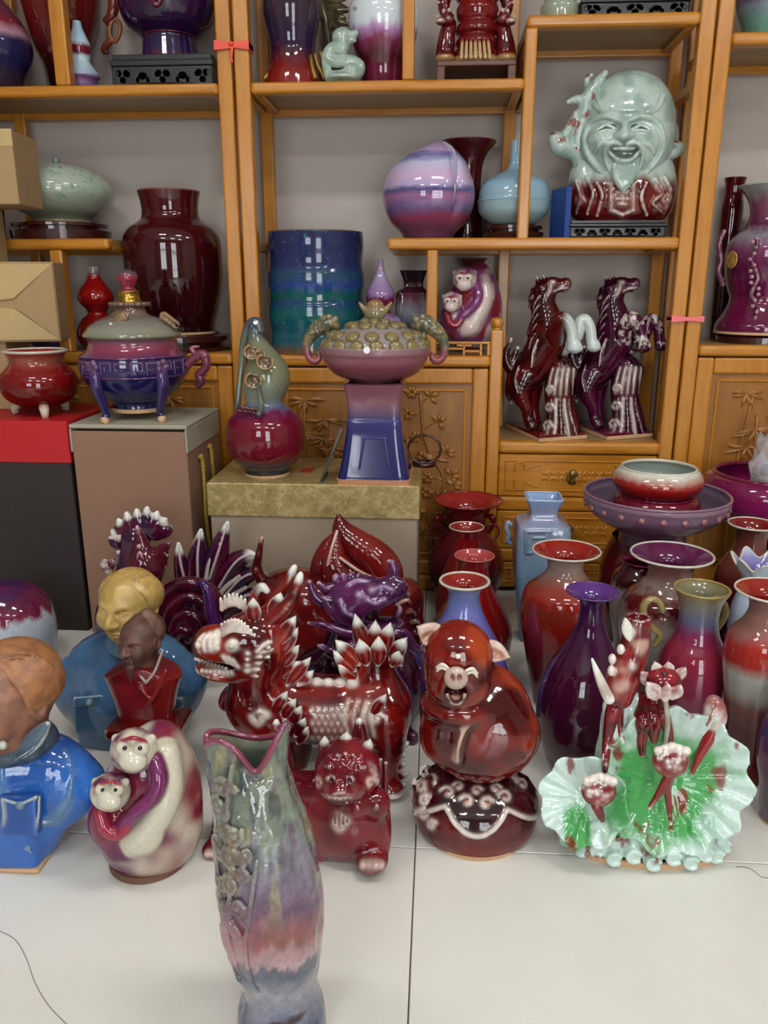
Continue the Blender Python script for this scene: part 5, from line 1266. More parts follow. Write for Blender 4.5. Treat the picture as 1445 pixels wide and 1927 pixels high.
for nm_, L in (('red_stem', [(1208, 1418, 7), (1206, 1380, 13), (1212, 1345, 20), (1218, 1322, 22)]), ('red_stem', [(1262, 1415, 5), (1258, 1380, 9), (1248, 1345, 13), (1240, 1322, 17)]), ('red_stem', [(1138, 1450, 6), (1142, 1400, 9), (1150, 1350, 13), (1160, 1322, 17)]), ('red_stem', [(1230, 1392, 8), (1228, 1360, 16), (1228, 1326, 20)]), ('red_stem', [(1172, 1398, 4), (1166, 1365, 7), (1164, 1335, 10)])):
    S = Solid(); Ds(S, F, L, .004, base=LS, lift=-.45); F.finish(nm_, S, .0026, PG, RC)
S = Solid(); Ds(S, F, [(1252, 1400, 4), (1256, 1360, 5), (1252, 1318, 5)], .003, base=LS, lift=2.2); F.finish('white_stem', S, .0022, PG, glz('#a8a090', '#cfd0c4', '#dcdcd2', .3, .6, 30, 2))
# hollow trunk top with kingfisher-like beak
S = Solid(); T(S, F, [(1165, 1310, -.012, 24), (1172, 1275, -.01, 30), (1186, 1240, -.008, 28), (1196, 1205, -.005, 25), (1200, 1172, -.002, 23)], .008); E(S, F, (1201, 1160, -.002), (17, 17, 20), k=.003, op='s', col='#5c0c14')
for c_ in ((1152, 1240), (1150, 1262), (1188, 1252), (1168, 1222)): E(S, F, (c_[0], c_[1], -.03), (7, 8, 10), k=.006, col='#d6ccc2')
Lf(S, F, (1184, 1205, -.028), (1176, 1162, -.028), 10, 5, col='#d9d6cb')
F.finish('hollow_trunk', S, .0025, PG, glz('#6a0f16', '#9c2a2a', '#dcd4ca', .14, .32, 34, 6, thin='#c4a090'))
S = Solid(); T(S, F, [(1146, 1315, -.035, 10), (1134, 1290, -.04, 9), (1122, 1262, -.04, 6), (1114, 1240, -.04, 2.5)], .004); F.finish('white_bud_tip', S, .002, PG, glz('#b9a89c', '#dfe2d8', '#e8ebe2', .2, .5, 30, 3))
# lotus flower
S = Solid(); E(S, F, (1248, 1280, -.035), (30, 26, 24))
F.finish('flower_heart', S, .0025, PG, glz('#6a0f18', '#9a2430', '#c49a92', .2, .4, 40, 3))
for i, (bx, by, tx, ty, w) in enumerate([(1240, 1312, 1218, 1285, 14), (1232, 1316, 1228, 1292, 13), (1262, 1314, 1282, 1290, 14), (1250, 1318, 1258, 1288, 13), (1228, 1290, 1206, 1264, 13), (1240, 1272, 1232, 1246, 11), (1258, 1268, 1258, 1246, 11), (1270, 1280, 1290, 1256, 12)]):
    S = Solid(); Lf(S, F, (bx, by, -.062 if i < 4 else -.03), (tx, ty, -.066 if i < 4 else -.03), w, 5, (.3*(tx-bx)/20, -1, .3), .003); F.finish('petal', S, .002, PG, glz('#a86a68', '#d8cdc6', '#e2ddd6', .15, .4, 40, i))
S = Solid(); E(S, F, (1250, 1268, -.06), (5, 5, 5)); F.finish('seed_hole', S, .0013, PG, base='#3a1a12')
# lotus pods
for (cx, cy, dy, r, nm) in ((1262, 1432, -.075, 32, 1), (1126, 1488, -.078, 31, 2)):
    S = Solid(); E(S, F, (cx, cy, dy), (r, r*.7, r*.95)); rg = np.random.RandomState(nm)
    for i in range(34):
        a = rg.uniform(0, 2*pi); q = rg.uniform(0, 1)**.5; X = cx+r*.92*q*cos(a); Yp = cy+r*.92*q*sin(a)
        S.ell(F.p(X, Yp, dy-r*.0007*math.sqrt(max(0, 1-q*q))), rg.uniform(2.2, 3.6)*F.s, None, .001, 'u', '#e0d6cc')
    for i in range(5): E(S, F, (cx-r*.7+i*r*.4, cy-r*.85+abs(i-2)*4, dy-.005), (9, 8, 8), k=.004, col='#d9cfc6')
    F.finish('seed_pod', S, .0022, PG, glz('#7c1018', '#96202a', '#d5c8be', .25, .5, 40, nm))
S = Solid(); T(S, F, [(1260, 1452, -.075, 12), (1255, 1480, -.07, 8), (1258, 1510, -.068, 6), (1262, 1550, -.075, 3.5)], .005); T(S, F, [(1252, 1470, -.072, 8), (1238, 1495, -.07, 6), (1222, 1520, -.072, 4)], .004)
F.finish('glaze_run', S, .002, PG, RC); S = Solid(); T(S, F, [(1122, 1515, -.085, 10), (1130, 1535, -.085, 7), (1135, 1548, -.085, 3)], .004); F.finish('glaze_run', S, .002, PG, RC)
S = Solid(); E(S, F, (1345, 1342, -.01), (21, 19, 36), (0, -12, 0)); T(S, F, [(1338, 1375, -.01, 13), (1330, 1395, -.015, 11), (1315, 1425, -.02, 7), (1302, 1455, -.025, 4)], .006, col='#8c1c22')
T(S, F, [(1330, 1365, -.025, 2.5), (1340, 1345, -.032, 3), (1352, 1320, -.03, 2)], .002, col='#a04a44'); F.finish('lotus_bud', S, .0024, PG, glz('#a8605c', '#d6cec6', '#e4ddd6', .3, .5, 26, 4))

# ------------------------------------------------------------------ tall fish-like vase in the foreground
p = Pot('fish_mouth_vase', 'tall foreground vase with wavy mouth and relief flowers, green to blue grey glaze', 'vase', 530, .905, 0, [(None, 83), (1915, 83), (1890, 80), (1850, 70), (1815, 76), (1770, 90), (1700, 98), (1640, 96), (1580, 92), (1520, 84), (1460, 78), (1420, 76), (1395, 79), (1388, 80)])
H_ = p.pr[-1][0]; cxs = np.array([[p.zz(r), (x-530)*p.rr(1700, 1)] for r, x in ((1388, 490), (1460, 492), (1520, 502), (1580, 512), (1640, 518), (1700, 521), (1770, 523), (1850, 531), (1927, 531))][::-1])
def fwave(A):
    g = lambda c, w: np.exp(-(np.angle(np.exp(1j*(A-c)))/w)**2)
    return -.034*g(-1.22, .36)+.026*g(-.25, .45)+.008*g(-2.1, .45)-.012*g(-2.9, .3)-.020*g(1.5, .9)
def bend(v):
    v = v.copy(); zf0 = v[:, 2]/H_; v[:, 0] += np.interp(v[:, 2], cxs[:, 0], cxs[:, 1]); A = np.arctan2(v[:, 1], v[:, 0]-np.interp(v[:, 2], cxs[:, 0], cxs[:, 1])); t = sstep(.88, 1.0, v[:, 2]/H_)
    v[:, 2] += t*fwave(A); v[:, 1] *= 1-.42*sstep(.72, 1.0, zf0); return v
def fmod(A, Zv): return 1+.03*np.cos(2*A+1)*sstep(.1, .5, Zv/H_)+1.6*fwave(A)*sstep(.85, 1, Zv/H_)
def fish_cols(V):
    z = V[:, 2]/H_; n = fbm(V*np.array([60, 60, 14]), 4, 2)-.5; n2 = fbm(V*120, 3, 5)-.5; h = z+n*.14
    st = [(0, '#3c4468'), (.10, '#4c5478'), (.16, '#7a7c92'), (.24, '#8c8c98'), (.31, '#525a70'), (.345, '#5a5468'), (.355, '#b58e96'), (.40, '#b07c80'), (.43, '#96483e'), (.47, '#8a4450'), (.53, '#6a4468'), (.62, '#7c6a84'), (.70, '#80808a'), (.80, '#7e8a78'), (.92, '#757c68'), (1, '#6f7a68')]
    pos = np.array([s[0] for s in st]); cl = np.array([lin(s[1]) for s in st]); C = np.stack([np.interp(h, pos, cl[:, i]) for i in range(3)], 1)
    y = sstep(.52, .66, fbm(V*np.array([85, 85, 9])+9, 3, 12))*sstep(.45, .65, z); C = mix3(C, lin('#a39a62'), y*.8)
    g = sstep(.52, .64, fbm(V*np.array([80, 80, 12])+4, 3, 22))*sstep(.55, .75, z); C = mix3(C, lin('#3e4e50'), g*.8); g = sstep(.58, .68, fbm(V*np.array([90, 90, 14])+14, 3, 25))*sstep(.5, .7, z); C = mix3(C, lin('#6a5068'), g*.7)
    C = C*(1+n2[:, None]*.9); left = sstep(0, -.05, V[:, 0]-np.interp(V[:, 2], cxs[:, 0], cxs[:, 1])); pk = left*sstep(.30, .38, z)*sstep(.55, .45, z); C = mix3(C, lin('#b98a90'), pk*.7)
    lf_ = np.exp(-(((V[:, 0]-.012)/.045)**2+((z-.135-.3*(V[:, 0]-.012))/.022)**2)*1.5)*(V[:, 1] < 0); C = mix3(C, lin('#3a2438'), sstep(.35, .6, lf_))
    lum = C.mean(1)[:, None]; C = (lum+(C-lum)*.80)*.80
    return np.clip(C, 0, 1)
SP = spline(p.pr, 10); p.S = SP; v, f = lathe(SP, 120, fmod, cap0=False); v = bend(np.array(v)); nz_ = fbm(v*np.array([45, 45, 16]), 3, 31)-.5; rr_ = np.hypot(v[:, 0]-np.interp(v[:, 2], cxs[:, 0], cxs[:, 1]), v[:, 1])+1e-6; k_ = 1+.010*nz_/rr_*sstep(.02, .1, v[:, 2])*sstep(H_*.99, H_*.93, v[:, 2]); ax_ = np.interp(v[:, 2], cxs[:, 0], cxs[:, 1]); v[:, 0] = ax_+(v[:, 0]-ax_)*k_; v[:, 1] *= k_; mesh_obj('body', v, f, painted('runny_glaze', .06, .16, .5, 220, .35), p.root, True, fish_cols(v))
I = np.column_stack([SP[::-1][:70, 0], SP[::-1][:70, 1]-.005]); v2, f2 = lathe(I, 120, fmod); v2 = bend(np.array(v2)); mesh_obj('interior', v2, f2, glaze('fish_inside', [(0, '#5a6a68'), (.7, '#8a9a88'), (1, '#a89a80')], .1), p.root, True)
ang = np.linspace(0, 2*pi, 61); rim_r = p.pr[-1][1]-.002; V = []
for a in ang[:-1]: V.append((rim_r*fmod(a, H_)*cos(a), rim_r*fmod(a, H_)*sin(a), H_))
V = bend(np.array(V)); V = np.vstack([V, V[:2]]); v, f = tube(V, .0042, 10, 1, cap=False); mesh_obj('rim', v, f, glaze('rose_lip', [(0, '#6a2c3e'), (.6, '#7c3a4c'), (1, '#684058')], .2), p.root, True)
p.foot(plain('orange_clay', '#b8805c', .7), .01)
S = Solid(); rg = np.random.RandomState(4)
def on(px, row, out=0.0):
    z = p.zz(row); cx = np.interp(z, cxs[:, 0], cxs[:, 1]); r = np.interp(z, SP[:, 0], SP[:, 1]); x = (px-530)*p.rr(row, 1); d = np.clip((x-cx)/r, -.97, .97); return np.array([x, -math.sqrt(1-d*d)*r-out, z])
for k_, (px_, rw_, s_) in enumerate(((458, 1442, 1.1), (448, 1474, 1.0), (478, 1520, 1.2), (456, 1512, .9), (474, 1556, 1.4), (450, 1566, 1.0), (494, 1586, .9), (470, 1606, 1.2), (446, 1618, 1.0), (482, 1642, 1.1), (458, 1660, 1.2), (500, 1550, .8), (474, 1690, .9))):
    c_ = curl(px_, rw_, 15*s_, .6+k_, 1.25, 1, 11, 1 if k_ % 2 else -1); S.tube([tuple(on(a, b, .001))+(.0036*s_,) for a, b, _ in c_], k=.0015, n=1); S.ell(on(px_, rw_, .002), .0042*s_, None, .0015)
    a_ = .8*k_; S.leaf(on(px_+14*s_*cos(a_), rw_+16*s_*sin(a_), .001), on(px_+30*s_*cos(a_), rw_+34*s_*sin(a_), .001), .007*s_, .0035, (0, -1, 0), .002)
for L in ([(480, 1400), (470, 1450), (462, 1520), (472, 1600), (455, 1680), (465, 1740), (490, 1800)], [(430, 1560), (440, 1640), (450, 1720), (470, 1790)], [(520, 1560), (505, 1640), (492, 1720), (500, 1790)]): S.tube([tuple(on(a, b))+(.0036,) for a, b in L], k=.004)
for (a, b, c, d) in ((470, 1790, 512, 1800), (440, 1700, 470, 1750), (450, 1650, 478, 1700)): S.leaf(on(a, b), on(c, d), .008, .004, (0, -1, 0), .004)
S.build(.0022)
def rel_col(s):
    C = fish_cols(s.V); z = s.V[:, 2]/H_; hi = sstep(.02, .09, s.curv); C = mix3(mix3(C, lin('#5c3c26'), .55*sstep(.45, .6, z)*(1-hi)), lin('#8a8a76'), hi*.30*sstep(.45, .6, z)); return C
mesh_obj('relief_flowers', S.V, S.Q, MATS['runny_glaze'], p.root, True, rel_col(S))
# ================================================================== portrait busts (generic men)
def clay(name, c, rough=.45): return painted(name, rough, .08, .0, 180)
def bust_head(F, c, r, parent, skin, hair, mat, hmat, kind='swept', h=.002, turn=0):
    """c = (px, py, dy) of the head centre, r = half head height in photo pixels; turn swings the face sideways (degrees)"""
    C = F.p(*c); R = r*F.s; M = rotm((0, 0, turn)); P = lambda x, y, z: C+M @ (np.array([x, y, z])*R)
    S = Solid()
    def e(p, rr, k=.10, op='u', rot=(0, 0, 0)): S.ell(P(*p), np.array(rr)*R, (rot[0], rot[1], rot[2]+turn), k*R, op)
    e((0, .05, .22), (.74, .86, .76)); e((0, -.10, -.22), (.62, .66, .70), .3); e((0, -.30, -.66), (.38, .36, .30), .25)
    e((0, -.10, -.98), (.40, .42, .42), .2); S.cone(P(0, .1, -.7), P(0, .12, -1.35), .46*R, .52*R, .2*R)
    for s in (-1, 1):
        e((s*.36, -.56, -.22), (.24, .22, .26), .2); e((s*.30, -.74, .10), (.20, .12, .10), .08, 's'); e((s*.30, -.625, .085), (.17, .12, .085), .05)
        S.tube([tuple(P(s*.10, -.76, .20))+(.04*R,), tuple(P(s*.30, -.71, .26))+(.045*R,), tuple(P(s*.50, -.54, .21))+(.03*R,)], .10*R)
        S.tube([tuple(P(s*.13, -.74, .05))+(.02*R,), tuple(P(s*.30, -.755, .02))+(.025*R,), tuple(P(s*.46, -.62, .04))+(.02*R,)], .03*R)
        e((s*.74, .08, .0), (.09, .18, .27), .05); e((s*.80, .04, .02), (.05, .10, .16), .04, 's')
        e((s*.12, -.86, -.24), (.09, .09, .07), .06)
    S.tube([tuple(P(0, -.76, .20))+(.08*R,), tuple(P(0, -.86, -.02))+(.10*R,), tuple(P(0, -.95, -.22))+(.12*R,)], .10*R)
    e((0, -.77, -.47), (.26, .10, .05), .05); e((0, -.75, -.57), (.22, .10, .06), .05); e((0, -.86, -.515), (.25, .05, .012), .02, 's')
    hd = F.finish('head', S, h, mat, glz(skin[0], skin[1], skin[2], .5, .9, 60, 2, False), zmin=None, parent=parent)
    S = Solid()
    if kind == 'swept':
        e((0, .14, .27), (.79, .82, .76)); 
        for s in (-1, 1): e((s*.58, .16, .30), (.28, .52, .40), .2)
        e((0, -1.15, -.05), (1.6, 1.12, 1.15), .06, 's'); e((0, -.80, .60), (.46, .62, .44), .08, 's'); e((-.30, -.72, .62), (.34, .42, .30), .08, 's'); e((.34, -.72, .55), (.30, .42, .34), .08, 's'); e((0, -.3, -1.42), (2.2, 2.2, 1.12), .06, 's')
        for s in (-1, 1):
            for i in range(6): S.tube([tuple(P(s*(.22+.09*i), -.34+.04*i, 1.02-.07*i))+(.014*R,), tuple(P(s*(.50+.06*i), .05+.05*i, .97-.10*i))+(.02*R,), tuple(P(s*(.72+.025*i), .42, .72-.09*i))+(.012*R,)], .05*R)
    else:
        e((0, .30, .34), (.76, .72, .70)); e((0, -.62, .5), (.9, .78, .9), .1, 's'); e((.05, .35, 1.0), (.26, .26, .20), .12); e((.28, .42, .9), (.16, .16, .12), .1)
    S.cone(P(0, .2, -2), P(0, .2, -1.9), .01, .01, .01, 's')
    F.finish('hair', S, h, hmat, glz(hair[0], hair[1], hair[2], .3, .6, 90, 4, False), zmin=None, parent=hd)
    return hd, P, R
def squiggle(S, F, x, y, dy, w, seed):
    rg = np.random.RandomState(seed)
    for i in range(3): T(S, F, [(x+rg.uniform(0, w), y+rg.uniform(-9, 9), dy, 1.8) for _ in range(4)], .001, n=2)
def jacket(F, cx, top, bot, hw, dep, cols, pocket, base=True, letters=False, k=1.0):
    """military-style jacket bust; cx, top row of shoulders, bottom row, half shoulder width px, half depth px"""
    S = Solid(); mid = (top+bot)/2
    E(S, F, (cx, top+(bot-top)*.28, .01), (hw*.80, dep*.85, hw*.45)); 
    for s in (-1, 1): E(S, F, (cx+s*hw*.66, top+(bot-top)*.30, .015), (hw*.38, dep*.8, hw*.46), (0, s*14, 0), .04)
    E(S, F, (cx, mid-.02*(bot-top), -.012), (hw*.74, dep, (bot-top)*.46), None, .04)
    E(S, F, (cx, bot-(bot-top)*.2, 0), (hw*.62, dep*.95, (bot-top)*.32), None, .04)
    if base:
        q = F.p(cx, bot, 0); S.box((q[0], 0, .045*k), (hw*.62*F.s, dep*F.s*.95, .045*k), .012, None, .012)
    o = F.finish('jacket', S, .0034, PG, glz(cols[0], cols[1], cols[2], .2, .45, 14, 6, thin=cols[3]))
    return o
BLUJ = ('#1c4a8c', '#2f63ae', '#8f9486', '#2a55a0')
# ---- nearest bust, brown clay head
F = Fig('portrait_bust', 'bright blue glazed bust with bare brown clay head at the left edge', 'bust', 12, 1588)
S = Solid(); q = F.p
T(S, F, [(-148, 1478, .01, 46), (-70, 1442, .005, 58), (12, 1428, .005, 62), (94, 1440, .005, 58), (150, 1474, .01, 46)], .03)
E(S, F, (12, 1520, -.008), (118, 80, 116), None, .05); E(S, F, (128, 1490, .012), (44, 52, 52), (0, 24, 0), .04); E(S, F, (-104, 1490, .012), (44, 52, 52), (0, -24, 0), .04); S.box((q(12, 1588)[0], .0, .05), (.100, .075, .05), .012, None, .02)
Ds(S, F, [(122, 1412, 2), (136, 1450, 2.2), (130, 1500, 2.2), (112, 1536, 2)], .004, col='#54789c')
Ds(S, F, [(-80, 1546, 3.5), (10, 1556, 3.5), (98, 1548, 3.5)], .003, col='#5c7ca0'); Ds(S, F, [(4, 1430, 2.5), (2, 1490, 2.5), (0, 1550, 2.5)], .003, col='#4c74a8')
jk = F.finish('jacket', S, .0036, PG, glz('#22509a', '#3470c4', '#a59c80', .3, .6, 9, 6, thin='#2b60b4'))
S = Solid(); E(S, F, (15, 1392, -.003), (92, 66, 44)); E(S, F, (20, 1362, -.008), (62, 52, 62), k=.01, op='s')
Lf(S, F, (92, 1360, -.05), (30, 1432, -.092), 17, 5, (0, -1, .8)); Lf(S, F, (-60, 1360, -.05), (-2, 1432, -.092), 17, 5, (0, -1, .8))
E(S, F, (4, 1402, -.085), (9, 7, 9), k=.002, col='#b8b8ac')
F.finish('collar', S, .0027, PG, glz('#2c3c50', '#4a5a68', '#a8aca0', .16, .34, 18, 3), parent=jk)
S = Solid(); y_ = -.092
S.box(F.p(38, 1532, -.083), (.036, .012, .036), .004, (-8, 0, 0)); T(S, F, [(8, 1505, -.098, 3), (38, 1512, -.10, 3), (68, 1500, -.096, 3)], .003, col='#8a9aa4'); T(S, F, [(4, 1503, -.092, 2.5), (8, 1540, -.096, 2.5), (4, 1568, -.09, 2.5)], .002, col='#9aa4a0'); T(S, F, [(74, 1500, -.09, 2.5), (72, 1540, -.094, 2.5), (66, 1568, -.09, 2.5)], .002, col='#9aa4a0')
E(S, F, (38, 1516, -.102), (8, 6, 8), k=.002, col='#5a7088'); F.finish('pocket', S, .0022, PG, glz('#1d4a92', '#2c66b8', '#a8aaa0', .2, .4, 12, 6), parent=jk)
S = Solid(); rg = np.random.RandomState(2)
for (x, sd) in ((-40, 1), (-14, 4), (14, 2), (44, 3)): squiggle(S, F, x, 1597, -.077, 18, sd)
F.finish('raised_characters', S, .0014, PG, base='#6a86a8', parent=jk)['kind'] = 'stuff'
v, f = tube([(.1*a, .075*b, 0) for a, b in ()] or [(0, 0, 0), (0, 0, .001)], .001, 4, 1); 
box('clay_foot', (-.104, -.079, 0), (.104, .079, .011), TAN, F.root, .005, 2)
bust_head(F, (20, 1310, -.008), 100, F.root, ('#7c5442', '#99684e', '#a8785c'), ('#86583a', '#a06c44', '#c08a58'), clay('bare_brown_clay', '#99684e'), MATS['bare_brown_clay'], 'swept', .0026, -30)
# ---- gold headed bust
F = Fig('portrait_bust', 'muted blue glazed bust with gold head behind the red bust', 'bust', 243, 1385)
S = Solid()
T(S, F, [(136, 1278, .01, 36), (185, 1240, .005, 46), (243, 1226, .005, 50), (300, 1240, .005, 46), (350, 1278, .01, 36)], .03)
E(S, F, (243, 1320, -.006), (104, 62, 100), None, .05)
for s in (-1, 1): E(S, F, (243+s*96, 1305, .01), (38, 44, 60), (0, s*16, 0), .04)
S.box((0, 0, .06), (.098, .062, .06), .014, None, .04)
jk = F.finish('jacket', S, .0036, PG, glz('#2c4a68', '#46698c', '#8c9aa0', .16, .34, 9, 7, thin='#3e6a94'))
S = Solid(); Lf(S, F, (210, 1190, -.04), (232, 1240, -.068), 18, 6, (0, -1, .6)); Lf(S, F, (276, 1190, -.04), (252, 1240, -.068), 18, 6, (0, -1, .6)); E(S, F, (243, 1206, -.005), (46, 40, 20), k=.006); E(S, F, (243, 1190, -.005), (34, 34, 30), k=.006, op='s')
F.finish('collar', S, .0026, PG, glz('#3c5870', '#52748c', '#a4aca8', .14, .3, 18, 3), parent=jk)
for sx, x in ((-1, 168), (1, 320)):
    S = Solid(); S.box(F.p(x, 1345, -.070), (.032, .010, .042), .004, (-6, 0, -sx*14)); S.box(F.p(x, 1318, -.079), (.033, .006, .012), .003, (-6, 0, -sx*14)); E(S, F, (x, 1322, -.088), (6, 5, 6), k=.002)
    F.finish('pocket', S, .0022, PG, glz('#36566e', '#46698c', '#96a29c', .14, .3, 14, 8), parent=jk)
bust_head(F, (243, 1140, -.01), 66, F.root, ('#a8894a', '#bd9e5e', '#d2b878'), ('#a8884a', '#bc9c58', '#d6bc7c'), painted('satin_gold', .32, .08, 0, 180), MATS['satin_gold'], 'swept', .0022, -14)
# ---- red bust on a plinth
F = Fig('portrait_bust', 'small oxblood glazed bust of a bearded man with bare brown head on a plinth', 'bust', 292, 1476)
S = Solid(); S.box((0, .0, .02), (.062, .05, .022), .006); S.box(F.p(292, 1420, 0)*[0, 0, 1]+[0, 0, 0], (.052, .042, .06), .006, None, .006); q = F.p(292, 1362, 0); S.box((0, 0, q[2]), (.078, .052, .012), .005, None, .004); S.box((0, 0, q[2]-.012), (.066, .046, .012), .008, None, .006)
F.finish('plinth', S, .0026, PG, glz('#4a0a0c', '#701414', '#c49a80', .16, .34, 14, 3))
ZP = q[2]+.010; S = Solid(); tp = F.p(285, 1262, 0)[2]
def chest(P):
    x, y, z = P[..., 0]+.004, P[..., 1], P[..., 2]; t = np.clip((z-ZP)/(tp-ZP), 0, 1); w = .058+.026*t**1.5; d = .030+.012*t
    e = (np.abs(x)/w)**3.2+(np.abs(y)/d)**2.4
    top = z-(tp+.022-.9*np.maximum(np.abs(x)-.018, 0)**1.0*.55)
    return np.maximum(np.maximum((e**.38-1)*d*.8, top), ZP-.002-z)
S.fn(chest, (-.1, -.05, ZP-.004), (.1, .05, tp+.03), .004)
T(S, F, [(255, 1270, -.030, 3), (270, 1300, -.044, 4), (284, 1316, -.046, 3)], .004); T(S, F, [(312, 1262, -.034, 4), (296, 1300, -.044, 4), (284, 1318, -.046, 4), (268, 1340, -.044, 3)], .004)
F.finish('robe', S, .0026, PG, glz('#6a1012', '#921e1e', '#a05a4c', .3, .6, 14, 4))
S = Solid(); T(S, F, [(246, 1236, -.024, 3), (262, 1268, -.038, 3), (274, 1284, -.046, 3)], .003); T(S, F, [(306, 1224, -.016, 3), (292, 1262, -.036, 3), (276, 1284, -.046, 3)], .003); F.finish('inner_collar', S, .002, PG, base='#8c7c72')
hd, P, R = bust_head(F, (266, 1205, -.006), 47, F.root, ('#4c3028', '#654238', '#7c5648'), ('#4c3228', '#6c4c3c', '#86644e'), painted('dark_brown_clay', .5, .08, 0, 180), MATS['dark_brown_clay'], 'bun', .0018, -24)
S = Solid(); S.tube([tuple(P(-.16, -.80, -.36))+(.05*R,), tuple(P(-.26, -.80, -.62))+(.04*R,)], .03*R); S.tube([tuple(P(.16, -.80, -.36))+(.05*R,), tuple(P(.26, -.80, -.62))+(.04*R,)], .03*R); S.cone(P(0, -.62, -.85), P(0, -.70, -1.45), .22*R, .05*R, .1*R); F.finish('beard', S, .0018, MATS['dark_brown_clay'], glz('#4c3028', '#5c3c32', '#7c5a4c', .3, .6, 90, 2), zmin=None, parent=hd)

# ================================================================== roosters
def feathers(F, L, col, parent, h=.0026, flat=.6):
    for P in L:
        S = Solid(); T(S, F, P, .003, n=5); F.finish('tail_feather', S, h, PG, col, parent=parent)
PUR = glz('#2c0c34', '#5a1030', '#d8d0cc', .10, .26, 30, 5, thin='#6c1420')
def tipped(tips, r=.03, base=PUR):
    def f(s):
        C = base(s)
        for t in tips:
            d = np.linalg.norm(s.V-t, axis=1); C = mix3(C, lin('#dcdcd4'), sstep(r, r*.35, d))
        return C
    return f
F = Fig('rooster_figurine', 'purple red rooster with white tipped comb and fanned tail before the brown box', 'figurine', 320, 1238)
S = Solid(); E(S, F, (300, 1180, 0), (90, 50, 62)); T(S, F, [(262, 1170, 0, 46), (248, 1110, -.01, 34), (250, 1050, -.01, 25), (256, 1020, -.01, 24)], .03); E(S, F, (300, 1232, 0), (60, 42, 24), k=.03); E(S, F, (385, 1165, .01), (46, 36, 46), k=.03)
E(S, F, (255, 1010, -.01), (26, 22, 27), k=.015)
body = F.finish('body', S, .0036, PG, PUR)
S = Solid(); cm = [(216, 1004), (226, 984), (240, 972), (258, 966), (276, 962), (294, 970), (308, 982)]
for i, (a, b) in enumerate(cm): E(S, F, (a+3, b+16, -.012), (13, 9, 16), (0, (i-3)*14, 0), .006); E(S, F, (a, b, -.012), (6, 6, 10), (0, (i-3)*12, 0), .008)
E(S, F, (262, 996, -.012), (42, 10, 16), k=.01); E(S, F, (292, 998, -.012), (20, 10, 20), k=.01)
F.finish('comb', S, .0026, PG, tipped([F.p(a, b-2, -.012) for a, b in cm], .02), parent=body)
S = Solid(); S.cone(F.p(232, 1010, -.015), F.p(207, 1012, -.02), 10*F.s, 3*F.s); F.finish('beak', S, .002, PG, base='#c9bcae', parent=body)
S = Solid()
for a, b, r in ((196, 1062, 8), (204, 1072, 9), (212, 1060, 7), (222, 1044, 7)): E(S, F, (a, b, -.02), (r, r*.8, r*1.3), (0, 20, 0), .006)
F.finish('wattle', S, .0024, PG, tipped([F.p(196, 1062, -.02), F.p(205, 1074, -.02)], .016), parent=body)
tips = [(338, 1026), (352, 1010), (378, 996), (428, 984), (492, 1066), (500, 1082), (478, 1044)]
TL = [[(372, 1160, .0, 17), (352, 1110, -.01, 13), (340, 1060, -.02, 9), (336, 1024, -.02, 4)], [(385, 1150, .0, 18), (372, 1090, -.01, 15), (372, 1040, -.02, 11), (378, 998, -.02, 4)], [(392, 1150, .01, 18), (394, 1090, -.005, 16), (412, 1035, -.015, 13), (428, 984, -.02, 4)], [(400, 1155, .01, 18), (412, 1105, .0, 16), (438, 1064, -.01, 14), (462, 1046, -.02, 9), (486, 1048, -.02, 4)], [(404, 1160, .01, 18), (424, 1120, .0, 16), (452, 1090, -.01, 13), (480, 1078, -.02, 8), (498, 1082, -.02, 4)], [(404, 1170, .0, 18), (430, 1142, -.01, 16), (458, 1124, -.015, 12), (482, 1116, -.02, 6)], [(404, 1180, .0, 16), (432, 1165, -.01, 14), (462, 1150, -.015, 8), (470, 1140, -.015, 5)]]
TL = [[(a, b, c, r*1.45 if r > 5 else r) for a, b, c, r in L] for L in TL]
QL_ = [[(a, b, c-.022-r*.0012, 2.6 if r > 5 else 1.2) for a, b, c, r in L[1:]] for L in TL]
feathers(F, TL, tipped([F.p(a, b, -.02) for a, b in tips], .035), body)
for L in QL_:
    S = Solid(); T(S, F, L, .002); F.finish('feather_quill', S, .0024, PG, base='#b8a8a8', parent=body)
for L in ([(396, 1150, -.03, 5), (420, 1110, -.035, 5), (450, 1085, -.035, 4)], [(398, 1160, -.035, 5), (428, 1128, -.04, 5), (462, 1106, -.035, 4)], [(372, 1140, -.03, 4), (362, 1080, -.035, 4), (362, 1040, -.035, 3)], [(384, 1130, -.035, 4), (390, 1075, -.04, 4), (404, 1030, -.035, 3)]):
    S = Solid(); T(S, F, L, .002); F.finish('feather_quill', S, .0024, PG, base='#c6bcb6', parent=body)
F = Fig('rooster_figurine', 'smaller maroon rooster with coiled tail behind the gold headed bust', 'figurine', 300, 1300)
MRN = glz('#3c0a24', '#5c0e26', '#b88a94', .12, .30, 26, 5)
S = Solid(); E(S, F, (285, 1225, 0), (80, 46, 62)); E(S, F, (222, 1170, 0), (40, 42, 66), k=.03); T(S, F, [(240, 1180, 0, 44), (262, 1110, -.01, 38), (272, 1060, -.02, 30)], .03); E(S, F, (285, 1272, 0), (56, 40, 22), k=.02)
S.cone(F.p(276, 1070, -.02), F.p(258, 990, -.02), 32*F.s, 3*F.s, .012)
E(S, F, (262, 1028, -.052), 5, k=.003); E(S, F, (260, 1046, -.056), (3, 3, 10), (0, 12, 0), .002); E(S, F, (267, 1046, -.056), (3, 3, 10), (0, -12, 0), .002)
body = F.finish('body', S, .0036, PG, MRN)
S = Solid()
for a, b in ((320, 1020), (318, 1044), (314, 1066), (304, 1078)): Lf(S, F, (288, 1050, -.02), (a, b, -.02), 12, 5, (0, -1, 0), .006)
F.finish('crest', S, .0024, PG, MRN, parent=body)
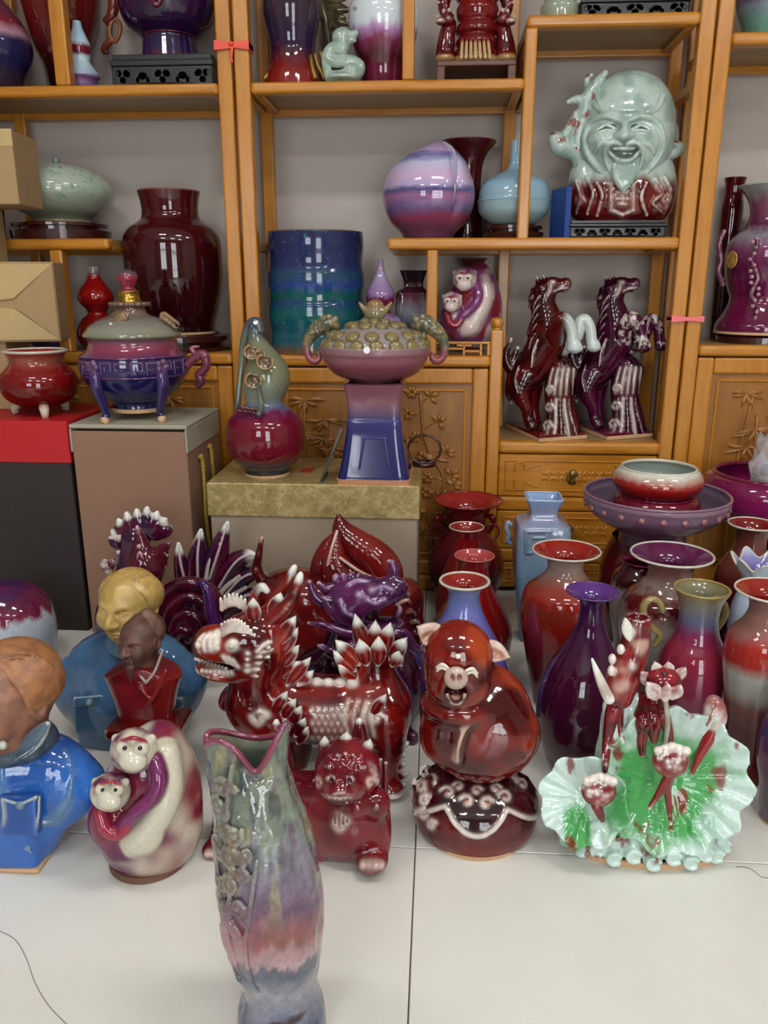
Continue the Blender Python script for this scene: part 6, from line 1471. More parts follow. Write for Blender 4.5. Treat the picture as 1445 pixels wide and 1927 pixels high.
def coil(cx, cy, r0, r1, a0, a1, w, dy): return [(cx+(r0+(r1-r0)*t)*cos(a0+(a1-a0)*t), cy-(r0+(r1-r0)*t)*sin(a0+(a1-a0)*t), dy, w*(1-.5*t)) for t in np.linspace(0, 1, 7)]
feathers(F, [coil(362, 1155, 62, 50, 3.3, -.5, 18, -.01), coil(362, 1165, 45, 34, 3.3, -.4, 16, -.025), coil(358, 1180, 30, 16, 3.2, -.6, 14, -.035), coil(345, 1200, 18, 10, 3.2, -.6, 12, -.04)], MRN, body)
feathers(F, [[(372, 1100, -.03, 5), (384, 1100, -.045, 8), (394, 1125, -.05, 11), (398, 1155, -.05, 13), (410, 1180, -.045, 12), (428, 1200, -.03, 8)]], glz('#34104a', '#4c1a58', '#a08ab0', .12, .3, 26, 5), body)

# ================================================================== red mythical pair with flame crest, at the back
F = Fig('flame_crested_figure', 'large oxblood figure with flame shaped crest in front of the gold lidded box', 'figurine', 640, 1285)
OXF = glz('#4a090c', '#7a1818', '#b88a7c', .12, .30, 14, 3)
S = Solid(); E(S, F, (600, 1205, 0), (135, 70, 100)); E(S, F, (560, 1120, .0), (82, 60, 52), k=.04); E(S, F, (735, 1180, -.01), (62, 60, 90), k=.04); E(S, F, (640, 1270, 0), (120, 66, 30), k=.04); E(S, F, (760, 1130, -.02), (36, 40, 44), k=.02)
for i in range(5): T(S, F, [(735+i*12, 1120+i*18, -.085+.004*i, 4), (758+i*9, 1110+i*20, -.08+.004*i, 5), (776+i*4, 1130+i*20, -.06, 4)], .004)
body = F.finish('body', S, .0042, PG, OXF)
for (P, nm) in (([(700, 1120, .0, 34), (722, 1085, .0, 36), (705, 1050, .0, 34), (668, 1022, .0, 28), (645, 1000, .0, 20), (636, 968, .0, 3)], 1), ([(650, 1120, -.02, 34), (640, 1085, -.025, 36), (628, 1055, -.025, 28), (632, 1020, -.02, 14), (634, 998, -.02, 3)], 2), ([(610, 1110, -.02, 20), (606, 1070, -.025, 22), (614, 1035, -.02, 16), (628, 1005, -.02, 4)], 3), ([(690, 1110, -.03, 22), (672, 1090, -.035, 22), (650, 1068, -.035, 16), (640, 1050, -.03, 6)], 4)):
    S = Solid(); T(S, F, P, .006); F.finish('flame', S, .003, PG, glz('#5a0c0e', '#861c1a', '#c49a8a', .2, .5, 14, nm), parent=body)
for L in ([(634, 1000, -.045, 3), (622, 1040, -.06, 3), (612, 1085, -.062, 3)], [(620, 1060, -.06, 4), (624, 1085, -.065, 4), (640, 1105, -.06, 3)], [(640, 1050, -.06, 3), (676, 1075, -.062, 3), (712, 1092, -.045, 3)]):
    S = Solid(); T(S, F, L, .002); F.finish('pale_ridge', S, .0024, PG, base='#c9a89c', parent=body)
S = Solid(); S.cone(F.p(482, 1070, 0), F.p(493, 1012, 0), 9*F.s, 4*F.s); T(S, F, [(530, 1120, 0, 16), (500, 1100, 0, 13), (484, 1076, 0, 10)], .01); F.finish('tail_tip', S, .003, PG, OXF, parent=body)

# ================================================================== purple dragon turtle
F = Fig('dragon_turtle_figurine', 'purple dragon turtle with gaping mouth behind the red horned beast', 'figurine', 680, 1372)
PT = glz('#2c0a20', '#4c102e', '#94748c', .12, .30, 20, 5); PTH = glz('#3c123a', '#5a2050', '#a48aa4', .12, .30, 22, 6)
S = Solid(); E(S, F, (660, 1290, .01), (118, 74, 96)); E(S, F, (745, 1290, 0), (56, 60, 90), k=.03); E(S, F, (600, 1330, .0), (60, 60, 60), k=.03); T(S, F, [(650, 1240, -.02, 52), (665, 1190, -.03, 46), (672, 1150, -.035, 42)], .03)
T(S, F, [(742, 1350, -.02, 26), (755, 1375, -.03, 20), (760, 1386, -.04, 20), (775, 1388, -.05, 14)], .012); T(S, F, [(580, 1360, -.02, 26), (570, 1384, -.03, 18)], .012)
for i in range(6): T(S, F, [(600+i*14, 1215+i*16, -.085, 4), (640+i*16, 1230+i*17, -.09, 5), (690+i*12, 1215+i*20, -.085, 4)], .004)
body = F.finish('shell_body', S, .004, PG, PT)
S = Solid(); E(S, F, (665, 1135, -.045), (50, 44, 46)); E(S, F, (700, 1120, -.055), (46, 36, 30), k=.02); E(S, F, (735, 1108, -.06), (28, 30, 22), k=.014)
E(S, F, (725, 1152, -.07), (38, 36, 15), (0, -10, 0), .006, 's', '#2a0818'); E(S, F, (712, 1176, -.055), (46, 30, 12), (0, -8, 0), .012); T(S, F, [(742, 1168, -.07, 7), (752, 1148, -.075, 5), (750, 1140, -.075, 3)], .006)
T(S, F, [(735, 1100, -.06, 12), (742, 1078, -.06, 11), (738, 1060, -.06, 7), (730, 1056, -.06, 3)], .008); T(S, F, [(722, 1098, -.07, 10), (755, 1098, -.07, 9), (760, 1112, -.07, 6)], .006)
for a in ((676, 1112), (700, 1104)): E(S, F, (a[0], a[1]+6, -.085), (14, 12, 12), k=.006); E(S, F, (a[0], a[1]+8, -.098), 5, k=.002, col='#b8a4bc')
for i in range(6): E(S, F, (632+i*14, 1088-2*i+i*i*.6, -.04), (7, 7, 9), k=.006)
for L in ([(655, 1100, 3), (672, 1092, 4), (692, 1094, 3)], [(690, 1128, 3), (706, 1136, 3), (724, 1128, 3)], [(640, 1130, 3), (648, 1150, 3), (664, 1160, 3)], [(700, 1112, 3), (720, 1104, 3), (738, 1110, 3)]): Ds(S, F, L, .003, col='#8a6c92')
head = F.finish('head', S, .003, PG, PTH, parent=body)
for P in ([(640, 1120, -.04, 14), (612, 1132, -.045, 12), (592, 1120, -.05, 9), (582, 1096, -.05, 5)], [(636, 1104, -.03, 12), (614, 1108, -.035, 9), (600, 1098, -.035, 5)]):
    S = Solid(); T(S, F, P, .004); F.finish('horn', S, .0026, PG, PTH, parent=head)
S = Solid(); Lf(S, F, (650, 1160, -.075), (608, 1122, -.075), 18, 7); E(S, F, (628, 1142, -.092), (16, 8, 7), (0, 40, 0), .004, 's', '#2a0c30'); F.finish('ear', S, .0026, PG, PTH, parent=head)
for i, P in enumerate([[(690, 1195, -.08, 10), (650, 1190, -.085, 9), (615, 1178, -.085, 7), (580, 1172, -.08, 3)], [(700, 1205, -.085, 10), (660, 1215, -.09, 9), (628, 1225, -.09, 7), (606, 1215, -.085, 4)], [(735, 1190, -.075, 9), (760, 1192, -.07, 9), (778, 1215, -.06, 7), (796, 1222, -.05, 4)], [(715, 1200, -.085, 8), (700, 1232, -.09, 8), (675, 1255, -.09, 6), (655, 1250, -.085, 3)]]):
    S = Solid(); T(S, F, P, .004); F.finish('whisker_scroll', S, .0026, PG, PTH, parent=head)
# ================================================================== red horned beast (standing, looking left)
F = Fig('horned_beast_figurine', 'red and white horned dragon beast looking left behind the tall foreground vase', 'figurine', 610, 1468)
QL = glz('#4a060a', '#861412', '#ddd0c6', .085, .20, 24, 5, thin='#9a2a18')
S = Solid()
T(S, F, [(488, 1325, 0, 62), (560, 1330, 0, 66), (640, 1335, 0, 64), (715, 1325, 0, 60)], .03); T(S, F, [(500, 1310, -.005, 60), (488, 1265, -.01, 54), (500, 1220, -.015, 50), (506, 1185, -.015, 44)], .03)
T(S, F, [(700, 1300, .01, 46), (705, 1260, .01, 38), (705, 1225, .01, 34)], .03)
T(S, F, [(520, 1360, -.045, 36), (500, 1400, -.055, 28), (510, 1440, -.055, 22), (500, 1470, -.06, 24)], .02); T(S, F, [(470, 1300, .05, 30), (440, 1310, .06, 24), (428, 1322, .06, 18)], .02)
T(S, F, [(722, 1345, -.03, 46), (728, 1400, -.035, 34), (722, 1450, -.03, 26), (738, 1486, -.035, 22)], .02); T(S, F, [(690, 1380, .05, 34), (695, 1440, .05, 24)], .02); T(S, F, [(560, 1380, .05, 34), (556, 1440, .05, 24)], .02)
rg = np.random.RandomState(7)
B0 = Solid(); B0.pr = list(S.pr)
for j in range(5):
    for i in range(6): De(S, F, (588+i*12+(j % 2)*6, 1336+j*13), (1.9, 2.4, 4.2), .0015, col='#ddcfc2', base=B0)
for i in range(4): Ds(S, F, [(656+i*17, 1318+i*3, 1.8), (648+i*17, 1350, 2.3), (656+i*16, 1386, 1.6)], .0015, col='#d6c4b6', base=B0)
for i in range(6): De(S, F, (552+i*22, 1278+3*i-.4*i*i), (10, 9, 8), .004, col='#d9ccc0', base=B0)
Ds(S, F, curl(486, 1352, 15, .5, 1.0, 2.2, 9), .002, col='#d9ccc0', n=1, base=B0); Ds(S, F, curl(706, 1352, 13, .5, 1.0, 2.2, 9), .002, col='#d9ccc0', n=1, base=B0)
for i in range(4): Ds(S, F, [(448+i*10, 1300+i*8, 2), (452+i*10, 1316+i*8, 2.4), (462+i*9, 1328+i*8, 2)], .002, base=B0)
E(S, F, (738, 1488, -.05), (22, 22, 12), k=.008)
body = F.finish('body', S, .0034, PG, QL)
# head
S = Solid(); E(S, F, (470, 1205, -.03), (58, 50, 52)); E(S, F, (420, 1218, -.04), (46, 38, 34), k=.02); E(S, F, (395, 1208, -.045), (28, 34, 30), k=.014); E(S, F, (415, 1262, -.035), (46, 32, 16), (0, 8, 0), .012); E(S, F, (470, 1245, -.025), (50, 44, 40), k=.02)
E(S, F, (402, 1246, -.06), (42, 40, 9), (0, 6, 0), .004, 's', '#3a0508')
B0 = Solid(); B0.pr = list(S.pr)
for i in range(4): Ds(S, F, [(374+i*11, 1226-i*2, 2.4), (372+i*12, 1208-i*3, 3.2), (384+i*12, 1194-i*3, 2.4)], .002, col='#e0d8cc', base=B0)
De(S, F, (374, 1214), (7, 7, 8), .003, col='#b88478', base=B0)
for i in range(10): De(S, F, (367+i*6.5, 1240+i*2.0), (3, 3.4, 4.4), .002, col='#e2dccf', base=B0)
for i in range(8): De(S, F, (380+i*8, 1262+i*.6), (3, 3.4, 4), .002, col='#d9cfc2', base=B0)
De(S, F, (438, 1214), (10, 9, 10), .003, col='#e2dccf', base=B0); De(S, F, (435, 1216), (4, 4, 4), .002, col='#6a1a14', lift=2.2, base=B0)
Ds(S, F, [(484, 1226, 2.4), (500, 1212, 3), (522, 1206, 2.4), (512, 1222, 2.6), (490, 1228, 2.4)], .002, col='#ddd2c6', base=B0); De(S, F, (503, 1218), (7, 5, 4), .002, col='#3a0a0a', base=B0)
for i in range(3):
    for j in range(4): De(S, F, (488+i*15-j*2, 1236+j*12), (6.5, 4, 3), .002, col='#d6c8ba', rot=(0, 8, 0), base=B0)
for i in range(4): De(S, F, (466, 1230+i*11), 3.6, .002, col='#d9ccc0', base=B0)
for i in range(3): Ds(S, F, [(420+i*9, 1236+i*3, 2), (428+i*9, 1248+i*3, 2.4)], .002, col='#d9ccc0', base=B0)
head = F.finish('head', S, .0027, PG, QL, parent=body)
for cx, cy, n, dy in ((450, 1190, 11, -.07), (448, 1142, 9, -.02)):
    S = Solid()
    for i in range(n): t = i/(n-1); a = cx-30+56*t; b = cy-8-14*sin(pi*t*.9)+12*t*t*2; S.cone(F.p(a, b+12, dy), F.p(a-3+6*t, b-8, dy-.004), 5*F.s, 2.5*F.s, .002)
    F.finish('brow_comb', S, .0018, PG, glz('#a8867c', '#ddd4c8', '#e8e2d8', .2, .5, 30, 1), parent=head)
HORN = [[(486, 1180, -.03, 20), (512, 1165, -.035, 16), (540, 1140, -.04, 13), (556, 1110, -.04, 10), (564, 1086, -.04, 7), (566, 1078, -.04, 3)], [(500, 1160, .01, 16), (520, 1130, .01, 13), (540, 1100, .005, 10), (552, 1072, 0, 7), (555, 1064, 0, 3)], [(470, 1165, .0, 10), (478, 1120, .0, 8), (492, 1104, .0, 8), (502, 1112, 0, 6)]]
for P in HORN:
    S = Solid(); T(S, F, P, .004); tip = F.p(*P[-1][:3]); F.finish('horn', S, .0026, PG, tipped([tip], .028, QL), parent=head)
for a, b, w in (((478, 1175, -.045), (476, 1126, -.045), 14), ((512, 1170, -.04), (528, 1116, -.035), 16), ((520, 1215, -.05), (556, 1160, -.045), 14), ((524, 1235, -.045), (560, 1182, -.04), 13), ((526, 1255, -.04), (562, 1215, -.035), 13), ((524, 1275, -.035), (564, 1245, -.03), 13), ((540, 1290, -.04), (584, 1238, -.04), 12), ((560, 1290, -.04), (590, 1262, -.035), 10)):
    S = Solid(); Lf(S, F, a, b, w, 6); m = [(a[i]+b[i])/2 for i in range(3)]
    F.finish('mane_lock', S, .0024, PG, tipped([F.p(*b)], .022, QL), parent=head)
TIP = [((676, 1250), (632, 1206)), ((668, 1262), (628, 1226)), ((672, 1275), (636, 1248)), ((690, 1235), (668, 1158)), ((705, 1230), (706, 1170)), ((718, 1232), (734, 1174)), ((735, 1240), (764, 1202)), ((738, 1252), (752, 1222)), ((690, 1250), (676, 1205)), ((712, 1250), (712, 1200))]
for i, (a, b) in enumerate(TIP):
    dy = -.02 if i < 8 else -.05; S = Solid(); Lf(S, F, (a[0], a[1], dy), (b[0], b[1], dy-.006), 15, 8, k=.004)
    F.finish('tail_flame', S, .0026, PG, tipped([F.p(b[0], b[1], dy-.006)], .03, QL), parent=body)
for i in range(9):
    y = 1330+i*19; S = Solid(); Lf(S, F, (742-i*1, y, -.01), (766+4*sin(i*2), y-8, -.02), 10, 6, (0, -1, 0)); F.finish('leg_tuft', S, .0024, PG, tipped([F.p(766, y-8, -.02)], .014, QL), parent=body)
for a, b in (((512, 1345), (540, 1302)), ((530, 1352), (556, 1316)), ((548, 1362), (566, 1330)), ((556, 1385), (574, 1352)), ((560, 1398), (580, 1368)), ((700, 1345), (726, 1308))):
    S = Solid(); Lf(S, F, (a[0], a[1], -.07), (b[0], b[1], -.075), 11, 6); F.finish('shoulder_tuft', S, .0024, PG, tipped([F.p(b[0], b[1], -.075)], .02, QL), parent=body)

# ================================================================== crouching winged beast at the front
F = Fig('winged_beast_figurine', 'crouching maroon red beast with clawed paws behind the tall foreground vase', 'figurine', 585, 1588)
PX = glz('#64101c', '#8c1e2a', '#c8aaa4', .16, .34, 20, 5)
S = Solid(); E(S, F, (640, 1530, .0), (82, 72, 90)); E(S, F, (540, 1525, .02), (110, 66, 80), k=.04); E(S, F, (660, 1550, -.035), (60, 44, 62), k=.03)
T(S, F, [(705, 1535, -.03, 30), (712, 1580, -.04, 24), (705, 1612, -.05, 22)], .012); E(S, F, (700, 1617, -.068), (30, 34, 17), k=.008)
for i in range(4): E(S, F, (682+i*12, 1627, -.092), (6, 9, 7), k=.004, col='#cbb0a8')
T(S, F, [(435, 1500, .0, 34), (425, 1550, -.01, 26), (412, 1590, -.02, 22)], .012); E(S, F, (404, 1598, -.035), (24, 28, 15), k=.008)
for i in range(3): E(S, F, (390+i*12, 1606, -.058), (6, 8, 6), k=.004, col='#cbb0a8')
T(S, F, [(605, 1560, -.03, 24), (600, 1600, -.04, 20)], .012); T(S, F, [(560, 1580, .05, 28), (560, 1600, .05, 26)], .02); E(S, F, (668, 1512, -.065), (30, 26, 26), k=.02); E(S, F, (708, 1512, -.05), (26, 26, 30), k=.014)
for i in range(5): T(S, F, [(625+i*8, 1532+abs(i-2)*3, -.082, 2), (627+i*7, 1550, -.085, 2.4), (630+i*5, 1562-abs(i-2)*4, -.083, 1.6)], .002, col='#cfb4aa')
body = F.finish('body', S, .0034, PG, PX)
S = Solid(); E(S, F, (655, 1448, -.04), (60, 54, 56)); E(S, F, (645, 1480, -.075), (42, 34, 28), k=.014); E(S, F, (650, 1418, -.035), (36, 34, 24), k=.014)
E(S, F, (636, 1498, -.09), (34, 26, 8), None, .004, 's', '#3a0810')
E(S, F, (642, 1474, -.082), (46, 34, 26), k=.012); E(S, F, (640, 1474, -.105), (34, 26, 20), k=.012); B0 = Solid(); B0.pr = list(S.pr)
for s in (-1, 1):
    De(S, F, (640+s*17, 1466), (11, 9, 9), .005, base=B0); De(S, F, (640+s*17, 1470), (3.5, 9, 3.5), .002, 's', '#3a0810')
    De(S, F, (650+s*30, 1442), (10, 8, 7), .003, base=B0); De(S, F, (649+s*30, 1445), (3, 3, 2.5), .0015, col='#2a060a', base=B0, lift=2.2)
    Ds(S, F, [(650+s*10, 1442, 4), (650+s*26, 1430, 5), (650+s*44, 1436, 4), (650+s*52, 1448, 3)], .004, base=B0)
    Ds(S, F, curl(648+s*50, 1474, 10, .5, .8, 2.6, 7, s), .002, col='#cbb2a8', n=1, base=B0)
Ds(S, F, [(598, 1484, 3.5), (618, 1494, 4.5), (642, 1490, 5), (666, 1494, 4.5), (684, 1482, 3.5)], .003, base=B0)
for i in range(5): De(S, F, (620+i*10, 1500+(1-abs(i-2))*2), (3.6, 4, 5), .002, col='#d9cbc0', base=B0)
for i in range(5): De(S, F, (622+i*14, 1424-2*(2-abs(i-2))), (5, 5, 5), .004, base=B0)
for i in range(4): Ds(S, F, [(694+i*5, 1436+i*12, 2.4), (706+i*3, 1446+i*12, 3)], .002, col='#c0a098', base=B0)
head = F.finish('head', S, .0028, PG, PX, parent=body)
for a, b, w in (((612, 1420, -.03), (610, 1388, -.03), 12), ((684, 1425, -.035), (696, 1394, -.04), 13), ((650, 1408, -.03), (652, 1380, -.03), 14)):
    S = Solid(); Lf(S, F, a, b, w, 8); F.finish('ear', S, .0024, PG, tipped([F.p(*b)], .018, PX), parent=head)
for P in ([(672, 1420, .03, 24), (676, 1390, .03, 17), (676, 1362, .03, 9), (676, 1354, .03, 4)], [(528, 1440, .02, 26), (524, 1400, .02, 20), (520, 1370, .02, 11), (520, 1356, .02, 4)]):
    S = Solid(); T(S, F, P, .004); F.finish('back_spike', S, .0028, PG, tipped([F.p(*P[-1][:3])], .012, PX), parent=body)
for i, x in enumerate((706, 716, 726)):
    S = Solid(); T(S, F, [(x-4, 1500, .0, 8), (x-2, 1460, .0, 8), (x, 1424+i*6, .0, 4)], .003); F.finish('wing_feather', S, .0024, PG, PX, parent=body)
# ================================================================== censer on the brown box
p = Pot('footed_censer', 'lidded purple and navy censer with fret band and beast legs on the brown box', 'censer', 262, 2.37, ZBX, [(764, 47), (756, 46), (746, 58), (728, 80), (706, 94), (690, 98), (672, 97), (667, 95), (655, 84), (642, 80), (634, 84)])
CN = glaze('censer_navy_rose', [(0, '#1b1a44'), (.3, '#1c1a52'), (.5, '#241c54'), (.66, '#3a2352'), (.74, '#4c2e5c'), (.82, '#7c3048'), (.92, '#8a4458'), (1, '#6c5a62')], .07, 22, (1, 1, .4))
zf = p.pr[0][0]; p.body(CN)
v, f = lathe([(zf-.012, p.rr(760, 46)), (zf, p.rr(760, 46)), (zf+.002, p.rr(760, 44))], 48, None, True); mesh_obj('foot_ring', v, f, TAN, p.root)
p.ring(668, 97, .004, CN, 'band_edge'); p.ring(703, 96, .003, CN, 'band_edge')
S = Solid()
for k in range(11):
    a0 = -pi+.15+k*(2*pi/11)
    def pt(da, row): r = p.rr(row, 97.5); return (r*cos(a0+da), r*sin(a0+da), p.zz(row))
    for L in ([(0, 698), (0, 675), (.2, 675), (.2, 690), (.08, 690), (.08, 683)], [(.28, 698), (.28, 676), (.46, 676)], [(.28, 688), (.42, 688)]):
        S.tube([tuple(pt(da, rw_))+(.0035,) for da, rw_ in L], k=.002, n=1)
S.build(.0024); mesh_obj('fret_band', S.V, S.Q, glaze('fret_violet', [(0, '#2c2458'), (1, '#5a4468')]), p.root, True)
for k, a in enumerate((-pi/2-.42, -pi/2+.85, pi/2+.4)):
    R0 = p.rr(700, 95); d = np.array([cos(a), sin(a), 0]); S = Solid(); zk = p.zz(690)
    S.tube([tuple(d*R0*1.0+[0, 0, zk])+(.018,), tuple(d*R0*1.02+[0, 0, zk*.72])+(.017,), tuple(d*R0*.92+[0, 0, zk*.42])+(.014,), tuple(d*R0*.84+[0, 0, zk*.18])+(.011,), tuple(d*R0*.88+[0, 0, .016])+(.011,)], k=.006)
    for j in range(5): aa = 2*pi*j/5; S.ell(d*R0*1.06+np.array([-sin(a)*.013*cos(aa), cos(a)*.013*cos(aa), zk+.012+.013*sin(aa)]), .0095, None, .003)
    S.build(.0026, .010); o = mesh_obj('beast_leg', S.V, S.Q, glaze('leg_navy', [(0, '#20194c'), (.7, '#3c2c60'), (1, '#6c4a68')], .1), p.root, True)
    v, f = tube([d*R0*.88+[0, 0, .018], d*R0*.90+[0, 0, .006], d*R0*.93+[0, 0, .0]], [.011, .0125, .009], 10, 3); mesh_obj('bare_toe', v, f, TAN, o, True)
for s in (-1, 1):
    hd_ = 0.0 if s > 0 else .10; q_ = 1.0 if s > 0 else .80
    c = [(262+s*88, 690, 0, 8), (262+s*106, 672, 0, 9), (262+s*122, 668, 0, 9), (262+s*126, 690, 0, 8), (262+s*112, 706, 0, 8), (262+s*118, 718, 0, 7), (262+s*108, 728, 0, 5)]
    c = [(262+(a-262)*q_, b, cc+hd_, r) for a, b, cc, r in c]
    o = p.tube('scroll_handle', c, glaze('handle_plum', [(0, '#4c1c3c'), (1, '#7c3a4c')])); S = Solid()
    for j in range(6): S.ell(p.w(262+s*q_*(118+9*cos(j*.8-1.5)), 690-24*sin(j*.8-1.5), hd_-.012), .005, None, .003)
    S.tube([tuple(p.w(262+s*q_*104, 664, hd_))+(.008,), tuple(p.w(262+s*q_*98, 655, hd_))+(.007,), tuple(p.w(262+s*q_*112, 652, hd_))+(.004,)], k=.003); S.build(.0025); mesh_obj('beads', S.V, S.Q, MATS['handle_plum'], o, True)['kind'] = 'stuff'
z1 = p.pr[-1][0]
L_ = Pot.__new__(Pot); L_.__dict__.update(p.__dict__); L_.pr = [(p.zz(634), p.rr(634, 86)), (p.zz(631), p.rr(630, 89)), (p.zz(626), p.rr(626, 88)), (p.zz(622), p.rr(622, 84)), (p.zz(612), p.rr(612, 76)), (p.zz(600), p.rr(600, 56)), (p.zz(592), p.rr(592, 34)), (p.zz(585), p.rr(585, 29)), (p.zz(577), p.rr(577, 27))]
LG = glaze('lid_olive', [(0, '#70725c'), (.2, '#858472'), (.5, '#7c7c74'), (.8, '#7a6a5c'), (1, '#6c4030')], .1, 25, speck=[('#8a7a94', -.01, 40)])
lid = L_.body(LG, 'lid', cap0=False)
v, f = lathe([(p.zz(577), .02), (p.zz(577), p.rr(570, 34)), (p.zz(574), p.rr(570, 37)), (p.zz(570), p.rr(570, 37)), (p.zz(568), p.rr(570, 34)), (p.zz(568), .02)], 72, lambda A, Z: 1+.05*np.cos(18*A)); mesh_obj('ruffled_collar', v, f, glaze('collar_brown', [(0, '#5c4636'), (1, '#7c6450')]), lid, True)
GM = plain('gold_metal', '#b08c3c', .25, .2, 60, .9)
v, f = lathe([(p.zz(569), p.rr(560, 22)), (p.zz(563), p.rr(560, 22)), (p.zz(562), p.rr(560, 20)), (p.zz(550), p.rr(560, 20)), (p.zz(549), p.rr(560, 21)), (p.zz(547), p.rr(560, 20)), (p.zz(547), .001)], 36); mesh_obj('gold_ferrule', v, f, GM, lid, False)
v, f = lathe(spline([(p.zz(548), p.rr(548, 16)), (p.zz(542), p.rr(548, 12)), (p.zz(536), p.rr(548, 14)), (p.zz(524), p.rr(548, 19)), (p.zz(513), p.rr(548, 16)), (p.zz(508), p.rr(548, 8)), (p.zz(507), 0.0005)], 4), 32); mesh_obj('knob', v, f, glaze('knob_rose', [(0, '#7c2030'), (.6, '#8a2c40'), (.85, '#5a4a58'), (1, '#4c5058')]), lid, True)
for (x, dy, s) in ((228, -.085, -1), (318, -.02, 1), (212, .04, -1)):
    S = Solid(); b = p.w(x, 606, dy)
    for j in range(5): S.tube([tuple(b+[s*(.008*j-.012)+.010*cos(q), -.004, -.006*j+.016+.010*sin(q)])+(.0045,) for q in np.linspace(0, 5.2, 6)], k=.002)
    S.build(.0022); mesh_obj('pierced_beast', S.V, S.Q, glaze('bronze_glaze', [(0, '#4c3624'), (1, '#947452')], .2), lid, True)

# ================================================================== gourd ewer on the gold lid
p = Pot('gourd_ewer', 'gourd ewer with crimson belly, olive neck and looped stem on the gold lid', 'ewer', 503, 2.33, ZG, [(None, 41), (884, 42), (878, 44), (866, 58), (845, 71), (815, 74), (788, 68), (770, 50), (760, 37), (752, 36), (735, 41), (712, 43), (690, 39), (665, 28), (640, 17), (622, 12), (610, 10)])
def gsx(v):
    v = v.copy(); zf = v[:, 2]/p.pr[-1][0]; v[:, 0] += p.rr(700, 1)*(8*sstep(.5, .65, zf)-24*sstep(.72, 1.0, zf)); return v
p.body(glaze('gourd_crimson_olive', [(0, '#26242c'), (.05, '#2c2a34'), (.1, '#4c3c48'), (.14, '#6a1420'), (.38, '#6c1226'), (.44, '#6a1a48'), (.47, '#5c6484'), (.51, '#7c8478'), (.7, '#7a7c5c'), (.88, '#73745a'), (.95, '#4a545a'), (1, '#343c4a')], .035, 26, (1, 1, .3)), sx=gsx, n=8); p.foot(h=.008)
OLG = glaze('stem_olive', [(0, '#4c5a50'), (.6, '#6c7060'), (1, '#3c4450')], .2)
p.tube('stem_handle', [(488, 625, 0, 10), (487, 612, 0, 10), (480, 605, 0, 9), (468, 612, 0, 8), (459, 640, 0, 7), (454, 690, 0, 6.5), (449, 740, -.01, 6), (446, 772, -.015, 6)], OLG)
CORAL = glz('#4c3c28', '#74583c', '#9a8058', .10, .26, 60, 3)
for (cx, cy, dy, r) in ((475, 662, -.055, 13), (500, 680, -.075, 14), (478, 715, -.07, 14), (490, 668, -.065, 9)):
    S = Solid(); c = p.w(cx, cy, dy)
    for j in range(3): S.tube([tuple(c+np.array([p.rr(cy, r)*(.45+.3*j)*cos(q+j), -.004*j, p.rr(cy, r)*(.45+.25*j)*sin(q+j)]))+(.0042,) for q in np.linspace(0, 4.6, 7)], k=.003)
    S.ell(c, (.012, .008, .012), None, .004); S.build(.0022); mesh_obj('relief_flower', S.V, S.Q, PG, p.root, True, CORAL(S))
p.tube('relief_stalk', [(486, 720, -.078, 4), (488, 740, -.075, 4), (492, 762, -.075, 5), (486, 782, -.115, 5)], OLG)
S = Solid(); c = p.w(468, 770, -.09)
for j in range(4): S.tube([tuple(c+[.014*(j-1.5)+.010*cos(q), -.003, .007*sin(q)-.002*j])+(.0045,) for q in np.linspace(0, 4.5, 6)], k=.003)
S.build(.0022); mesh_obj('leaf_relief', S.V, S.Q, glaze('leaf_plum', [(0, '#3c0c18'), (1, '#5c1a28')]), p.root, True)
# ================================================================== pedestal vessel with ingot finial
p = Pot('pedestal_vessel', 'rose bowl on a square blue pedestal with fish handles and coin studded lid', 'vessel', 707, 2.31, ZG, [(None, 66), (888, 66), (880, 64), (850, 58), (810, 52), (788, 51), (784, 50), (784, 50)])
PB = glaze('cobalt_pedestal', [(0, '#1c1c58'), (.6, '#25265f'), (.9, '#34346c'), (1, '#3c3c74')], .06, rough=.12)
p.body(PB, 'pedestal', mod=sq(10), seg=80)
v, f = lathe([(0, p.rr(895, 68)), (.013, p.rr(895, 68)), (.015, p.rr(895, 65))], 80, sq(10), True); mesh_obj('foot_slab', v, f, plain('orange_clay', '#b8805c', .7), p.root)
pr2 = [(p.zz(784), p.rr(784, 50)), (p.zz(778), p.rr(778, 49)), (p.zz(750), p.rr(750, 50)), (p.zz(722), p.rr(722, 56)), (p.zz(718), p.rr(718, 56)), (p.zz(716), p.rr(716, 48))]
v, f = lathe(spline(pr2, 5), 80, sq(10)); mesh_obj('upper_block', v, f, glaze('rose_to_blue', [(0, '#3c3c6c'), (.25, '#6a5068'), (.5, '#8a5c68'), (1, '#85505c')], .05, 60, (1, 1, 1), rough=.14), p.root, True)
S = Solid(); yy = -p.rr(840, 58)
for a, b in (((682, 825), (726, 825)), ((684, 825), (676, 882)), ((724, 825), (732, 882))): S.cone(p.w(a[0], a[1], yy-.002+(-.006 if a[1] > 850 else 0)), p.w(b[0], b[1], yy-.002+(-.007 if b[1] > 850 else 0)), .0035, .0035, .002)
S.build(.002); mesh_obj('panel_frame', S.V, S.Q, glaze('cobalt_edge', [(0, '#2c2c68'), (1, '#3f4080')]), p.root, True)
pr3 = [(p.zz(718), p.rr(716, 44)), (p.zz(712), p.rr(712, 56)), (p.zz(702), p.rr(702, 78)), (p.zz(685), p.rr(685, 94)), (p.zz(668), p.rr(668, 100)), (p.zz(662), p.rr(660, 103)), (p.zz(655), p.rr(655, 104)), (p.zz(650), p.rr(650, 104)), (p.zz(649), p.rr(650, 96))]
RO = glaze('rose_bowl', [(0, '#6a3c48'), (.5, '#864a54'), (.8, '#90606a'), (1, '#94787c')], .05, 30, rough=.14)
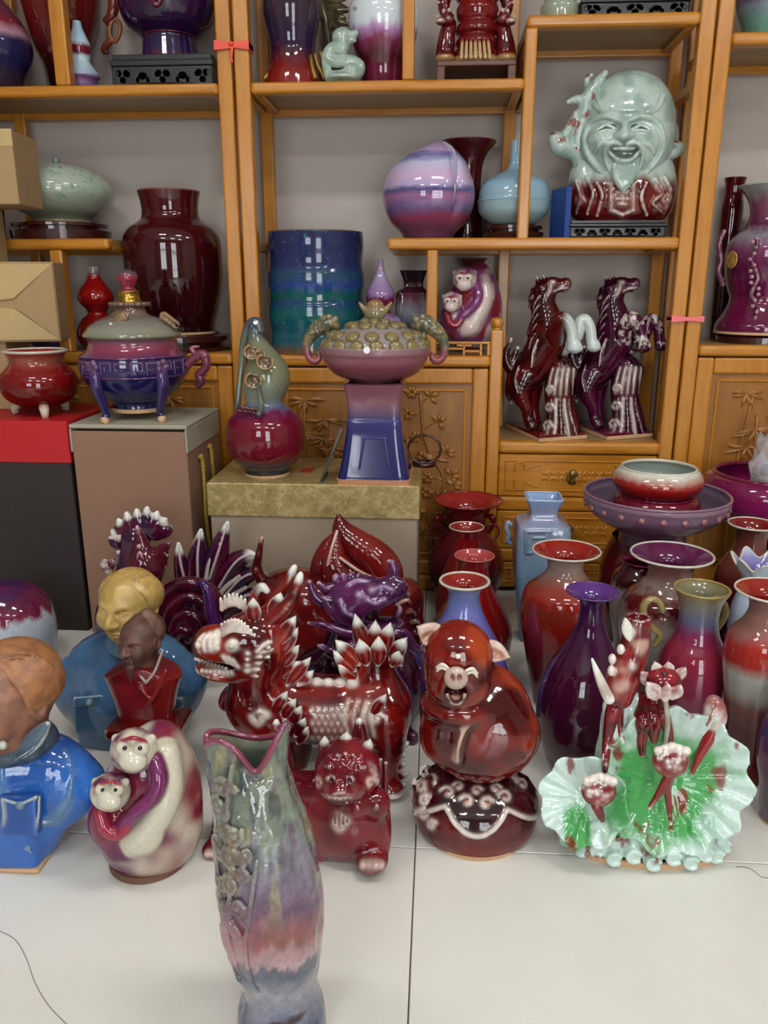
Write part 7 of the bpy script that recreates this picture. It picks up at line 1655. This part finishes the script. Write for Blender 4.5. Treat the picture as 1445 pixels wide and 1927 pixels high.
v, f = lathe(spline(pr3, 5), 64, None, True); mesh_obj('bowl', v, f, RO, p.root, True)
pr4 = [(p.zz(651), p.rr(650, 97)), (p.zz(640), p.rr(640, 93)), (p.zz(625), p.rr(625, 74)), (p.zz(613), p.rr(613, 48)), (p.zz(606), p.rr(606, 22)), (p.zz(604), .0005)]
DS = spline(pr4, 6); v, f = lathe(DS, 64); lid = mesh_obj('lid', v, f, glaze('lid_lilac', [(0, '#8a8078'), (1, '#958c90')], .1), p.root, True)
BZ = glaze('boss_olive', [(0, '#74765c'), (.5, '#6a5c3c'), (1, '#8a7a50')], .25, 60, (1, 1, 1)); bm_ = None
for ring, (t, n) in enumerate(((.08, 17), (.34, 14), (.60, 10), (.82, 6))):
    i = int(t*(len(DS)-1)); z, r = DS[i]; dz, dr = DS[min(i+2, len(DS)-1)]-DS[max(i-2, 0)]; nv = np.array([dz, -dr]); nv /= np.linalg.norm(nv)+1e-9
    for k in range(n):
        a = 2*pi*(k+.5*(ring % 2))/n
        if bm_ is None:
            v, f = lathe(spline([(-.004, .021), (.003, .020), (.009, .013), (.011, .0005)], 4), 16); o = mesh_obj('coin_boss', v, f, BZ, lid, True); bm_ = o.data
        else: o = bpy.data.objects.new('coin_boss', bm_); COL.objects.link(o); o.parent = lid
        o.location = (r*cos(a), r*sin(a), z); tl = math.atan2(abs(nv[0]), abs(nv[1])); o.rotation_euler = (0, tl, a); sc = (1.0, 1.0, .92, .8)[ring]; o.scale = (sc, sc, 1)
S = Solid(); zc = p.zz(590)
S.ell((0, 0, zc), (p.rr(590, 20), p.rr(590, 14), p.rr(590, 18))); S.tube([(-p.rr(580, 30), 0, p.zz(570), .004), (-p.rr(580, 18), 0, p.zz(584), .010), (0, 0, p.zz(588), .014), (p.rr(580, 18), 0, p.zz(584), .010), (p.rr(580, 30), 0, p.zz(570), .004)], k=.008); S.ell((0, 0, p.zz(574)), (p.rr(574, 16), p.rr(574, 13), p.rr(574, 10)), None, .004); S.build(.0025)
mesh_obj('ingot_finial', S.V, S.Q, glaze('ingot_olive', [(0, '#74685a'), (.5, '#7d7452'), (1, '#8a6440')], .1), lid, True)
for s in (-1, 1):
    S = Solid(); X = lambda d, r, dy=0, w=8: tuple(p.w(707+s*d, r, dy))+(p.rr(r, w),)
    S.tube([X(76, 612, -.01, 9), (X(88, 606, -.01, 15)), X(106, 616, -.005, 15), X(122, 632, 0, 12), X(130, 652, 0, 8), X(126, 672, 0, 7), X(114, 680, 0, 7), X(106, 672, 0, 6), X(108, 664, 0, 4)], k=.004)
    S.ell(p.w(707+s*76, 600, -.02), p.rr(600, 6), None, .004); S.ell(p.w(707+s*88, 596, -.03), p.rr(600, 5), None, .003); S.ell(p.w(707+s*90, 634, -.012), (p.rr(600, 5), .006, p.rr(600, 11)), None, .006); rg = np.random.RandomState(3)
    for j in range(26): t = rg.uniform(0, 1); S.ell(p.w(707+s*(86+42*t+rg.uniform(-7, 7)), 600+34*t+rg.uniform(-7, 7), -.024), .0042, None, .002)
    S.build(.0024); z_ = S.V[:, 2]; n_ = fbm(S.V*90, 3, 3); C = mix3(lin('#565a48'), lin('#8c7c58'), sstep(.4, .65, n_)); C = mix3(C, lin('#8a4450'), sstep(p.zz(650), p.zz(664), z_)); C = mix3(C, lin('#a89878'), sstep(.06, .14, S.curv)*.6)
    mesh_obj('fish_handle', S.V, S.Q, PG, p.root, True, C)
# dark lacquer hoop standing behind the gold box
v, f = tube([atY(798+36*cos(a), 846+20*sin(a), 2.50) for a in np.linspace(0, 2*pi, 17)], .0055, 8, 3); c = np.mean(v, 0)
t = thing('lacquer_basket', 'dark red hoop handled basket behind the blue pedestal', 'basket', (c[0], 2.47, ZG)); 
v, f = tube([(.052*cos(a), 0, .052+.045*sin(a)) for a in np.linspace(0, 2*pi, 17)], .004, 8, 3, cap=False); mesh_obj('hoop', v, f, ROSE, t, True)
v, f = lathe([(0, .03), (0, .036), (.012, .04), (.012, .03)], 32, None, True); mesh_obj('base', v, f, ROSE, t, True)

# ================================================================== top shelf figures
F = Fig('celadon_dragon', 'pale celadon coiled dragon figurine beside the white and plum vase', 'figurine', 645, 148, ZA, 2.72)
S = Solid(); T(S, F, [(628, 146, 0, 12), (650, 143, 0, 12), (672, 138, 0, 11), (676, 124, 0, 11), (660, 114, 0, 10), (634, 116, 0, 11), (618, 108, 0, 12), (626, 94, 0, 13), (644, 92, 0, 12), (646, 80, 0, 12), (638, 70, 0, 12)], .004)
T(S, F, [(620, 146, 0, 10), (612, 122, 0, 7), (610, 106, 0, 5), (607, 102, 0, 3)], .006); E(S, F, (644, 68, 0), (18, 14, 14), k=.008); T(S, F, [(654, 70, 0, 9), (668, 64, 0, 7), (668, 60, 0, 4)], .006); E(S, F, (662, 76, 0), (9, 7, 5), k=.006); T(S, F, [(638, 60, 0, 5), (642, 56, 0, 4), (650, 54, 0, 3)], .004)
for i in range(5): E(S, F, (630-3*i, 76+10*i, .01), (6, 5, 7), k=.004)
E(S, F, (645, 146, 0), (32, 22, 8), k=.008); E(S, F, (662, 130, -.01), (16, 10, 10), k=.008)
F.finish('body', S, .0025, PG, glz('#8fa498', '#a8b8aa', '#c4d2c4', .1, .3, 60, 4))
F = Fig('plume_ornament', 'olive brown feathered plume rising behind the celadon dragon', 'ornament', 620, 140, ZA, 2.90)
S = Solid(); E(S, F, (620, 130, 0), (20, 18, 24)); T(S, F, [(620, 130, 0, 12), (618, 80, 0, 9), (610, 30, 0, 9), (598, -10, 0, 8)], .01); F.finish('stalk', S, .003, PG, glz('#3c3424', '#5a5038', '#8a7c58', .2, .4, 40, 3))
for a, b in (((612, 20), (655, 48)), ((608, 10), (660, 20)), ((605, 0), (662, -8)), ((614, 32), (642, 62)), ((612, 26), (650, 34))):
    S = Solid(); Lf(S, F, (a[0], a[1], 0), (b[0], b[1], -.02), 11, 5, k=.003); F.finish('feather', S, .0028, PG, glz('#3c3424', '#5a5038', '#8a7c58', .2, .4, 40, 3))
# red dragon tripod on its little table
x0, x1 = atY(822, 145, 2.70)[0], atY(970, 145, 2.70)[0]; zt = atY(895, 114, 2.70)[2]
t = thing('small_table_stand', 'small plain brown wooden stand under the red dragon vessel', 'stand', ((x0+x1)/2, 2.78, ZA)); hw = (x1-x0)/2; BW = wood('dull_brown_wood', '#4c2c20', '#6a4434', 'x', .5); hh = zt-ZA
box('table_top', (-hw, -.085, hh-.014), (hw, .085, hh), BW, t, .002)
for sx in (-1, 1):
    for sy in (-1, 1): box('leg', (sx*(hw-.012)-.012, sy*.072-.012, 0), (sx*(hw-.012)+.012, sy*.072+.012, hh-.014), BW, t, .002)
p = Pot('dragon_vessel', 'red footed vessel with twin dragon handles on a small brown stand', 'vessel', 895, 2.78, zt, [(None, 44), (106, 44), (100, 42), (92, 38), (84, 40), (76, 38), (70, 34), (62, 40), (50, 38), (44, 34), (36, 38), (20, 40), (8, 36), (4, 38), (-10, 44), (-30, 40), (-40, 44)])
p.body(glaze('vessel_red', [(0, '#b08a5a'), (.08, '#b08a5a'), (.1, '#5c0c10'), (1, '#7c1416')], .01)); p.open(CRM, MAR)
DR = glz('#50080c', '#781216', '#c8b0a0', .09, .24, 40, 5)
def dcol(s):
    C = DR(s); return mix3(C, lin('#b08a5a'), sstep(.030, .018, s.V[:, 2]))
for s in (-1, 1):
    S = Solid(); W_ = lambda d, r, dy, w: tuple(p.w(895+s*d, r, dy))+(p.rr(r, w),)
    S.tube([W_(58, 104, -.02, 18), W_(56, 85, -.02, 17), W_(54, 66, -.02, 15), W_(50, 48, -.02, 14)], k=.006); S.ell(p.w(895+s*58, 110, -.03), (.03, .03, .016), None, .008); S.ell(p.w(895+s*54, 38, -.04), (.022, .024, .018), None, .006); S.ell(p.w(895+s*66, 40, -.06), (.016, .016, .011), None, .005)
    for q in ((72, 34), (44, 28), (60, 22), (50, 20)): S.ell(p.w(895+s*q[0], q[1], -.04), (.006, .006, .009), None, .003)
    S.tube([W_(54, 30, 0, 10), W_(60, 10, 0, 11), W_(52, -10, 0, 10), W_(44, -25, 0, 9)], k=.006)
    for j in range(4): S.ell(p.w(895+s*70, 5-j*10, -.01), (.008, .006, .006), None, .003)
    S.build(.0028, 0); mesh_obj('dragon_handle', S.V, S.Q, PG, p.root, True, dcol(S))
S = Solid()
for i in range(7): S.cone(p.w(870+i*8, 74, -.075), p.w(868+i*9, 108, -.085), .0045, .006, .002)
S.build(.0025, 0); mesh_obj('fluted_skirt', S.V, S.Q, PG, p.root, True, mix3(lin('#7c1a1a'), lin('#b8966a'), sstep(p.zz(88), p.zz(96), S.V[:, 2])))

# ================================================================== seated monkeys on the shelf
F = Fig('monkey_figurine', 'plum and cream mother and baby monkeys on the shelf above the carved door', 'figurine', 886, 636, ZC, 2.812)
monkeys(F, Pm(.55, 880, 640, .97), .003, ('#8a2434', '#7a3a6c', '#cbb8b0'))
# ================================================================== smiling bald god
st, c = carved_stand('carved_stand', 'black carved wooden stand under the smiling god head', 1070, 1255, 2.675, .24, ZB, atY(1165, 414, 2.68)[2]-ZB, 7)
F = Fig('smiling_god_head', 'large celadon laughing bald god head with red robe and raised hand', 'figurine', 1168, 412, st, 2.80)
CEL = ('#93a89e', '#b2c4ba', '#ccdad2')
def robe_col(s):
    C = glz('#5a0c0e', '#7c1a18', '#c8bcb0', .09, .24, 22, 5)(s); n = fbm(s.V*np.array([30, 30, 12]), 4, 2); t = sstep(F.p(1168, 350)[2]-.012, F.p(1168, 325)[2], s.V[:, 2]+(n-.5)*.07); return mix3(C, lin('#b4c4ba'), t)
S = Solid(); E(S, F, (1168, 375, 0), (92, 70, 68)); E(S, F, (1168, 350, .01), (88, 64, 70), k=.03); E(S, F, (1096, 340, .0), (26, 36, 66), (0, 8, 0), .02); E(S, F, (1240, 350, -.01), (30, 40, 62), (0, -6, 0), .02)
B0 = Solid(); B0.pr = list(S.pr)
for L in ([(1104, 335, 4), (1116, 362, 5), (1106, 402, 4)], [(1124, 345, 4), (1133, 368, 5), (1124, 405, 4)], [(1215, 345, 4), (1206, 372, 5), (1216, 404, 4)], [(1232, 338, 5), (1244, 362, 5), (1228, 382, 5), (1248, 400, 4)], [(1250, 335, 5), (1260, 362, 5), (1250, 395, 5)], [(1085, 340, 4), (1092, 370, 5), (1086, 400, 4)]): Ds(S, F, L, .004, base=B0)
for c_ in ((1240, 352, 9), (1252, 376, 9), (1236, 392, 8), (1092, 378, 9)): Ds(S, F, curl(c_[0], c_[1], c_[2], 0, 1, 2.6, 7), .002, n=1, base=B0, col='#b08a80')
for a, b in (((1150, 346), (1150, 396)), ((1192, 346), (1192, 396)), ((1150, 396), (1171, 405)), ((1192, 396), (1171, 405)), ((1162, 362), (1180, 362)), ((1171, 356), (1171, 384)), ((1160, 374), (1182, 374)), ((1164, 384), (1178, 384))): Ds(S, F, [(a[0], a[1], 2), ((a[0]+b[0])/2, (a[1]+b[1])/2, 2), (b[0], b[1], 2)], .002, col='#b89a90', n=1, base=B0, lift=.3)
robe = F.finish('robe', S, .0035, PG, robe_col)
S = Solid(); E(S, F, (1178, 235, .0), (88, 72, 92)); E(S, F, (1175, 280, -.02), (84, 62, 60), k=.04); E(S, F, (1172, 318, -.025), (52, 46, 36), k=.03); E(S, F, (1180, 180, -.028), (52, 46, 38), k=.008)
for s in (-1, 1): E(S, F, (1174+s*36, 262, -.085), (30, 26, 24), k=.02); E(S, F, (1178+s*88, 268, .0), (10, 14, 34), k=.006)
B0 = Solid(); B0.pr = list(S.pr)
for r_ in (1.0, 1.2): Ds(S, F, [(1180-58*r_, 178, 3.5), (1180-44*r_, 198+7*r_, 4), (1180, 208+9*r_, 4.5), (1180+44*r_, 198+7*r_, 4), (1180+58*r_, 178, 3.5)], .006, base=B0)
for s in (-1, 1):
    De(S, F, (1174+s*33, 241), (20, 12, 6), .004, 's', rot=(0, s*8, 0), base=B0)
    Ds(S, F, [(1174+s*16, 243, 2.4), (1174+s*33, 236, 3), (1174+s*50, 244, 2.4)], .003, base=B0); Ds(S, F, [(1174+s*16, 247, 2.2), (1174+s*33, 245, 2.8), (1174+s*48, 249, 2.2)], .003, base=B0)
    Ds(S, F, [(1174+s*8, 227, 5), (1174+s*34, 219, 5.5), (1174+s*60, 229, 5.5), (1174+s*73, 254, 5.5), (1174+s*71, 284, 5.5), (1174+s*52, 314, 5.5), (1174+s*26, 338, 5)], .004, base=B0, lift=.3)
    Ds(S, F, [(1174+s*6, 271, 4), (1174+s*24, 269, 4.5), (1174+s*35, 284, 4.5), (1174+s*32, 309, 4), (1174+s*20, 332, 3)], .004, base=B0, lift=.4)
    Ds(S, F, [(1174+s*12, 262, 3), (1174+s*44, 272, 3), (1174+s*56, 288, 2)], .006, base=B0)
    De(S, F, (1174+s*11, 256), (9, 9, 8), .005, base=B0)
Ds(S, F, [(1174, 226, 5), (1174, 242, 7.5), (1174, 255, 11)], .008, base=B0, lift=.5); De(S, F, (1174, 288), (28, 13, 11), .004, 's', '#6f7c74', base=B0); De(S, F, (1174, 280), (20, 7, 4), .003, base=B0)
Ds(S, F, [(1144, 284, 3.5), (1158, 299, 4.5), (1174, 303, 5), (1190, 299, 4.5), (1204, 284, 3.5)], .003, base=B0, lift=.5)
for i in range(5): Ds(S, F, [(1156+i*9, 310, 4), (1160+i*7, 328, 5), (1168+i*3, 345, 3)], .004, base=B0, lift=.3)
head = F.finish('head', S, .0028, PG, glz(*CEL, .10, .30, 30, 4), parent=robe)
S = Solid()
for i in range(5): T(S, F, [(1156+i*9, 318, -.11, 6), (1160+i*7, 334, -.125, 7), (1166+i*3.5, 350, -.128, 5), (1171+i, 362-abs(i-2)*3, -.126, 3)], .005)
F.finish('beard', S, .0026, PG, glz(*CEL, .10, .30, 30, 4), parent=head)
S = Solid(); T(S, F, [(1092, 310, -.02, 14), (1086, 280, -.03, 15), (1092, 240, -.04, 13), (1100, 210, -.045, 12)], .008); T(S, F, [(1072, 285, -.03, 14), (1054, 275, -.04, 17), (1045, 262, -.04, 14)], .01); T(S, F, [(1060, 262, -.04, 11), (1076, 235, -.045, 9), (1084, 214, -.045, 6)], .008); T(S, F, [(1098, 215, -.045, 13), (1108, 180, -.05, 13), (1122, 160, -.05, 11), (1138, 138, -.05, 6)], .006); T(S, F, [(1100, 190, -.05, 10), (1084, 188, -.05, 8), (1070, 192, -.05, 4)], .006); T(S, F, [(1118, 172, -.05, 9), (1130, 176, -.055, 6), (1140, 180, -.055, 4)], .005); T(S, F, [(1106, 168, -.04, 8), (1104, 150, -.04, 6), (1112, 142, -.04, 4)], .005)
def arm_col(s): return mix3(glz(*CEL, .10, .30, 30, 4)(s), lin('#7a1c20'), sstep(.52, .66, fbm(s.V*42+2, 4, 6))*.85)
F.finish('raised_hand', S, .0028, PG, arm_col, parent=robe)
S = Solid(); T(S, F, [(1222, 330, -.05, 8), (1240, 305, -.045, 8), (1258, 292, -.04, 9), (1276, 286, -.04, 9), (1282, 276, -.04, 7), (1268, 270, -.04, 6), (1252, 266, -.035, 6)], .006); F.finish('sleeve_curl', S, .0026, PG, arm_col, parent=robe)

# ================================================================== two rearing horses
def horse_solid(F):
    S = Solid()
    T(S, F, [(994, 706, .02, 30), (1004, 688, .015, 34), (1020, 662, .005, 34), (1034, 642, -.005, 33)], .012); T(S, F, [(1034, 642, -.005, 31), (1030, 602, -.01, 26), (1024, 570, -.012, 20), (1030, 548, -.015, 17)], .010)
    T(S, F, [(1022, 545, -.015, 17), (1038, 537, -.02, 15), (1054, 537, -.024, 12), (1064, 534, -.026, 11)], .006); E(S, F, (1060, 546, -.022), (9, 9, 4), (0, 8, 0), .003)
    T(S, F, [(988, 708, .0, 25), (978, 738, -.012, 18), (990, 768, -.02, 11), (994, 788, -.02, 10), (1000, 800, -.03, 12)], .008); T(S, F, [(1004, 705, .045, 24), (1002, 760, .045, 13), (1006, 795, .045, 12)], .008)
    T(S, F, [(1014, 532, -.015, 6), (1010, 521, -.015, 2.5)], .004); T(S, F, [(1026, 530, -.025, 6), (1023, 519, -.025, 2.5)], .004)
    for i in range(8): E(S, F, (1006-4*sin(i*1.3)-i*.6, 548+i*13, .0), (8, 8, 9), (0, 30, 0), .004)
    for L in ([(972, 702, .02, 11), (957, 690, .02, 10), (951, 668, .02, 8), (958, 650, .02, 5), (962, 638, .02, 3)], [(966, 700, .02, 8), (966, 675, .02, 7), (974, 655, .02, 4)], [(962, 708, .02, 9), (957, 738, .02, 7), (962, 758, .02, 3)]): T(S, F, L, .005)
    B0 = Solid(); B0.pr = list(S.pr)
    for i in range(5): Ds(S, F, [(1016-2*i, 556+i*18, 2), (1008-2*i, 570+i*18, 2.6), (1004-2*i, 584+i*18, 1.8)], .002, base=B0)
    De(S, F, (1040, 531), (4, 4, 3.5), .002, base=B0, col='#c4b4aa'); Ds(S, F, [(1044, 548, 1.5), (1056, 543, 1.8), (1068, 542, 1.5)], .002, base=B0, col='#c4b4aa'); Ds(S, F, [(1030, 556, 2), (1036, 545, 2), (1036, 530, 2)], .002, base=B0, col='#b89a90')
    Ds(S, F, [(1012, 640, 2.4), (1004, 662, 3), (1000, 690, 2.4)], .002, base=B0); Ds(S, F, [(976, 690, 2.2), (970, 715, 2.8), (974, 738, 2.2)], .002, base=B0)
    return S
def leg_solid(F, off):
    S = Solid()
    if off == 0: T(S, F, [(1042, 640, -.04, 18), (1046, 616, -.07, 14), (1055, 600, -.085, 13), (1068, 606, -.09, 11), (1076, 625, -.09, 9.5), (1077, 640, -.09, 10), (1081, 652, -.09, 13)], .006); E(S, F, (1081, 656, -.09), (15, 13, 8), k=.004)
    else: T(S, F, [(1060, 652, -.01, 17), (1084, 632, -.025, 13), (1092, 606, -.03, 11), (1102, 602, -.035, 10), (1111, 618, -.04, 9.5), (1113, 640, -.04, 10), (1117, 650, -.04, 12)], .006); E(S, F, (1117, 654, -.04), (13, 12, 8), k=.004)
    return S
def rock_solid(F):
    S = Solid(); T(S, F, [(1056, 812, -.015, 36), (1056, 780, -.015, 28), (1050, 745, -.01, 25), (1052, 718, -.012, 26), (1056, 692, -.01, 22)], .010); E(S, F, (1054, 815, -.015), (44, 32, 12), k=.010); E(S, F, (1066, 700, -.015), (20, 20, 18), k=.01)
    B0 = Solid(); B0.pr = list(S.pr)
    for i in range(5):
        Ds(S, F, [(1026+i*15, 824, 1.8), (1034+i*11, 796, 2.2), (1036+i*9, 772, 2), (1038+i*8, 752, 1.6)], .003, base=B0, col='#c8bab0' if i % 2 else None)
        Ds(S, F, [(1032+i*11, 742, 1.6), (1034+i*11, 718, 2.1), (1040+i*10, 694, 1.6)], .003, base=B0, col='#c8bab0')
    for c_ in ((1030, 802, 10), (1034, 768, 9), (1034, 734, 8)): Ds(S, F, curl(c_[0], c_[1], c_[2], 0, 1.1, 3, 8), .002, n=1, base=B0, col='#c8bab0')
    return S
F1 = Fig('rearing_horse_figurine', 'oxblood rearing horse with white forelegs on a rock, left of the pair', 'figurine', 1030, 812, ZD, 2.765, 'rearing horses')
parts_ = [('body', horse_solid(F1), .0030), ('foreleg', leg_solid(F1, 0), .0026), ('foreleg', leg_solid(F1, 1), .0026), ('rock', rock_solid(F1), .0030)]
HR = glz('#3c0608', '#641010', '#c8bab0', .10, .24, 22, 4); HP = glz('#3a0620', '#560e34', '#c4b0b0', .10, .24, 22, 4)
pl = [atZ(a, b, ZD)-F1.o for a, b in ((952, 803), (1014, 832), (1104, 825), (1036, 801))]
def plate(root, sidec, topc):
    n = 4; V = [(q[0], q[1], 0) for q in pl]+[(q[0], q[1], .012) for q in pl]; mesh_obj('plinth', V, [[3, 2, 1, 0], [4, 5, 6, 7]]+[[i, (i+1) % 4, (i+1) % 4+4, i+4] for i in range(4)], sidec, root)
    c = np.mean(pl, 0); V = [tuple(c+(q-c)*k)[:2]+(z,) for z, k in ((.0125, .985), (.019, .93)) for q in pl]; mesh_obj('plinth_glaze', V, [[4, 5, 6, 7], [3, 2, 1, 0]]+[[i, (i+1) % 4, (i+1) % 4+4, i+4] for i in range(4)], topc, root)
def leg_c(white, base):
    def f(s):
        z = s.V[:, 2]; t = sstep(.0, .030, s.V[:, 0]-F1.p(1046, 620)[0]) if white else 0*z; C = base(s)
        return mix3(C, lin('#c6cfca'), t) if white else mix3(C, lin('#cbbdb6'), sstep(.5, .66, fbm(s.V*60, 3, 3)))
    return f
meshes = {}
for nm, S, h in parts_:
    S.build(h, 0.010 if nm != 'rock' else .005)
    mesh_obj(nm, S.V, S.Q, PG, F1.root, True, (leg_c(True, HR) if nm == 'foreleg' else HR)(S))
plate(F1.root, TAN, OX)
q2 = atZ(1158, 812, ZD); F2r = thing('rearing_horse_figurine', 'purple rearing horse with reddish forelegs, nearer the right post', 'figurine', (F1.o[0]+.232, F1.o[1]+.05, ZD), 'rearing horses')
for nm, S, h in parts_: mesh_obj(nm, S.V, S.Q, PG, F2r, True, (leg_c(False, HP) if nm == 'foreleg' else HP)(S))
plate(F2r, TAN, MAR)

# small round white price stickers
STK = plain('white_sticker', '#e6e8e8', .5, .02)
def sticker(root_name, o, pos, nrm, r=.009):
    n = np.array(nrm, float); n /= np.linalg.norm(n); u = np.cross(n, [0, 0, 1]); u /= np.linalg.norm(u)+1e-9; w = np.cross(u, n)
    V = [tuple(np.array(pos)+n*.0015+r*(cos(a)*u+sin(a)*w)) for a in np.linspace(0, 2*pi, 20, endpoint=False)]; V += [tuple(np.array(v)-n*.003) for v in V]
    mesh_obj('price_sticker', V, [list(range(20))]+[[i, (i+1) % 20, (i+1) % 20+20, i+20] for i in range(20)], STK, o)
for o in list(bpy.data.objects):
    if o.name == 'pedestal_vessel': sticker('', o, (p_ := atY(690, 659, 2.31-.168)-np.array(o.location)), (-.1, -1, .1))
    if o.name == 'gourd_ewer': sticker('', o, atY(481, 607, 2.33-.014)-np.array(o.location), (0, -1, .5), .007)
    if o.name == 'footed_censer': sticker('', o, atY(207, 611, 2.37-.105)-np.array(o.location), (-.4, -.7, .8), .007)
